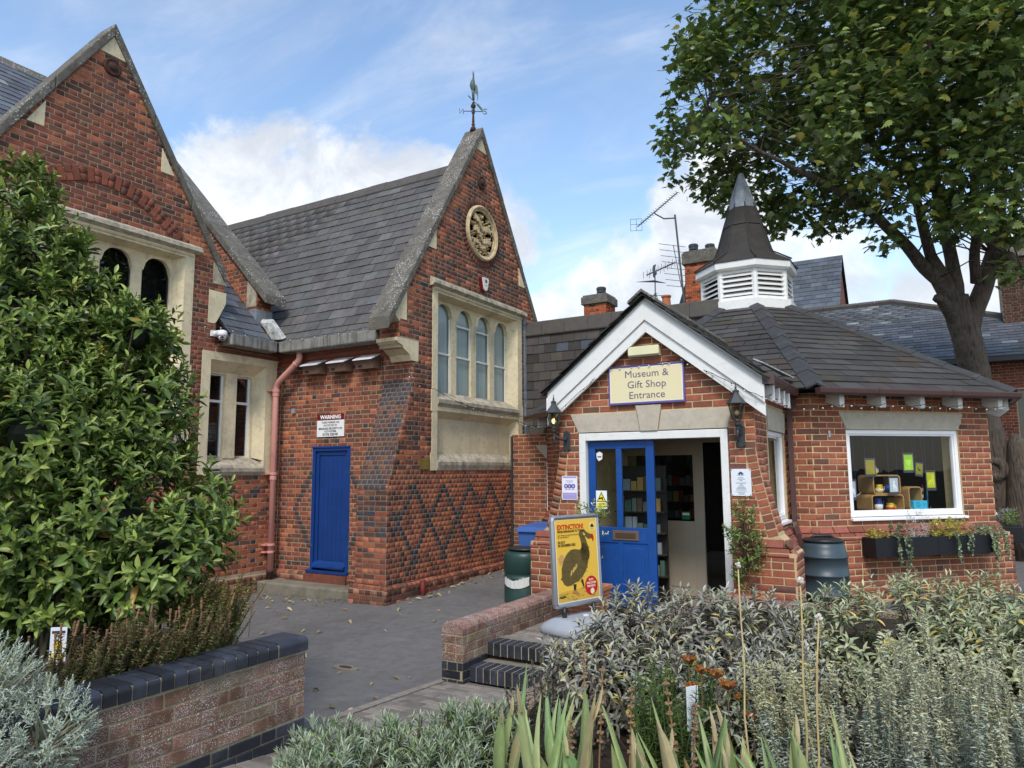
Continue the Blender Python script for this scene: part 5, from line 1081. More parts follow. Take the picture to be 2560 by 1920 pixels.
# ---- weathervane on the gable
def letter_arm(t, p, d, ch):
    p = Vector(p); d = Vector(d).normalized(); c = MB(); e = p + d * .19; c.tube([p, e], .008, 6); c.build('compass_arm', M_RUST2, t, smooth=True)
    F0 = Frame(e, d, d.cross(Vector((0, 0, 1)))); F = type('o', (), {'p': staticmethod(lambda u, v, n=0: F0.p(u * .8, v * .8, n))}); st = {'N': [[(0, -.06), (0, .06), (.09, -.06), (.09, .06)]], 'S': [[(.09, .05), (.05, .065), (.01, .045), (.02, .01), (.07, -.01), (.085, -.045), (.05, -.065), (0, -.05)]], 'E': [[(.09, .06), (0, .06), (0, -.06), (.09, -.06)], [(0, 0), (.07, 0)]], 'W': [[(0, .06), (.03, -.06), (.055, .03), (.08, -.06), (.11, .06)]]}[ch]
    c = MB()
    for s in st: c.tube([F.p(u, v, 0) for u, v in s], .008, 6)
    c.build('compass_letter', M_RUST2, t, smooth=True)
M_RUST2 = material('grey_iron', lin('#55585e'), .7, .3, 20)
V0 = Vector((GX - .17, 10.76, 8.12)); vane = thing('weathervane', V0, 'verdigris long-necked bird weathervane on top of the pointed gable', 'weathervane')
VS = .74
def vz(h): return (V0.x, V0.y, V0.z + h * VS)
c = MB(); c.tube([vz(-.05), vz(.05), vz(.09), vz(.13), vz(.17), vz(.2), vz(.5)], [.07, .05, .022, .038, .02, .026, .016], 8); c.build('spindle', M_RUST, vane, smooth=True)
c = MB(); c.tube([vz(.42), vz(.47), vz(.55), vz(.58)], [.02, .035, .035, .02], 10); c.build('hub', M_RUST2, vane, smooth=True)
for ch, d in (('N', (-.75, -.5, 0)), ('S', (.75, .5, 0)), ('E', (.5, -.75, 0)), ('W', (-.5, .75, 0))): letter_arm(vane, vz(.5), d, ch)
c = MB(); c.ball(vz(.64), .050, 14, 10); c.build('ball', M_RUST, vane, smooth=True); c = MB(); c.ball(vz(.725), .026, 10, 6); c.build('knob', M_VERD, vane, smooth=True)
va = Vector((.86, .5, 0)); c = MB(); a0_ = Vector(vz(.78)); c.tube([a0_ - va * .09 + Vector((0, 0, .10)), a0_ + va * .15 - Vector((0, 0, .15))], .009, 6); c.build('arrow_shaft', M_RUST2, vane)
Fv0 = Frame(a0_, va, va.cross(Vector((0, 0, 1)))); Fv = type('o', (), {'p': staticmethod(lambda u, v, n=0: Fv0.p(u * VS, v * VS, n * VS))}); c = MB(); c.prism(Fv, [(.09, -.12), (.12, -.06), (.24, -.22), (.25, -.33), (.21, -.26)], -.006, .006); c.prism(Fv, [(-.12, .13), (-.15, .19), (-.07, .11), (-.10, .09)], -.006, .006); c.build('arrow_tail', M_VERD, vane)
c = MB(); c.tube([Fv.p(-.01, .02), Fv.p(-.02, .2), Fv.p(-.015, .30)], [.011, .013, .03], 8); c.tube([Fv.p(.02, .02), Fv.p(.015, .2), Fv.p(.0, .3)], [.011, .013, .03], 8); c.build('leg', M_VERD, vane, smooth=True)
c = MB(); c.tube([Fv.p(.02, .24), Fv.p(.0, .32), Fv.p(-.02, .42), Fv.p(-.015, .52), Fv.p(.0, .60), Fv.p(.005, .68), Fv.p(.0, .75), Fv.p(-.005, .84)], [.010, .042, .056, .046, .022, .015, .017, .003], 10); c.build('body', M_VERD, vane, smooth=True)
c = MB(); c.prism(Fv, [(.02, .36), (.05, .44), (.085, .45), (.115, .36), (.13, .22), (.12, .08), (.095, -.02), (.105, .12), (.09, .22), (.07, .14), (.055, .24), (.035, .2)], -.012, .012); c.build('wing', M_VERD, vane)

# ---- A-board
pa, pb = Vector((-3.30, 6.51, 0)), Vector((-3.09, 7.17, 0)); ua = (pb - pa).normalized(); na = Vector((ua.y, -ua.x, 0))
pc = (pa + pb) / 2; FA = Frame((pc.x, pc.y, 0), ua, na + Vector((0, 0, .05)), (-na * .05 + Vector((0, 0, 1))))
ab = thing('poster_stand', (pc.x, pc.y, .02), 'yellow Extinction dodo poster in a silver pavement sign frame', 'pavement sign')
HW, Z0, Z1 = .365, .27, 1.19
def rrect(w, z0, z1, r, n=5):
    P = []
    for cx, cz, a in ((w - r, z0 + r, -pi / 2), (w - r, z1 - r, 0), (-w + r, z1 - r, pi / 2), (-w + r, z0 + r, pi)):
        for k in range(n + 1): P.append((cx + r * cos(a + k * pi / 2 / n), cz + r * sin(a + k * pi / 2 / n)))
    return P
c = MB(); c.prism(FA, rrect(HW, Z0, Z1, .05), -.03, .0); c.build('back_panel', M_ALU, ab)
c = MB(); A_, B_ = rrect(HW, Z0, Z1, .05), rrect(HW - .045, Z0 + .045, Z1 - .045, .01); n_ = len(A_)
for i in range(n_):
    j = (i + 1) % n_; mA, mB_ = [((A_[k][0] + B_[k][0]) / 2, (A_[k][1] + B_[k][1]) / 2) for k in (i, j)]
    c.add([FA.p(*A_[i], 0), FA.p(*A_[j], 0), FA.p(*mB_, .016), FA.p(*mA, .016), FA.p(*B_[j], .006), FA.p(*B_[i], .006)], [(0, 1, 2, 3), (3, 2, 4, 5)])
c.build('frame', M_ALU, ab)
c = MB(); c.fbox(FA, -HW + .045, HW - .045, Z0 + .045, Z1 - .045, .002, .004, lin('#f1f1ec')); c.fbox(FA, -HW + .055, HW - .055, Z0 + .055, Z1 - .05, .004, .0045, lin('#edc04a')); po = c.build('poster', M_PLAIN, ab)
# poster art, u in [-.28,.28], v measured from the top
W_, TOP, H_ = .62, Z1 - .05, Z1 - .05 - (Z0 + .055)
def pu(x): return (x - .5) * W_
def pvv(y): return TOP - y * H_
def art(polys, col, n, name='print'):
    c = MB()
    for P in polys: c.prism(FA, [(pu(x), pvv(y)) for x, y in P][::-1], n - .0004, n, col)
    return c.build(name, M_PLAIN, po)
DK, MD, LT = lin('#3a3120'), lin('#66572f'), lin('#e0bd66')
art([[(0, .885), (.2, .87), (.45, .86), (.7, .85), (1, .87), (1, 1), (0, 1)]], lin('#d6ab45'), .0052)
art([[(.05, .45), (.03, .48), (.06, .47)], [(.04, .47), (.09, .425), (.16, .43), (.17, .49), (.12, .53), (.07, .56), (.05, .52)]], lin('#caa060'), .0053)
body = [(.10, .69), (.07, .72), (.11, .74), (.15, .79), (.22, .815), (.32, .81), (.40, .785), (.50, .77), (.60, .72), (.68, .66), (.73, .60), (.76, .53), (.80, .47), (.80, .42), (.75, .36), (.69, .31), (.66, .27), (.66, .235), (.69, .22), (.73, .23), (.77, .255), (.80, .262), (.84, .255), (.86, .225), (.85, .20), (.80, .185), (.75, .17), (.71, .145), (.66, .135), (.60, .14), (.56, .165), (.56, .21), (.585, .25), (.61, .30), (.61, .35), (.57, .385), (.50, .385), (.43, .37), (.34, .375), (.26, .41), (.19, .46), (.14, .52), (.10, .60)]
bc = (.42, .52)
c = MB()
def fan(P, ctr, col, n):
    for i in range(len(P)):
        a, b_ = P[i], P[(i + 1) % len(P)]; c.add([FA.p(pu(ctr[0]), pvv(ctr[1]), n), FA.p(pu(a[0]), pvv(a[1]), n), FA.p(pu(b_[0]), pvv(b_[1]), n)], [(0, 2, 1)], col)
trunk = body[:22] + body[37:]; fan(body[:16] + [(.80, .47), (.70, .40)] + body[37:], (.42, .58), MD, .0056)
for P, cc_ in (([(.80, .47), (.80, .42), (.75, .36), (.69, .31), (.61, .30), (.61, .35), (.57, .385), (.60, .50), (.70, .60)], (.69, .42)), ([(.40, .40), (.57, .385), (.62, .36), (.80, .47), (.76, .53), (.68, .66), (.50, .74), (.40, .70)], (.58, .54)), ([(.585, .25), (.605, .31), (.60, .38), (.70, .46), (.80, .44), (.785, .37), (.75, .31), (.72, .25), (.69, .21)], (.68, .32)), ([(.66, .235), (.69, .22), (.73, .23), (.75, .17), (.71, .145), (.66, .135), (.60, .14), (.56, .165), (.56, .21), (.585, .25)], (.64, .19)), ([(.73, .23), (.77, .255), (.80, .262), (.84, .255), (.86, .225), (.85, .20), (.80, .185), (.75, .17)], (.79, .22))): fan(P, cc_, MD, .0057)
rr = random.Random(3)
for k in range(230):                                   # feather strokes
    x, y = rr.uniform(.12, .78), rr.uniform(.36, .80)
    if ((x - .42) / .30) ** 2 + ((y - .58) / .21) ** 2 > 1 and not (.60 < x < .78 and .33 < y < .62): continue
    a = rr.uniform(-.5, .9); l = rr.uniform(.012, .03); c.prism(FA, [(pu(x), pvv(y)), (pu(x + l * cos(a)), pvv(y + l * sin(a) * .6)), (pu(x + l * .5), pvv(y + l * .55))], .0058, .0060 + .0001 * (k % 3), rr.choice([DK, DK, DK, DK, lin('#7a6a3a'), lin('#94804a')]))
for k in range(7):                                     # pale wing
    x, y = .30 + .028 * k, .68 - .016 * k; c.prism(FA, [(pu(x - .018), pvv(y + .03)), (pu(x + .012), pvv(y + .015)), (pu(x + .035), pvv(y - .035)), (pu(x + .005), pvv(y - .04))], .0058, .0062 + .0001 * (k % 4), LT if k % 2 else lin('#8f7640'))
for P, col in (([(.36, .80), (.44, .80), (.42, .875), (.37, .875)], DK), ([(.55, .77), (.60, .75), (.63, .84), (.595, .845)], DK), ([(.37, .875), (.42, .875), (.50, .925), (.56, .95), (.46, .93), (.50, .97), (.42, .93), (.32, .905)], lin('#b3803d')), ([(.595, .845), (.63, .84), (.69, .87), (.55, .865)], lin('#b3803d')), ([(.86, .195), (.905, .205), (.925, .24), (.92, .285), (.89, .30), (.90, .26), (.85, .26), (.84, .235)], lin('#b1281f')), ([(.63, .18), (.67, .17), (.72, .20), (.69, .215)], LT)): fan(P, (sum(p[0] for p in P) / len(P), sum(p[1] for p in P) / len(P)), col, .0064)
c.lathe(FA.p(pu(.655), pvv(.185), .0062), [(.007, 0), (.007, .0005), (.0003, .0005)], 10, FA.n, DK)
for k in range(26):                                    # ground and grass marks
    x, y = rr.uniform(.02, .98), rr.uniform(.89, .99); c.prism(FA, [(pu(x), pvv(y)), (pu(x + rr.uniform(.03, .09)), pvv(y - rr.uniform(0, .015))), (pu(x + .03), pvv(y + .008))], .0053, .0055 + .0001 * (k % 3), lin('#7a6a32'))
for k in range(9):
    a = pi * (k + .5) / 9; c.prism(FA, [(pu(.10), pvv(.955)), (pu(.10 + .10 * cos(a)), pvv(.95 - .055 * sin(a))), (pu(.10 + .02 * cos(a + .4)), pvv(.95 - .02))], .0056, .0058 + .0001 * (k % 3), lin('#4d4a26'))
c.build('dodo_print', M_PLAIN, po)
c = MB(); c.lathe(FA.p(pu(.80), pvv(.845), .0066), [(.098, 0), (.098, .0006), (.0003, .0006)], 32, FA.n, lin('#c32422')); c.build('red_roundel', M_PLAIN, po)
art([[(.83, .045), (.97, .045), (.97, .155), (.83, .155)]], lin('#f3d678'), .0054, 'logo_panel'); art([[(.855, .115), (.945, .115), (.94, .095), (.92, .075), (.90, .068), (.88, .075), (.86, .095)], [(.897, .07), (.903, .07), (.90, .052)]], DK, .0058, 'logo')
c = MB()
for y, w in ((.128, .09), (.138, .07)): c.fbox(FA, pu(.90 - w / 2), pu(.90 + w / 2), pvv(y + .004), pvv(y), .0054, .0057, lin('#7a6a40'))
c.build('logo_text', M_PLAIN, po)
text(FA, 'EXTINCTION!', pu(.035), pvv(.115), .068, lin('#c8371e'), po, .008, 'LEFT', .93, bold=.0016)
text(FA, 'FROM DINOSAURS TO TODAY', pu(.04), pvv(.155), .0315, lin('#5a4a1c'), po, .008, 'LEFT', .93, bold=.0006)
text(FA, 'WHY THINGS GO EXTINCT AND HOW', pu(.04), pvv(.195), .0185, lin('#94762c'), po, .008, 'LEFT', .98); text(FA, 'WE CAN PREVENT IT', pu(.04), pvv(.220), .0185, lin('#94762c'), po, .008, 'LEFT', .98)
text(FA, '26 JULY', pu(.04), pvv(.285), .034, lin('#54461c'), po, .008, 'LEFT', .95, bold=.0006); text(FA, '20 DECEMBER 2025', pu(.04), pvv(.325), .034, lin('#54461c'), po, .008, 'LEFT', .9, bold=.0006)
for ln, y in (('PLAY', .785), ('DISCOVER', .825), ('PREVENT', .865)): text(FA, ln, pu(.80), pvv(y), .031, lin('#f0e3c8'), po, .0082, bold=.0005)
c = MB(); c.lathe(FA.p(pu(.82), pvv(.915), .0074), [(.030, 0), (.030, .0004), (.022, .0004), (.022, .0002), (.0003, .0002)], 20, FA.n, lin('#f0e3c8'))
c.build('ammonite_mark', M_PLAIN, po)
# springs and base
for s in (-.22, .22):
    c = MB(); c.lathe(FA.p(s, .17, -.012), [(.022, 0), (.027, .008), (.022, .016), (.027, .024), (.022, .032), (.027, .04), (.022, .048), (.027, .056), (.022, .064), (.022, .10)], 14, col=(.03, .03, .032)); c.build('spring', M_PLAST, ab, smooth=True)
BG = lin('#9ea3a9')
def loft(mb, secs, col):
    n = len(secs[0]); vs = [p for s in secs for p in s]; k = len(secs)
    mb.add(vs, [(i * n + j, i * n + (j + 1) % n, (i + 1) * n + (j + 1) % n, (i + 1) * n + j) for i in range(k - 1) for j in range(n)] + [tuple(range(n - 1, -1, -1)), tuple(range((k - 1) * n, k * n))], col)
def sec(w, d, z, r=.35, n=28):
    P = []
    for k in range(n):
        a = 2 * pi * k / n; e = .45; x = w * math.copysign(abs(cos(a)) ** e, cos(a)); y = d * math.copysign(abs(sin(a)) ** e, sin(a)); q = FA.p(x, 0, 0) + na * y; P.append((q.x, q.y, z))
    return P
c = MB(); loft(c, [sec(.40, .27, .025), sec(.41, .28, .045), sec(.41, .28, .085), sec(.38, .25, .115), sec(.33, .19, .15), sec(.31, .13, .172), sec(.30, .10, .176)], BG); c.build('base', M_PLAST, ab, smooth=True)
c = MB()
for s in (-1, 1):
    q = FA.p(s * .33, 0, 0) + na * .2; c.lathe((q.x, q.y, .022), [(.05, 0), (.05, .03), (.045, .035)], 14, col=BG)
c.build('foot', M_PLAST, ab)
c = MB(); q = FA.p(.02, 0, 0) + na * .05; c.lathe((q.x, q.y, .172), [(.03, 0), (.03, .012), (.0005, .012)], 16, col=lin('#e8eaea')); c.build('filler_cap', M_PLAST, ab)

# ---- water butts and bin
t = thing('water_butt', (-1.13, 9.02, .02), 'dark slate ribbed water butt beside the window box', 'water butt'); WC = lin('#3b4a52')
c = MB(); c.lathe((-1.13, 9.02, .02), [(.245, 0), (.25, .03), (.262, .05), (.262, .20), (.270, .205), (.270, .215), (.262, .22), (.258, .42), (.268, .425), (.268, .44), (.258, .445), (.25, .62), (.262, .625), (.262, .645), (.248, .65), (.235, .74), (.21, .79), (.19, .80), (.0005, .80)], 36, col=WC); c.build('barrel', M_PLAST, t, smooth=True)
c = MB(); c.lathe((-1.13, 9.02, .815), [(.22, 0), (.225, .02), (.21, .035), (.10, .05), (.09, .035), (.0005, .035)], 30, col=(.02, .022, .024)); ld = c.build('lid', M_PLAST, t, smooth=True)
c = MB(); c.tube([(-1.25, 8.95, .85), (-1.21, 8.97, .88), (-1.05, 9.06, .88), (-1.01, 9.08, .85)], .016, 8, (.02, .022, .024)); c.build('handle', M_PLAST, ld, smooth=True)
t = thing('compost_bin', (-5.10, 9.05, -.21), 'dark green barrel with a torn white label behind the low brick wall', 'water butt'); GC = lin('#27443f')
c = MB(); zb = -.22; c.lathe((-5.10, 9.05, zb), [(.285, 0), (.295, .02), (.29, .05), (.29, .33), (.282, .34), (.30, .355), (.30, .38), (.285, .39), (.285, .44), (.295, .45), (.295, .66), (.285, .70), (.25, .735), (.0005, .74)], 36, col=GC); br = c.build('barrel', M_PLAST, t, smooth=True)
c = MB(); c.lathe((-5.08, 9.03, .53), [(.24, 0), (.25, .012), (.23, .03), (.0005, .035)], 26, col=(.025, .027, .028), axis=(.03, .02, 1)); c.build('lid', M_PLAST, t, smooth=True)
c = MB(); lc = Vector((-5.10, 9.05, 0))
import_noise = noise.noise
for k in range(22):
    a = radians(-128 + k * 3.6); a2 = radians(-128 + (k + 1) * 3.6); u = k / 21
    top = .175 - .05 * (1 - abs(2 * u - .9)) - .02 * noise.noise((k * .9, 0, 0)); bt = .02 + .045 * (2 * u - 1) ** 2 + .01 * noise.noise((k * .8, 5, 0)); r = .304
    c.add([lc + Vector((r * cos(a), r * sin(a), bt)), lc + Vector((r * cos(a2), r * sin(a2), bt)), lc + Vector((r * cos(a2), r * sin(a2), top)), lc + Vector((r * cos(a), r * sin(a), top))], [(0, 1, 2, 3)], jit(lin('#d9d9d4'), .12))
c.build('torn_label', M_PLAIN, br)
t = thing('wheelie_bin', (-5.35, 10.05, -.18), 'blue wheeled bin with closed lid behind the dark green barrel', 'bin'); BC = lin('#3f66a8')
c = MB(); c.hexa([(-5.57, 9.83, -.14), (-5.13, 9.83, -.14), (-5.13, 10.27, -.14), (-5.57, 10.27, -.14), (-5.63, 9.77, .70), (-5.07, 9.77, .70), (-5.07, 10.33, .70), (-5.63, 10.33, .70)], BC); c.build('body', M_PLAST, t, bevel=.02)
c = MB(); c.hexa([(-5.66, 9.73, .70), (-5.04, 9.73, .70), (-5.04, 10.36, .70), (-5.66, 10.36, .70), (-5.63, 9.77, .78), (-5.07, 9.77, .78), (-5.09, 10.34, .83), (-5.61, 10.34, .83)], BC); c.build('lid', M_PLAST, t, bevel=.02)
for x in (-5.53, -5.17):
    c = MB(); c.lathe((x - .03, 10.28, -.06), [(.1, 0), (.1, .06)], 16, (1, 0, 0), (.02, .02, .02)); c.build('wheel', M_PLAST, t)

# ---- terracotta planters (plants follow later)
def square_pot(x, y, w, h, lab):
    t = thing('terracotta_pot', (x, y, .02), lab, 'plant pot', 'square terracotta pots by the entrance'); c = MB(); a, e = w / 2, w / 2 * .78
    c.hexa([(x - e, y - e, .022), (x + e, y - e, .022), (x + e, y + e, .022), (x - e, y + e, .022), (x - a, y - a, h), (x + a, y - a, h), (x + a, y + a, h), (x - a, y + a, h)]); c.build('pot', M_TERRA, t, bevel=.008)
    c = MB()
    for k in range(5):
        z = .09 + k * (h - .12) / 5; q = e + (a - e) * z / h
        for s in (-1, 1):
            c.box(x - q - .004, x + q + .004, y + s * q - .006, y + s * q + .006, z, z + .012); c.box(x + s * q - .006, x + s * q + .006, y - q - .004, y + q + .004, z, z + .012)
    c.build('moulded_band', M_TERRA, t, bevel=.003)
    c = MB()
    for s in (-1, 1): c.box(x - a - .012, x + a + .012, y + s * (a - .012) - .02, y + s * (a - .012) + .02, h - .03, h + .02); c.box(x + s * (a - .012) - .02, x + s * (a - .012) + .02, y - a + .008, y + a - .008, h - .03, h + .02)
    c.build('rim', M_TERRA, t, bevel=.006)
    c = MB(); c.box(x - a + .02, x + a - .02, y - a + .02, y + a - .02, h - .06, h - .04); c.build('compost', M_SOIL, t)
square_pot(-1.70, 7.66, .40, .36, 'square terracotta pot holding a small bay on the right of the doorway'); square_pot(-3.43, 7.55, .40, .34, 'square terracotta pot half hidden behind the poster stand')

# ---- window boxes
def window_box(u0, u1, lab):
    o = FW.p((u0 + u1) / 2, .56, .25); t = thing('window_box', o, lab, 'window box', 'black planters under the shop window'); c = MB(); WB = lin('#1d2027')
    slabs = [(u0, u1, .56, .79, .345, .355), (u0, u1, .56, .79, .125, .135), (u0, u0 + .01, .56, .79, .135, .345), (u1 - .01, u1, .56, .79, .135, .345), (u0 + .01, u1 - .01, .56, .57, .135, .345)]
    for s in slabs: c.fbox(FW, *s)
    c.build('trough', M_BLACKP, t, bevel=.002); c = MB(); c.fbox(FW, u0 + .012, u1 - .012, .70, .755, .137, .343); c.build('compost', M_SOIL, t); c = MB(); c.fbox(FW, u0 + .05, u1 - .12, .535, .557, .11, .32); c.build('bearer', M_RAW, t)
window_box(.56, 1.50, 'black window box below the shop window, left half, nearer the water butt'); window_box(1.505, 2.46, 'black window box below the shop window, right half, with ivy spilling over its end')
t = thing('window_box', FR_.p(1.3, .6, .25), 'black window box beyond the right corner of the gift shop', 'window box'); c = MB(); c.fbox(FR_, .75, 1.9, .58, .80, .11, .36); c.build('trough', M_BLACKP, t, bevel=.004)
t = thing('cup_hook', FW.p(.26, 2.08, 0), 'small silver hook plate on the brickwork left of the shop window', 'hook'); c = MB(); c.fbox(FW, .245, .275, 2.05, 2.135, .012, .016, lin('#d8dadc')); c.build('plate', M_ALU, t); c = MB(); c.tube([FW.p(.26, 2.10, .016), FW.p(.262, 2.10, .04), FW.p(.27, 2.08, .045), FW.p(.265, 2.065, .03)], .004, 6); c.build('hook', M_ALU, t)

# ---- window display
def dfr(u, v, n): return FW.p(u, v, n)
def hang(u, v, w, h, n, col, shape, lab, tilt=0.0):
    F = Frame(FW.p(u, v, n), FW.u * cos(tilt) + FW.v * sin(tilt), FW.n, FW.v * cos(tilt) - FW.u * sin(tilt)); t = thing('paper_hanging', FW.p(u, v - h / 2, n), lab, 'paper picture', 'paper pictures hung in the shop window')
    c = MB(); c.fbox(F, -w / 2, w / 2, -h / 2, h / 2, -.002, 0, lin('#4a4850')); c.fbox(F, -w * .4, w * .4, -h * .36, h * .40, 0, .001, col); c.build('card', M_PLAIN, t)
    c = MB()
    for s in (-.42, .42): c.tube([F.p(s * w, h / 2, 0), FW.p(u + s * w, 2.07, n)], .0018, 4, lin('#2a3f8c'))
    c.build('ribbon', M_PLAIN, t)
    if shape:
        c = MB(); P = [(x * w, y * h) for x, y in shape[0]]; cx, cy = sum(p[0] for p in P) / len(P), sum(p[1] for p in P) / len(P)
        for i in range(len(P)): c.add([F.p(cx, cy, .0016), F.p(*P[i], .0016), F.p(*P[(i + 1) % len(P)], .0016)], [(0, 1, 2)], shape[1])
        c.build('cut_out', M_PLAIN, t)
ROO = [(-.08, .22), (.05, .28), (.12, .2), (.05, .12), (.16, .02), (.26, -.1), (.22, -.28), (.14, -.28), (.13, -.16), (.0, -.14), (.02, -.27), (-.06, -.27), (-.1, -.1), (-.14, .0), (-.06, .1)]
DINO = [(-.34, -.22), (-.26, -.02), (-.1, .06), (.08, .05), (.18, .22), (.14, .26), (.06, .24), (.10, .3), (.24, .3), (.28, .2), (.26, .0), (.3, -.2), (.22, -.24), (.18, -.1), (.06, -.1), (.04, -.24), (-.04, -.24), (-.06, -.1), (-.16, -.1), (-.18, -.24), (-.26, -.24), (-.24, -.14)]
MAM = [(-.36, -.2), (-.38, .02), (-.2, .16), (.1, .12), (.3, .02), (.34, -.2), (.24, -.24), (.2, -.1), (-.02, -.08), (-.06, -.24), (-.16, -.24), (-.16, -.06), (-.28, -.22)]
CUP = [(-.3, .16), (.28, .16), (.2, -.04), (.04, -.16), (.05, -.26), (.14, -.3), (-.14, -.3), (-.05, -.26), (-.04, -.16), (-.2, -.04)]
BIRD = [(-.25, .1), (-.15, .16), (-.12, .06), (.1, .0), (.3, -.14), (.1, -.1), (-.05, -.12), (-.15, -.02)]
hang(1.005, 1.66, .175, .25, -.16, lin('#a59332'), None, 'dark card with a plain mustard yellow paper panel in the shop window'); hang(1.345, 1.42, .165, .24, -.14, lin('#c9c9cf'), (ROO, lin('#f4f4f4')), 'grey paper picture with a white wallaby-like animal in the shop window')
hang(1.625, 1.72, .18, .27, -.16, lin('#a9d92e'), (CUP, lin('#c6ef5a')), 'lime green paper picture with a cup shape in the shop window'); hang(1.785, 1.63, .13, .19, -.15, lin('#8f8a1e'), (BIRD, lin('#23211a')), 'small olive paper picture with a dark flying bird in the shop window', -.12)
hang(1.955, 1.48, .165, .27, -.14, lin('#c3c324'), (DINO, lin('#e9e44a')), 'yellow paper picture with a long-necked dinosaur in the shop window'); hang(0.685, 1.37, .15, .27, -.15, lin('#b9b9c2'), (MAM, lin('#eeeef2')), 'grey paper picture with a white shaggy animal at the left of the shop window')
FWd = Frame(FW.p(.23, 0, 0), FW.u, FW.n)
def ply_box(u0, u1, v0, v1, lab):
    t = thing('display_cube', FWd.p((u0 + u1) / 2, v0, -.35), lab, 'display shelf'); A_ = []; F = Frame(FWd.p((u0 + u1) / 2, v0, 0), FWd.u, FWd.n); w, h = (u1 - u0) / 2, v1 - v0
    c = MB(); O, I = rrect(w, 0, h, .05), rrect(w - .016, .016, h - .016, .036); n = len(O)
    for i in range(n):
        j = (i + 1) % n; c.add([F.p(*O[i], -.2), F.p(*O[j], -.2), F.p(*I[j], -.2), F.p(*I[i], -.2), F.p(*O[i], -.48), F.p(*O[j], -.48), F.p(*I[j], -.48), F.p(*I[i], -.48)], [(0, 1, 2, 3), (0, 4, 5, 1), (3, 2, 6, 7), (4, 7, 6, 5)])
    c.build('shell', M_WOOD, t)
ply_box(.80, 1.32, 1.065, 1.30, 'lower pale plywood display cube in the shop window'); ply_box(.84, 1.28, 1.302, 1.56, 'upper pale plywood display cube in the shop window'); ply_box(1.40, 1.62, 1.08, 1.40, 'pale plywood display cube set back behind the hanging pictures')
def jug(u, v, n, r, h, c1, c2, lab):
    t = thing('painted_jug', FWd.p(u, v, n), lab, 'jug'); q = FWd.p(u, v, n); c = MB(); c.lathe(q, [(r * .7, 0), (r, h * .25), (r * .95, h * .5)], 16, col=c1, cap=True); c.lathe(q, [(r * .95, h * .5), (r * .7, h * .8), (r * .8, h), (r * .7, h), (r * .6, h * .8)], 16, col=c2, cap=False); c.build('body', M_PLAST, t, smooth=True)
    c = MB(); c.tube([FWd.p(u + r * .8, v + h * .75, n), FWd.p(u + r * 1.5, v + h * .7, n), FWd.p(u + r * 1.5, v + h * .35, n), FWd.p(u + r * .9, v + h * .25, n)], r * .13, 7, c2); c.build('handle', M_PLAST, t, smooth=True)
jug(.99, 1.083, -.30, .055, .17, lin('#e9e6da'), lin('#2c3f8f'), 'white jug with blue rim in the lower display cube'); jug(1.16, 1.083, -.28, .06, .10, lin('#c83a2a'), lin('#e9c62e'), 'low yellow and red pot in the lower display cube')
jug(1.02, 1.32, -.30, .055, .11, lin('#e2dcb8'), lin('#e0b92a'), 'cream and yellow pot in the upper display cube'); jug(.97, 1.562, -.33, .05, .11, lin('#e8d23a'), lin('#ece9dc'), 'yellow and white jug on top of the display cubes')
t = thing('blue_ball', FWd.p(1.17, 1.32, -.3), 'shiny blue ball in the upper display cube', 'ball'); c = MB(); c.ball(FWd.p(1.17, 1.375, -.30), .055, 16, 10, lin('#1c4fc0')); c.build('sphere', M_PLAST, t, smooth=True)
t = thing('gift_box', FWd.p(1.56, 1.06, -.22), 'turquoise gift box with a small drawing in the shop window', 'box'); c = MB(); c.fbox(FWd, 1.43, 1.68, 1.06, 1.085, -.34, -.14, lin('#2fa0c4')); c.fbox(FWd, 1.44, 1.665, 1.085, 1.21, -.32, -.17, lin('#43b6d8')); c.build('carton', M_PLAIN, t); c = MB()
for k in range(14): a = k * 2.4; c.fbox(FWd, 1.51 + .03 * cos(a) * (k / 14 + .3), 1.518 + .03 * cos(a) * (k / 14 + .3), 1.155 + .03 * sin(a), 1.165 + .03 * sin(a), -.17, -.169, lin('#1d4a63'))
for k in range(6): a = k * 2.4; c.fbox(FWd, 1.61 + .015 * cos(a), 1.617 + .015 * cos(a), 1.155 + .02 * sin(a), 1.163 + .02 * sin(a), -.17, -.1685, lin('#1d4a63'))
c.build('print', M_PLAIN, t)
for u, col, h, lab in ((1.71, ['#e6e2d8', '#8a2a22'], .36, 'striped white and red stick standing behind the turquoise box'), (1.79, ['#3a9a8c', '#2f6fb5'], .42, 'green and blue stick standing behind the turquoise box')):
    t = thing('painted_stick', FWd.p(u, 1.06, -.3), lab, 'stick'); c = MB()
    for k in range(8): c.tube([FWd.p(u + .01 * k * .3, 1.06 + h * k / 8, -.3), FWd.p(u + .01 * (k + 1) * .3, 1.06 + h * (k + 1) / 8, -.3)], .011, 8, lin(col[k % 2]))
    c.build('rod', M_PLAST, t)
t = thing('display_branch', FW.p(.70, 1.06, -.2), 'bare white twig branch at the left of the shop window', 'branch'); c = MB(); rr = random.Random(8)
for k in range(9):
    p = FW.p(.70, 1.10 + .05 * k, -.2); q = FW.p(.70 + rr.uniform(-.05, .16), 1.2 + .06 * k + rr.uniform(0, .06), -.2 + rr.uniform(-.05, .05)); c.tube([p, (p + q) / 2 + Vector((0, 0, .015)), q], [.006, .005, .002], 5, lin('#cfc8bb'))
c.tube([FW.p(.70, 1.06, -.2), FW.p(.70, 1.62, -.2)], .010, 6, lin('#4a4440')); c.build('twigs', M_TWIG, t)
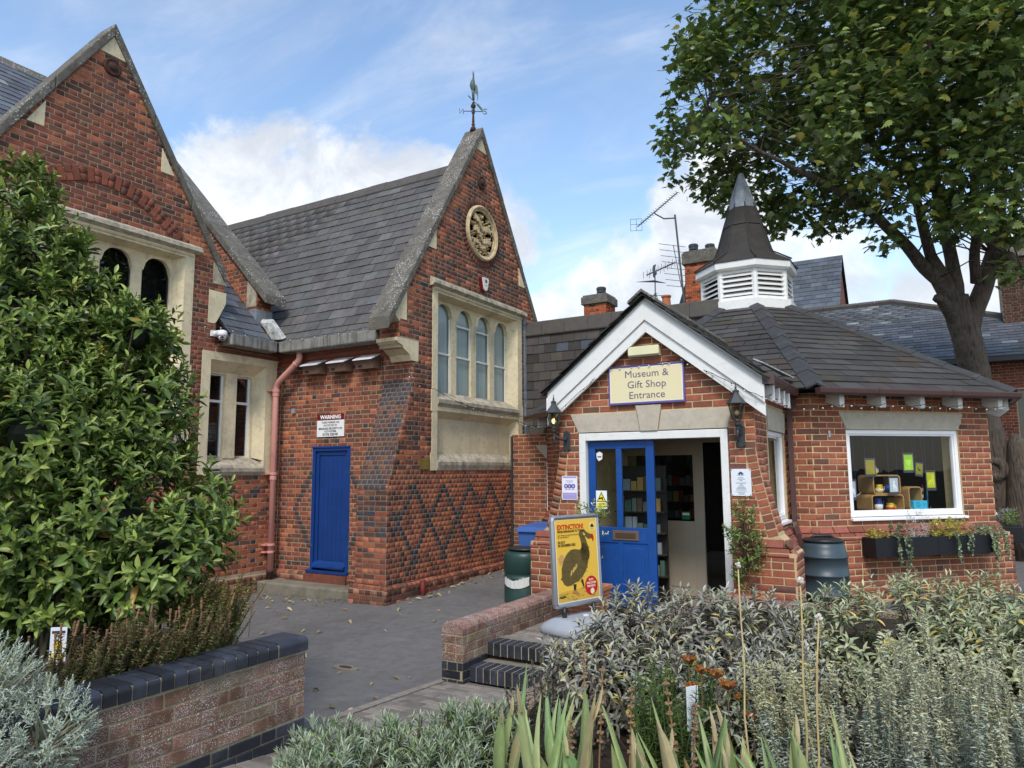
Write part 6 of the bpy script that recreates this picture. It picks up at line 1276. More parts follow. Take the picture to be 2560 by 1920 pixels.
t = thing('window_shelf', FW.p(1.42, 1.05, -.3), 'dark shelf board inside the shop window', 'shelf'); c = MB(); c.fbox(FW, .53, 2.31, 1.04, 1.058, -.55, -.105, lin('#3a322c')); c.build('board', M_PLAST, t); c = MB(); c.fbox(FW, 1.46, 1.70, 1.25, 1.27, -.5, -.35, lin('#1a1a1c')); c.build('riser', M_PLAST, t)
# stock glimpsed through the doorway
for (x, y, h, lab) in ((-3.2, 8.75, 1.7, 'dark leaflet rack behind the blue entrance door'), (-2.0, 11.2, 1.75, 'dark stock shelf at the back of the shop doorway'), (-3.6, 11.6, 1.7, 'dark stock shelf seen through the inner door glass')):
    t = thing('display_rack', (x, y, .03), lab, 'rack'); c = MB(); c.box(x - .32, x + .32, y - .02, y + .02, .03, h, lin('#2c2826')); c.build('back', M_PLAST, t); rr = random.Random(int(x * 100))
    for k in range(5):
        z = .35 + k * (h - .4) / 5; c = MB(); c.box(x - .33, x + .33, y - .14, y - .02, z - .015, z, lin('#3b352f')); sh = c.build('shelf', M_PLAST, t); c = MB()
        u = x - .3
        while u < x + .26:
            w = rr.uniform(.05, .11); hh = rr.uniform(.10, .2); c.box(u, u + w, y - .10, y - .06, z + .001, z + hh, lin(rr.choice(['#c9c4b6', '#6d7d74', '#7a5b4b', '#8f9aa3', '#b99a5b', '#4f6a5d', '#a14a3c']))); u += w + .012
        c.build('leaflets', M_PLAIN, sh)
# ------------------------------------------------------------------ garden walls, steps and paving
E_BLK = [(3, lin('#2c2f36')), (2, lin('#343741')), (1.5, lin('#25272d'))]; E_LIM = [(4, lin('#7a5a46')), (3, lin('#6f503e')), (2, lin('#7d694f')), (1, lin('#85604d'))]
cE = lambda u, v, hd, j: jit(pick(E_BLK), .15); cLm = lambda u, v, hd, j: jit(pick(E_LIM), .15, hue=.05)
def bullnose(L=1.0):
    # brick on edge with one rounded arris: x across its narrow side, y up, z out
    P = [(0.0, 0.0)]; n = 5
    prof = [(-1.0, 0.0), (0.0, 0.0), (0.0, .62)] + [(-.16 + .16 * cos(a), .62 + .38 * sin(a)) for a in [pi / 2 * k / n for k in range(1, n + 1)]] + [(-1.0, 1.0)]
    k = len(prof); vs = [(-.5, y, z) for z, y in prof] + [(.5, y, z) for z, y in prof]
    return vs, [tuple(range(k)), tuple(range(2 * k - 1, k - 1, -1))] + [(i, i + k, (i + 1) % k + k, (i + 1) % k) for i in range(k)]
CO_UNITS = {'b': bullnose()}
XB = -3.45; FBw = Frame((XB, 0, 0), (0, 1, 0), (1, 0, 0)); YB = 3.32
bw = thing('planter_wall', (XB - .1, 2.2, -.1), 'low lime-specked brick planter wall with black rounded coping at lower left', 'garden wall')
c = MB(); c.fbox(FBw, -1.0, YB, -.3, .545, -.22, 0); c.box(-8, XB - .012, YB - .22, YB - .004, -.5, .53); c.build('core', M_MORTD, bw)
pl = Pool(BR_UNITS); lay(pl, FBw, .161, .545, -1.0, YB, cLm, bond='flemish', gauge=.0755, n=.006, phase=.03); FBr = Frame((0, YB, 0), (-1, 0, 0), (0, 1, 0)); lay(pl, FBr, .161, .545, 3.45, 5.5, cLm, bond='flemish', gauge=.0755, n=.006)
pl.finish('brick', 'brickwork', bw, M_LIME, 300)
pl = Pool(BR_UNITS); lay(pl, FBw, -.216, .155, -1.0, YB + .006, cE, bond='flemish', gauge=.0755, n=.008, phase=.1); pl.finish('black_brick', 'black_brickwork', bw, M_ENG, 200)
pl = Pool(CO_UNITS); y = YB - .235
pl.add('b', FBw.m(YB - .108, .548, .022, .222, .082, .235), jit(pick(E_BLK), .1))
y = YB - .222 - .044
while y > -.9:
    pl.add('b', FBw.m(y, .548 + RND.uniform(-.003, .003), .022 + RND.uniform(-.004, .004), .065, .082, .235), jit(pick(E_BLK), .15)); y -= .0755
pl.finish('coping_brick', 'coping', bw, M_ENG, 80)
c = MB(); c.fbox(FBw, -.9, YB - .003, .546, .616, -.2, .013); c.build('coping_mortar', M_MORTD, bw)
c = MB(); c.box(-8.0, XB - .21, -1.5, YB - .2, -.4, .50); tag(c.build('soil_bed', M_SOIL), kind='structure')

# steps wall
sw = thing('step_wall', (-3.86, 6.6, -.3), 'low red brick wall with rounded top beside the entrance steps', 'garden wall')
FS1 = Frame((-3.75, 0, 0), (0, 1, 0), (1, 0, 0)); FS0 = Frame((0, 5.5, 0), (1, 0, 0), (0, -1, 0)); FS2 = Frame((-3.97, 0, 0), (0, -1, 0), (-1, 0, 0))
c = MB(); c.box(-3.97, -3.75, 5.5, 7.88, -.6, .17); c.build('core', M_MORTD, sw)
pl = Pool(BR_UNITS)
for F, a, e in ((FS1, 5.5, 7.85), (FS0, -3.97, -3.75), (FS2, -7.85, -5.5)): lay(pl, F, -.06, .17, a, e, cLm, bond='flemish' if F is FS1 else 'stretcher', gauge=.0765, n=.006, phase=0 if F is FS1 else -.02)
pl.finish('brick', 'brickwork', sw, M_LIME, 300)
pl = Pool(BR_UNITS)
lay(pl, FS0, -.29, -.06, -3.97, -3.75, cE, bond='english', gauge=.0765, n=.008, phase=.035); lay(pl, FS1, -.29, -.06, 5.5, 5.95, cE, bond='stretcher', gauge=.0765, n=.008); lay(pl, FS2, -.31, -.06, -7.85, -5.5, cE, bond='stretcher', gauge=.0765, n=.008)
pl.finish('black_brick', 'black_brickwork', sw, M_ENG, 100)
PC = [(3, lin('#8d6658')), (2, lin('#7f5b4d')), (1, lin('#9a7264'))]; y = 5.53
while y < 7.84:
    h = .075; w = .115; c = MB(); prof = [(-w, 0), (w, 0), (w + .004, .055), (w - .012, .085), (w - .04, .098), (-w + .04, .098), (-w + .012, .085), (-w - .004, .055)]
    exu(c, Frame((-3.86, 0, .172), (0, 1, 0), (1, 0, 0)), prof, y - .033, y + .033, jit(pick(PC), .1)); c.build('coping_brick', M_LIME, sw, bevel=.004); y += .0755
c = MB(); exu(c, Frame((-3.86, 0, .172), (0, 1, 0), (1, 0, 0)), [(-.11, 0), (.11, 0), (.11, .06), (.06, .09), (-.06, .09), (-.11, .06)], 5.505, 7.8); c.build('coping_mortar', M_MORTD, sw)
# steps
st = thing('entrance_steps', (-2.9, 5.9, -.28), 'two steps edged with black bricks up to the shop entrance', 'steps')
c = MB(); c.box(-3.749, -2.0, 5.68, 6.2, -.5, -.16); c.box(-3.749, -2.0, 5.98, 6.3, -.2, -.02); c.build('riser', material('riser_brick', lin('#6e4c3c'), .9, .3, 14, .4, 80, spots=[(90, (.5, .47, .43), .36, .45, .8, 4.0)]), st)
for (y0, z1, hh) in ((5.60, -.115, .13), (5.90, .035, .115)):
    x = -3.708
    while x < -2.05:
        c = MB(); c.box(x - .0325, x + .0325, y0 + RND.uniform(-.003, .003), y0 + .215, z1 - hh, z1 + RND.uniform(-.002, .002), jit(pick(E_BLK), .18)); c.build('step_brick', M_ENG, st, bevel=.005); x += .0752
    c = MB(); c.box(-3.748, -2.0, y0 + .008, y0 + .21, z1 - hh, z1 - .004); c.build('step_mortar', M_MORTD, st)
    c = MB(); c.box(-3.748, -2.0, y0 + .20, y0 + .36, z1 - .10, z1 - .003); c.build('tread', M_CONC, st)
# landing of small pavers in front of the door
ld_ = tag(MB().box(-3.75, -1.3, 6.10, YE - .0, -.1, .006).build('landing', M_MORTD), kind='structure'); ORG[ld_.name] = Vector((0, 0, 0))
PV = [(3, lin('#857e75')), (3, lin('#7a736b')), (2, lin('#8c8277')), (1, lin('#6f6860'))]; cP = lambda u, v, hd, j: jit(pick(PV), .10)
FLd = Frame((0, 0, .01), (1, 0, 0), (0, 0, 1), (0, 1, 0)); pl = Pool(BR_UNITS); lay(pl, FLd, 6.12, 7.85, -3.74, -1.3, cP, bond='stretcher', gauge=.105, joint=.006, n=.012); pl.finish('paver', 'paving', ld_, M_PAVE, 300)
# path of pavers below the steps, edged against the tarmac
pa_ = MB(); FPt = Frame((0, 3.0, .015), (1, 0, 0), (0, .09, 1), (0, 2.6, -.28)); pa_.add([FPt.p(-3.72, -.6, -.02), FPt.p(-1.2, -.6, -.02), FPt.p(-1.2, 2.75, -.02), FPt.p(-4.0, 2.63, -.02)], [(0, 1, 2, 3)]); path_o = tag(pa_.build('path', M_MORTD), kind='structure'); ORG[path_o.name] = Vector((0, 0, 0))
pl = Pool(BR_UNITS); lay(pl, FPt, -.5, 2.62, lambda v: -3.62 - .138 * (v - .3), lambda v: -1.7, cP, bond='stretcher', gauge=.105, joint=.005, n=.008); pl.finish('paver', 'paving', path_o, M_PAVE, 300)
c = MB(); F2 = FPt
for k in range(4):
    a, e = -.5 + k * .78, -.5 + (k + 1) * .78 - .008; xa, xe = -3.66 - .138 * (a - .3), -3.66 - .138 * (e - .3); c.hexa([F2.p(xa - .05, a, -.05), F2.p(xa + .03, a, -.05), F2.p(xe + .03, e, -.05), F2.p(xe - .05, e, -.05), F2.p(xa - .05, a, .012), F2.p(xa + .03, a, .012), F2.p(xe + .03, e, .012), F2.p(xe - .05, e, .012)])
ke = tag(c.build('kerb_edging', material('edging', lin('#8b8378'), .95, .3, 14, .5, 120)), kind='structure')
# raised bed on the right
rb = thing('raised_bed_wall', (-.6, 5.6, 0), 'low brick edging wall behind the sage bushes at right', 'garden wall')
bedp = [(-2.40, 1.75), (-2.02, 3.0), (-1.92, 3.6), (-1.92, 7.0), (3.2, 7.0), (3.2, .2), (-2.5, .2)]
c = MB()
for (x0, y0), (x1, y1) in zip(bedp, bedp[1:5]):
    d = Vector((x1 - x0, y1 - y0, 0)); F = Frame((x0, y0, 0), d, (-d.y, d.x, 0)); c.fbox(F, -.05, d.length + .05, -.4, .43, -.11, .11)
c.build('core', M_MORTD, rb); pl = Pool(BR_UNITS); cp = Pool(BR_UNITS)
for (x0, y0), (x1, y1) in zip(bedp, bedp[1:5]):
    d = Vector((x1 - x0, y1 - y0, 0))
    for s in (1, -1):
        F = Frame((x0, y0, 0) + Vector((-d.y, d.x, 0)).normalized() * .11 * s if False else Vector((x0, y0, 0)) + Vector((-d.y, d.x, 0)).normalized() * .11 * s, d, Vector((-d.y, d.x, 0)) * s); lay(pl, F, -.2, .36, -.1, d.length + .1, cLm, bond='flemish', gauge=.0755, n=.006)
    Ft = Frame(Vector((x0, y0, .43)), d, (0, 0, 1), (-d.y, d.x, 0)); lay(cp, Ft, -.118, .118, -.05, d.length + .05, cLm, bond='header', gauge=.236, n=.012)
pl.finish('brick', 'brickwork', rb, M_LIME, 120); cp.finish('coping_brick', 'coping', rb, M_LIME, 60)
c = MB(); c.add([(x, y, .40) for x, y in bedp], [tuple(range(len(bedp) - 1, -1, -1))]); tag(c.build('soil_bed', M_SOIL), kind='structure')
# ------------------------------------------------------------------ foliage
def unit_leaf(ws, fold=.12, droop=.2, curl=0.0):
    k = len(ws); vs = []; fs = []
    for i, (y, w) in enumerate(ws):
        z = -droop * y * y
        vs += [(-w / 2, y, z + fold * w), (0, y, z), (w / 2, y, z + fold * w)]
    for i in range(k - 1):
        a = 3 * i; b = a + 3; fs += [(a, a + 1, b + 1, b), (a + 1, a + 2, b + 2, b + 1)]
    return vs, fs
def maple_leaf():
    P = [(0, 0), (.10, .08), (.30, -.02), (.28, .14), (.50, .22), (.36, .32), (.44, .48), (.24, .46), (.30, .66), (.14, .62), (.10, .78), (0, 1.0)]
    P = P + [(-x, y) for x, y in P[-2:0:-1]]; vs = [(0, .38, .0)] + [(x, y, -.10 * abs(x) - .16 * (y - .35) ** 2 + .05 * (i % 2)) for i, (x, y) in enumerate(P)]
    n = len(P); return vs, [(0, 1 + i, 1 + (i + 1) % n) for i in range(n)]
LU = {'ovate': unit_leaf([(0, .10), (.18, .6), (.45, 1.0), (.72, .8), (.9, .35), (1, .02)], .14, .16), 'lance': unit_leaf([(0, .2), (.3, .9), (.6, 1.0), (.85, .5), (1, .04)], .10, .34),
      'needle': unit_leaf([(0, .7), (.6, 1.0), (1, .1)], .05, .15), 'maple': maple_leaf(), 'strap': unit_leaf([(0, .7), (.3, 1.0), (.6, .95), (.85, .55), (1, .03)], .18, .05),
      'bent': unit_leaf([(0, .7), (.25, 1.0), (.45, .9), (.62, .6), (.8, .4), (1, .05)], .2, .75), 'round': unit_leaf([(0, .25), (.3, .95), (.65, .9), (1, .15)], .12, .2)}
def leafM(p, d, n, L, W):
    d = Vector(d).normalized(); n = Vector(n); s = d.cross(n)
    if s.length < 1e-4: s = d.orthogonal()
    s.normalize(); n = s.cross(d)
    return np.array(((s.x * W, d.x * L, n.x * L, p[0]), (s.y * W, d.y * L, n.y * L, p[1]), (s.z * W, d.z * L, n.z * L, p[2]), (0, 0, 0, 1)))
def rvec(r): 
    z = r.uniform(-1, 1); a = r.uniform(0, 2 * pi); q = sqrt(1 - z * z); return Vector((q * cos(a), q * sin(a), z))
def shell(blobs, n, r, inner=.35, keep=.88):
    """points near the outside of a union of balls, with outward directions"""
    wts = [b[3] ** 2 for b in blobs]; out_ = []; tries = 0
    while len(out_) < n and tries < n * 30:
        tries += 1; b = r.choices(blobs, wts)[0]; d = rvec(r); f = 1 - inner * r.random() ** 1.6
        p = Vector(b[:3]) + d * b[3] * f
        if any((p - Vector(q[:3])).length < q[3] * keep * f for q in blobs if q is not b): continue
        out_.append((p, d))
    return out_
def shoot(pool, key, p, axis, r, n, L, W, cols, young=None, spread=(1.25, .35), length=.12, tilt=0.0, q=1.0):
    """leafy shoot: whorled leaves along a short axis, older ones spread, younger ones upright at the tip"""
    axis = Vector(axis).normalized(); a0 = axis.orthogonal().normalized(); b0 = axis.cross(a0); ph = r.uniform(0, 6.28)
    for i in range(n):
        t = i / max(1, n - 1); w = ph + i * 2.4; rad = a0 * cos(w) + b0 * sin(w); an = spread[0] * (1 - t) + spread[1] * t + r.uniform(-.2, .2)
        d = axis * cos(an) + rad * sin(an) + Vector((0, 0, -tilt * (1 - t))); nrm = axis * sin(an) - rad * cos(an) + Vector((0, 0, .4)); k = (1 - .45 * t) * r.uniform(.8, 1.15)
        col = pick(cols, r); 
        if young and t > .55: col = mixc(col, young, min(1, (t - .5) * 1.6 * r.uniform(.4, 1)))
        pool.add(key, leafM(p + axis * length * t, d, nrm + rvec(r) * .25, L * k, W * k), jit(col, .2, r, .06), q)

# ---- laurel shrub on the left
r = random.Random(21); LB = [(-5.57, 2.48, 3.15, 0.46), (-5.22, 2.75, 2.67, 0.38), (-5.49, 2.67, 2.17, 0.69), (-4.86, 2.97, 2.12, 0.34), (-4.85, 2.86, 1.32, 0.6), (-5.21, 2.5, 1.27, 0.62), (-4.42, 3.18, 1.36, 0.28), (-4.28, 2.94, 1.14, 0.32), (-6.48, 2.32, 2.2, 0.84), (-5.25, 2.65, 3.05, 0.2), (-5.49, 2.46, 3.66, 0.16), (-4.95, 2.65, 0.98, 0.45), (-5.45, 2.35, 1.0, 0.5), (-4.5, 2.85, 0.95, 0.33), (-5.0, 2.45, 1.9, 0.5), (-5.45, 2.5, 2.75, 0.5), (-4.72, 2.9, 2.58, 0.22), (-4.70, 2.95, 2.12, 0.28), (-4.9, 2.85, 1.9, 0.45)]
lau = thing('laurel_shrub', (-5.0, 2.7, .5), 'large glossy dark green evergreen shrub in the left planter', 'shrub'); pool = Pool(LU)
LC = [(4, lin('#5f7534')), (3, lin('#4d632b')), (2, lin('#72873d')), (.8, lin('#8b9c4a')), (.08, lin('#a8843f'))]
for p, d in shell(LB, 3900, r, .55):
    if p.z < .62 or noise.noise(p * 2.6) < -.42: continue
    kz = r.uniform(.72, 1.22)
    shoot(pool, 'ovate', p, d + Vector((0, 0, .75)) + rvec(r) * .35, r, r.randint(6, 11), .108 * kz, .040 * kz, LC, lin('#abba5c'), (1.35, .45), .13)
for k in range(26):                                     # upright leaders at the outline
    b = r.choice(LB[:6]); p = Vector(b[:3]) + Vector((r.uniform(-.5, .5), r.uniform(-.5, .5), .85)).normalized() * b[3]
    for j in range(3): shoot(pool, 'ovate', p + Vector((0, 0, .11 * j)), (r.uniform(-.2, .2), r.uniform(-.2, .2), 1), r, 8, .10, .035, LC, lin('#93b056'), (1.2, .5), .12)
pool.finish('leaf', 'foliage', lau, M_GLOSSL, 300, smooth=True)
c = MB()
for k in range(60):
    b = r.choice(LB); p = Vector(b[:3]) + rvec(r) * b[3] * .8; q = Vector((-4.9 + r.uniform(-.3, .3), 2.6 + r.uniform(-.2, .2), .5)); c.tube([q, q.lerp(p, .5) + Vector((0, 0, .2)), p], [.022, .013, .005], 5, lin('#4d4636'))
c.build('stems', M_TWIG, lau)
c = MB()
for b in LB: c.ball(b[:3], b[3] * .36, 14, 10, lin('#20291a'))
c.build('shaded_core', M_LEAF, lau)  # dark balls: the shade deep inside the shrub is put into their colour

# ---- maple tree on the right
r = random.Random(4); TB = [(-2.85, 12.36, 9.74, 0.81), (-3.11, 11.87, 8.86, 0.5), (-2.9, 12.32, 8.19, 0.87), (-3.62, 13.49, 7.84, 0.76), (-3.08, 13.85, 7.44, 0.71), (-2.33, 13.61, 9.45, 1.47), (-2.37, 14.61, 7.9, 1.22), (-2.25, 14.55, 6.92, 0.64), (-1.62, 14.7, 6.6, 0.47), (-1.07, 13.52, 8.86, 1.61), (-1.17, 14.12, 7.18, 1.05), (0.2, 13.13, 8.7, 1.55), (0.09, 13.3, 6.95, 1.15), (-0.5, 14.17, 6.06, 0.51), (1.08, 12.58, 7.92, 1.36), (0.95, 13.05, 6.51, 0.89), (0.6, 13.75, 5.87, 0.41), (1.48, 12.99, 6.68, 0.74), (1.4, 13.69, 5.56, 0.39), (1.29, 13.73, 4.79, 0.26), (-1.43, 13.01, 11.04, 1.9), (0.73, 13.18, 10.5, 2.03), (2.19, 13.15, 8.52, 1.61), (1.09, 12.91, 5.64, 0.43), (-0.62, 12.38, 7.3, 0.98), (-3.46, 11.75, 8.23, 0.28), (-4.07, 13.18, 8.24, 0.32), (-3.94, 13.21, 7.56, 0.4), (2.24, 13.96, 11.16, 2.37), (2.82, 14.92, 6.8, 1.35), (1.2, 16.0, 11.0, 2.6), (-0.8, 15.6, 10.2, 2.2), (2.6, 17.0, 9.0, 2.0)]
mt = thing('maple_tree', (1.1, 16.2, -.1), 'big maple tree with dense green crown overhanging the gift shop', 'tree')
limbs = [([(1.22, 16.3, -.15), (1.16, 16.25, .1), (1.10, 16.2, .5), (1.05, 16.14, 1.0), (.95, 16.0, 2.2), (.85, 15.91, 3.22), (.74, 15.7, 4.2), (.63, 15.55, 4.87)], [.50, .42, .36, .32, .28, .25, .25, .21]),
         ([(.74, 15.7, 4.3), (.34, 15.2, 5.15), (.03, 14.87, 5.56), (-.55, 14.20, 6.23), (-1.20, 13.53, 6.67), (-2.27, 12.81, 7.32), (-3.0, 12.3, 7.9)], [.15, .13, .11, .085, .06, .035, .012]),
         ([(.63, 15.6, 4.7), (.29, 15.02, 5.56), (.15, 14.59, 6.37), (-.18, 13.73, 7.78), (-.5, 13.3, 9.2)], [.13, .10, .08, .05, .02]),
         ([(.66, 15.6, 4.8), (.56, 15.26, 5.81), (.42, 14.71, 6.66), (.46, 14.05, 8.13), (.5, 13.6, 9.8)], [.14, .11, .085, .055, .02]),
         ([(.80, 15.75, 4.2), (1.02, 15.78, 4.86), (1.33, 15.72, 5.73), (1.43, 15.30, 6.66), (1.37, 14.48, 8.07), (1.4, 14.0, 10)], [.19, .165, .14, .10, .07, .03]),
         ([(1.30, 15.72, 5.6), (1.50, 15.35, 5.45), (1.65, 15.07, 4.99), (1.95, 14.72, 4.45)], [.10, .085, .07, .05]),
         ([(.95, 15.6, 5.1), (1.00, 15.17, 5.79), (1.00, 14.52, 7.07), (1.01, 13.62, 8.49)], [.10, .085, .06, .03]),
         ([(.74, 15.7, 4.3), (.50, 15.4, 4.62), (.34, 15.14, 4.80)], [.18, .12, .085]), ([(.34, 15.16, 4.78), (.30, 15.10, 4.72)], [.095, .075])]
for i, (pts, rad) in enumerate(limbs):
    P = []; Rr = []
    for k in range(len(pts) - 1):
        for j in range(4):
            t = j / 4; q = Vector(pts[k]).lerp(Vector(pts[k + 1]), t); P.append(q + Vector((noise.noise(q * 1.7), noise.noise(q * 1.7 + Vector((9, 0, 0))), 0)) * .05); Rr.append((rad[k] * (1 - t) + rad[k + 1] * t) * (1 + .06 * noise.noise(q * 3)))
    P.append(Vector(pts[-1])); Rr.append(rad[-1]); c = MB(); c.tube(P, Rr, 18 if i == 0 else 11); c.build('trunk' if i == 0 else 'limb', M_BARK, mt, smooth=True)
c = MB(); kc = Vector((1.00, 15.70, 1.62)); kd = (Vector((0, 0, 1.5)) - kc).normalized()
c.lathe(kc - kd * .04, [(.26, -.14), (.22, .0), (.15, .035), (.09, .01), (.05, -.10), (.0005, -.14)], 16, kd); kn = c.build('knot_hole', M_BARK, mt, smooth=True); kn.scale = (1, 1, 1)
c = MB(); c.tube([(1.35, 16.1, -.1), (1.42, 15.95, .8), (1.45, 15.85, 1.5), (1.42, 15.85, 2.0), (1.35, 15.9, 2.25)], [.36, .31, .27, .2, .06], 14); c.build('burr', M_BARK, mt, smooth=True)
rb_ = random.Random(9); c = MB()
for k in range(150):
    b = rb_.choice(TB); e = Vector(b[:3]) + rvec(rb_) * b[3] * .85; L = limbs[rb_.randint(1, 6)][0]; s = min((Vector(p) for p in L), key=lambda p: (p - e).length); mid_ = s.lerp(e, .5) + Vector((0, 0, .25)) + rvec(rb_) * .15
    c.tube([s, mid_, e], [.016, .010, .003], 5)
c.build('branches', M_BARK, mt, smooth=True)
pool = Pool(LU); MC = [(4, lin('#657a40')), (3, lin('#728747')), (2, lin('#536835')), (1.8, lin('#869a4e')), (1.0, lin('#a0ab84')), (.8, lin('#bab85a'))]
for p, d in shell(TB, 52000, r, .75, .70):
    if noise.noise(p * 1.15) + .5 * noise.noise(p * 2.6 + Vector((4, 0, 0))) < -.12: continue
    hd = r.uniform(0, 6.28); dr_ = Vector((cos(hd), sin(hd), r.uniform(-.9, .15))) + d * .4; L = r.uniform(.12, .205)
    pool.add('maple', leafM(p + rvec(r) * .1, dr_, Vector((0, 0, 1)) + rvec(r) * .75 + d * .3, L, L * .95), jit(pick(MC, r), .25, r, .06))
pool.finish('leaf', 'crown', mt, M_LEAF, 300)

# ---- sage bushes
def bush(name, lab, cat, blobs, n, key, leaves, L, W, cols, young, seed, mat, spread=(1.3, .4), length=.10, tilt=.25, zmin=.4, parts=120, up=.9, inner=.45, stemcol='#5a5144', group=None, core='#2c2f24'):
    r = random.Random(seed); c0 = blobs[0]; t = thing(name, (sum(b[0] for b in blobs) / len(blobs), sum(b[1] for b in blobs) / len(blobs), zmin), lab, cat, group); pool = Pool(LU); c = MB()
    for p, d in shell(blobs, n, r, inner):
        if p.z < zmin + .02: continue
        ax = d + Vector((0, 0, up)) + rvec(r) * .3; shoot(pool, key, p, ax, r, r.randint(*leaves), L, W, cols, young, spread, length, tilt)
        if r.random() < .35: c.tube([p - ax.normalized() * .22, p + ax.normalized() * length], [.005, .003], 4, jit(lin(stemcol), .2))
    pool.finish('leaf', 'foliage', t, mat, parts, smooth=True)
    if c.v: c.build('stems', M_TWIG, t)
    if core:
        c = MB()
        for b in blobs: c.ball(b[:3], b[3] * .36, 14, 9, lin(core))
        c.build('shaded_core', M_SAGE, t)  # balls darker than the leaves, colouring in the bush's shaded middle
    return t
PSC = [(4, lin('#8d8c7e')), (3, lin('#77726b')), (2, lin('#a3a58a')), (1.4, lin('#a9a97e')), (.7, lin('#bfae60')), (1.2, lin('#6d645f'))]
GSC = [(4, lin('#a3a884')), (3, lin('#8f9772')), (2, lin('#b2b286')), (1, lin('#7d866b')), (.8, lin('#c9b765'))]
bush('purple_sage', 'grey-purple sage bush in front of the open doorway', 'shrub', [(-1.45, 3.85, 0.62, 0.3), (-1.15, 4.0, 0.64, 0.32), (-1.6, 3.55, 0.52, 0.26), (-0.9, 4.25, 0.6, 0.28), (-1.3, 3.5, 0.5, 0.25), (-0.9, 3.7, 0.45, 0.28)], 760, 'lance', (8, 12), .075, .019, PSC, lin('#bdbdae'), 31, M_SAGE)
bush('purple_sage', 'smaller purple sage clump between the orange seed heads and the irises', 'shrub', [(-0.78, 3.25, 0.56, 0.2), (-0.62, 3.5, 0.54, 0.22), (-0.5, 3.05, 0.5, 0.16)], 300, 'lance', (8, 12), .070, .018, PSC, lin('#bdbdae'), 32, M_SAGE, parts=60)
bush('green_sage', 'grey-green sage bush under the shop window box', 'shrub', [(-0.47, 4.6, 0.6, 0.3), (-0.12, 4.75, 0.66, 0.33), (0.23, 4.85, 0.64, 0.33), (-0.67, 4.4, 0.5, 0.25), (0.08, 4.4, 0.56, 0.28)], 720, 'lance', (8, 12), .075, .020, GSC, lin('#c3c8a6'), 33, M_SAGE)
bush('green_sage', 'grey-green sage bush at the far right edge of the bed', 'shrub', [(0.5, 4.5, 0.64, 0.3), (0.75, 4.3, 0.58, 0.3), (0.55, 4.05, 0.52, 0.26), (0.95, 4.7, 0.58, 0.34)], 640, 'lance', (8, 12), .080, .021, GSC, lin('#b9c09a'), 34, M_SAGE, parts=80)
ART = [(4, lin('#abb3a2')), (3, lin('#b9bfac')), (2, lin('#98a292')), (.3, lin('#c4c0a2'))]
def feathery(name, lab, cat, base, n, h, lean, key, L, W, cols, tip, seed, mat, step=.035, per=3, top=None, stem='#8c8a70', zb=.4):
    """upright stems clothed with small leaves; optional tip colour"""
    r = random.Random(seed); t = thing(name, (base[0], base[1], zb), lab, cat); pool = Pool(LU); c = MB()
    for i in range(n):
        a = r.uniform(0, 6.28); q = sqrt(r.random()); p = Vector((base[0] + base[2] * q * cos(a), base[1] + base[3] * q * sin(a), zb)); H = h * r.uniform(.65, 1.12); d = Vector((lean[0] + r.uniform(-.22, .22), lean[1] + r.uniform(-.22, .22), 1)).normalized()
        pts = [p + d * H * k / 5 + Vector((r.uniform(-1, 1), r.uniform(-1, 1), 0)) * .01 for k in range(6)]; c.tube(pts, [.004, .004, .0035, .003, .0025, .0015], 4, jit(lin(stem), .2))
        s = .12 * H
        while s < H:
            f = s / H; x = p + d * s
            for k in range(per):
                w = r.uniform(0, 6.28); e = Vector((cos(w), sin(w), r.uniform(.1, .9))); col = pick(cols, r)
                if tip and f > .72: col = mixc(col, tip, r.uniform(.3, 1))
                pool.add(key, leafM(x, e, Vector((0, 0, 1)) + rvec(r) * .5, L * r.uniform(.6, 1.2) * (1.1 - .5 * f), W), jit(col, .2, r, .05))
            s += step
    pool.finish('leaf', 'foliage', t, mat, 40); c.build('stems', M_TWIG, t); return t
feathery('artemisia', 'tall feathery silver-grey wormwood in the right foreground', 'plant', (.02, 3.0, .36, .30), 120, .60, (.0, .0), 'lance', .027, .0058, ART, lin('#c5c19c'), 41, M_SAGE, .0095, 6)
feathery('artemisia', 'shorter wormwood stems with yellowish tips left of the tall clump', 'plant', (-.48, 2.95, .16, .14), 44, .46, (-.05, 0), 'lance', .027, .006, ART, lin('#bdb67e'), 42, M_SAGE, .011, 6)
feathery('hyssop', 'dry hyssop with brown flower spikes along the planter coping', 'plant', (-3.86, 2.45, .20, .52), 150, .34, (.25, .1), 'needle', .034, .009, [(4, lin('#6f7d44')), (3, lin('#566338')), (1, lin('#6d5b40'))], lin('#7d6a46'), 43, M_LEAF, .016, 4, stem='#5a4230', zb=.5)
feathery('hyssop', 'bushy hyssop leaning over the black coping near the path', 'plant', (-4.15, 3.05, .26, .20), 130, .46, (.25, .25), 'needle', .034, .0075, [(4, lin('#74874a')), (3, lin('#82904c')), (1, lin('#7b6540'))], lin('#a5924f'), 44, M_LEAF, .017, 4, stem='#5a4a36', zb=.5)
t = thing('dry_hyssop_stems', (-3.9, 2.6, .6), 'brown dry seed spikes standing above the hyssop', 'dry flower'); r = random.Random(55)
for k in range(34):
    p = Vector((-3.95 + r.uniform(-.2, .25), 2.0 + r.random() * 1.2, .70 + r.uniform(0, .15))); d = Vector((r.uniform(-.1, .25), r.uniform(-.1, .2), 1)).normalized(); L = r.uniform(.04, .08); c = MB()
    c.tube([p - d * .16, p + d * L], [.0025, .002], 4, lin('#6b5540')); n_ = 9
    P = [p + d * L * j / n_ for j in range(n_ + 1)]; c.tube(P, [.0068 * r.uniform(.6, 1.2) for _ in P], 6, jit(lin('#84614a'), .2)); c.build('seed_spike', M_TWIG, t)
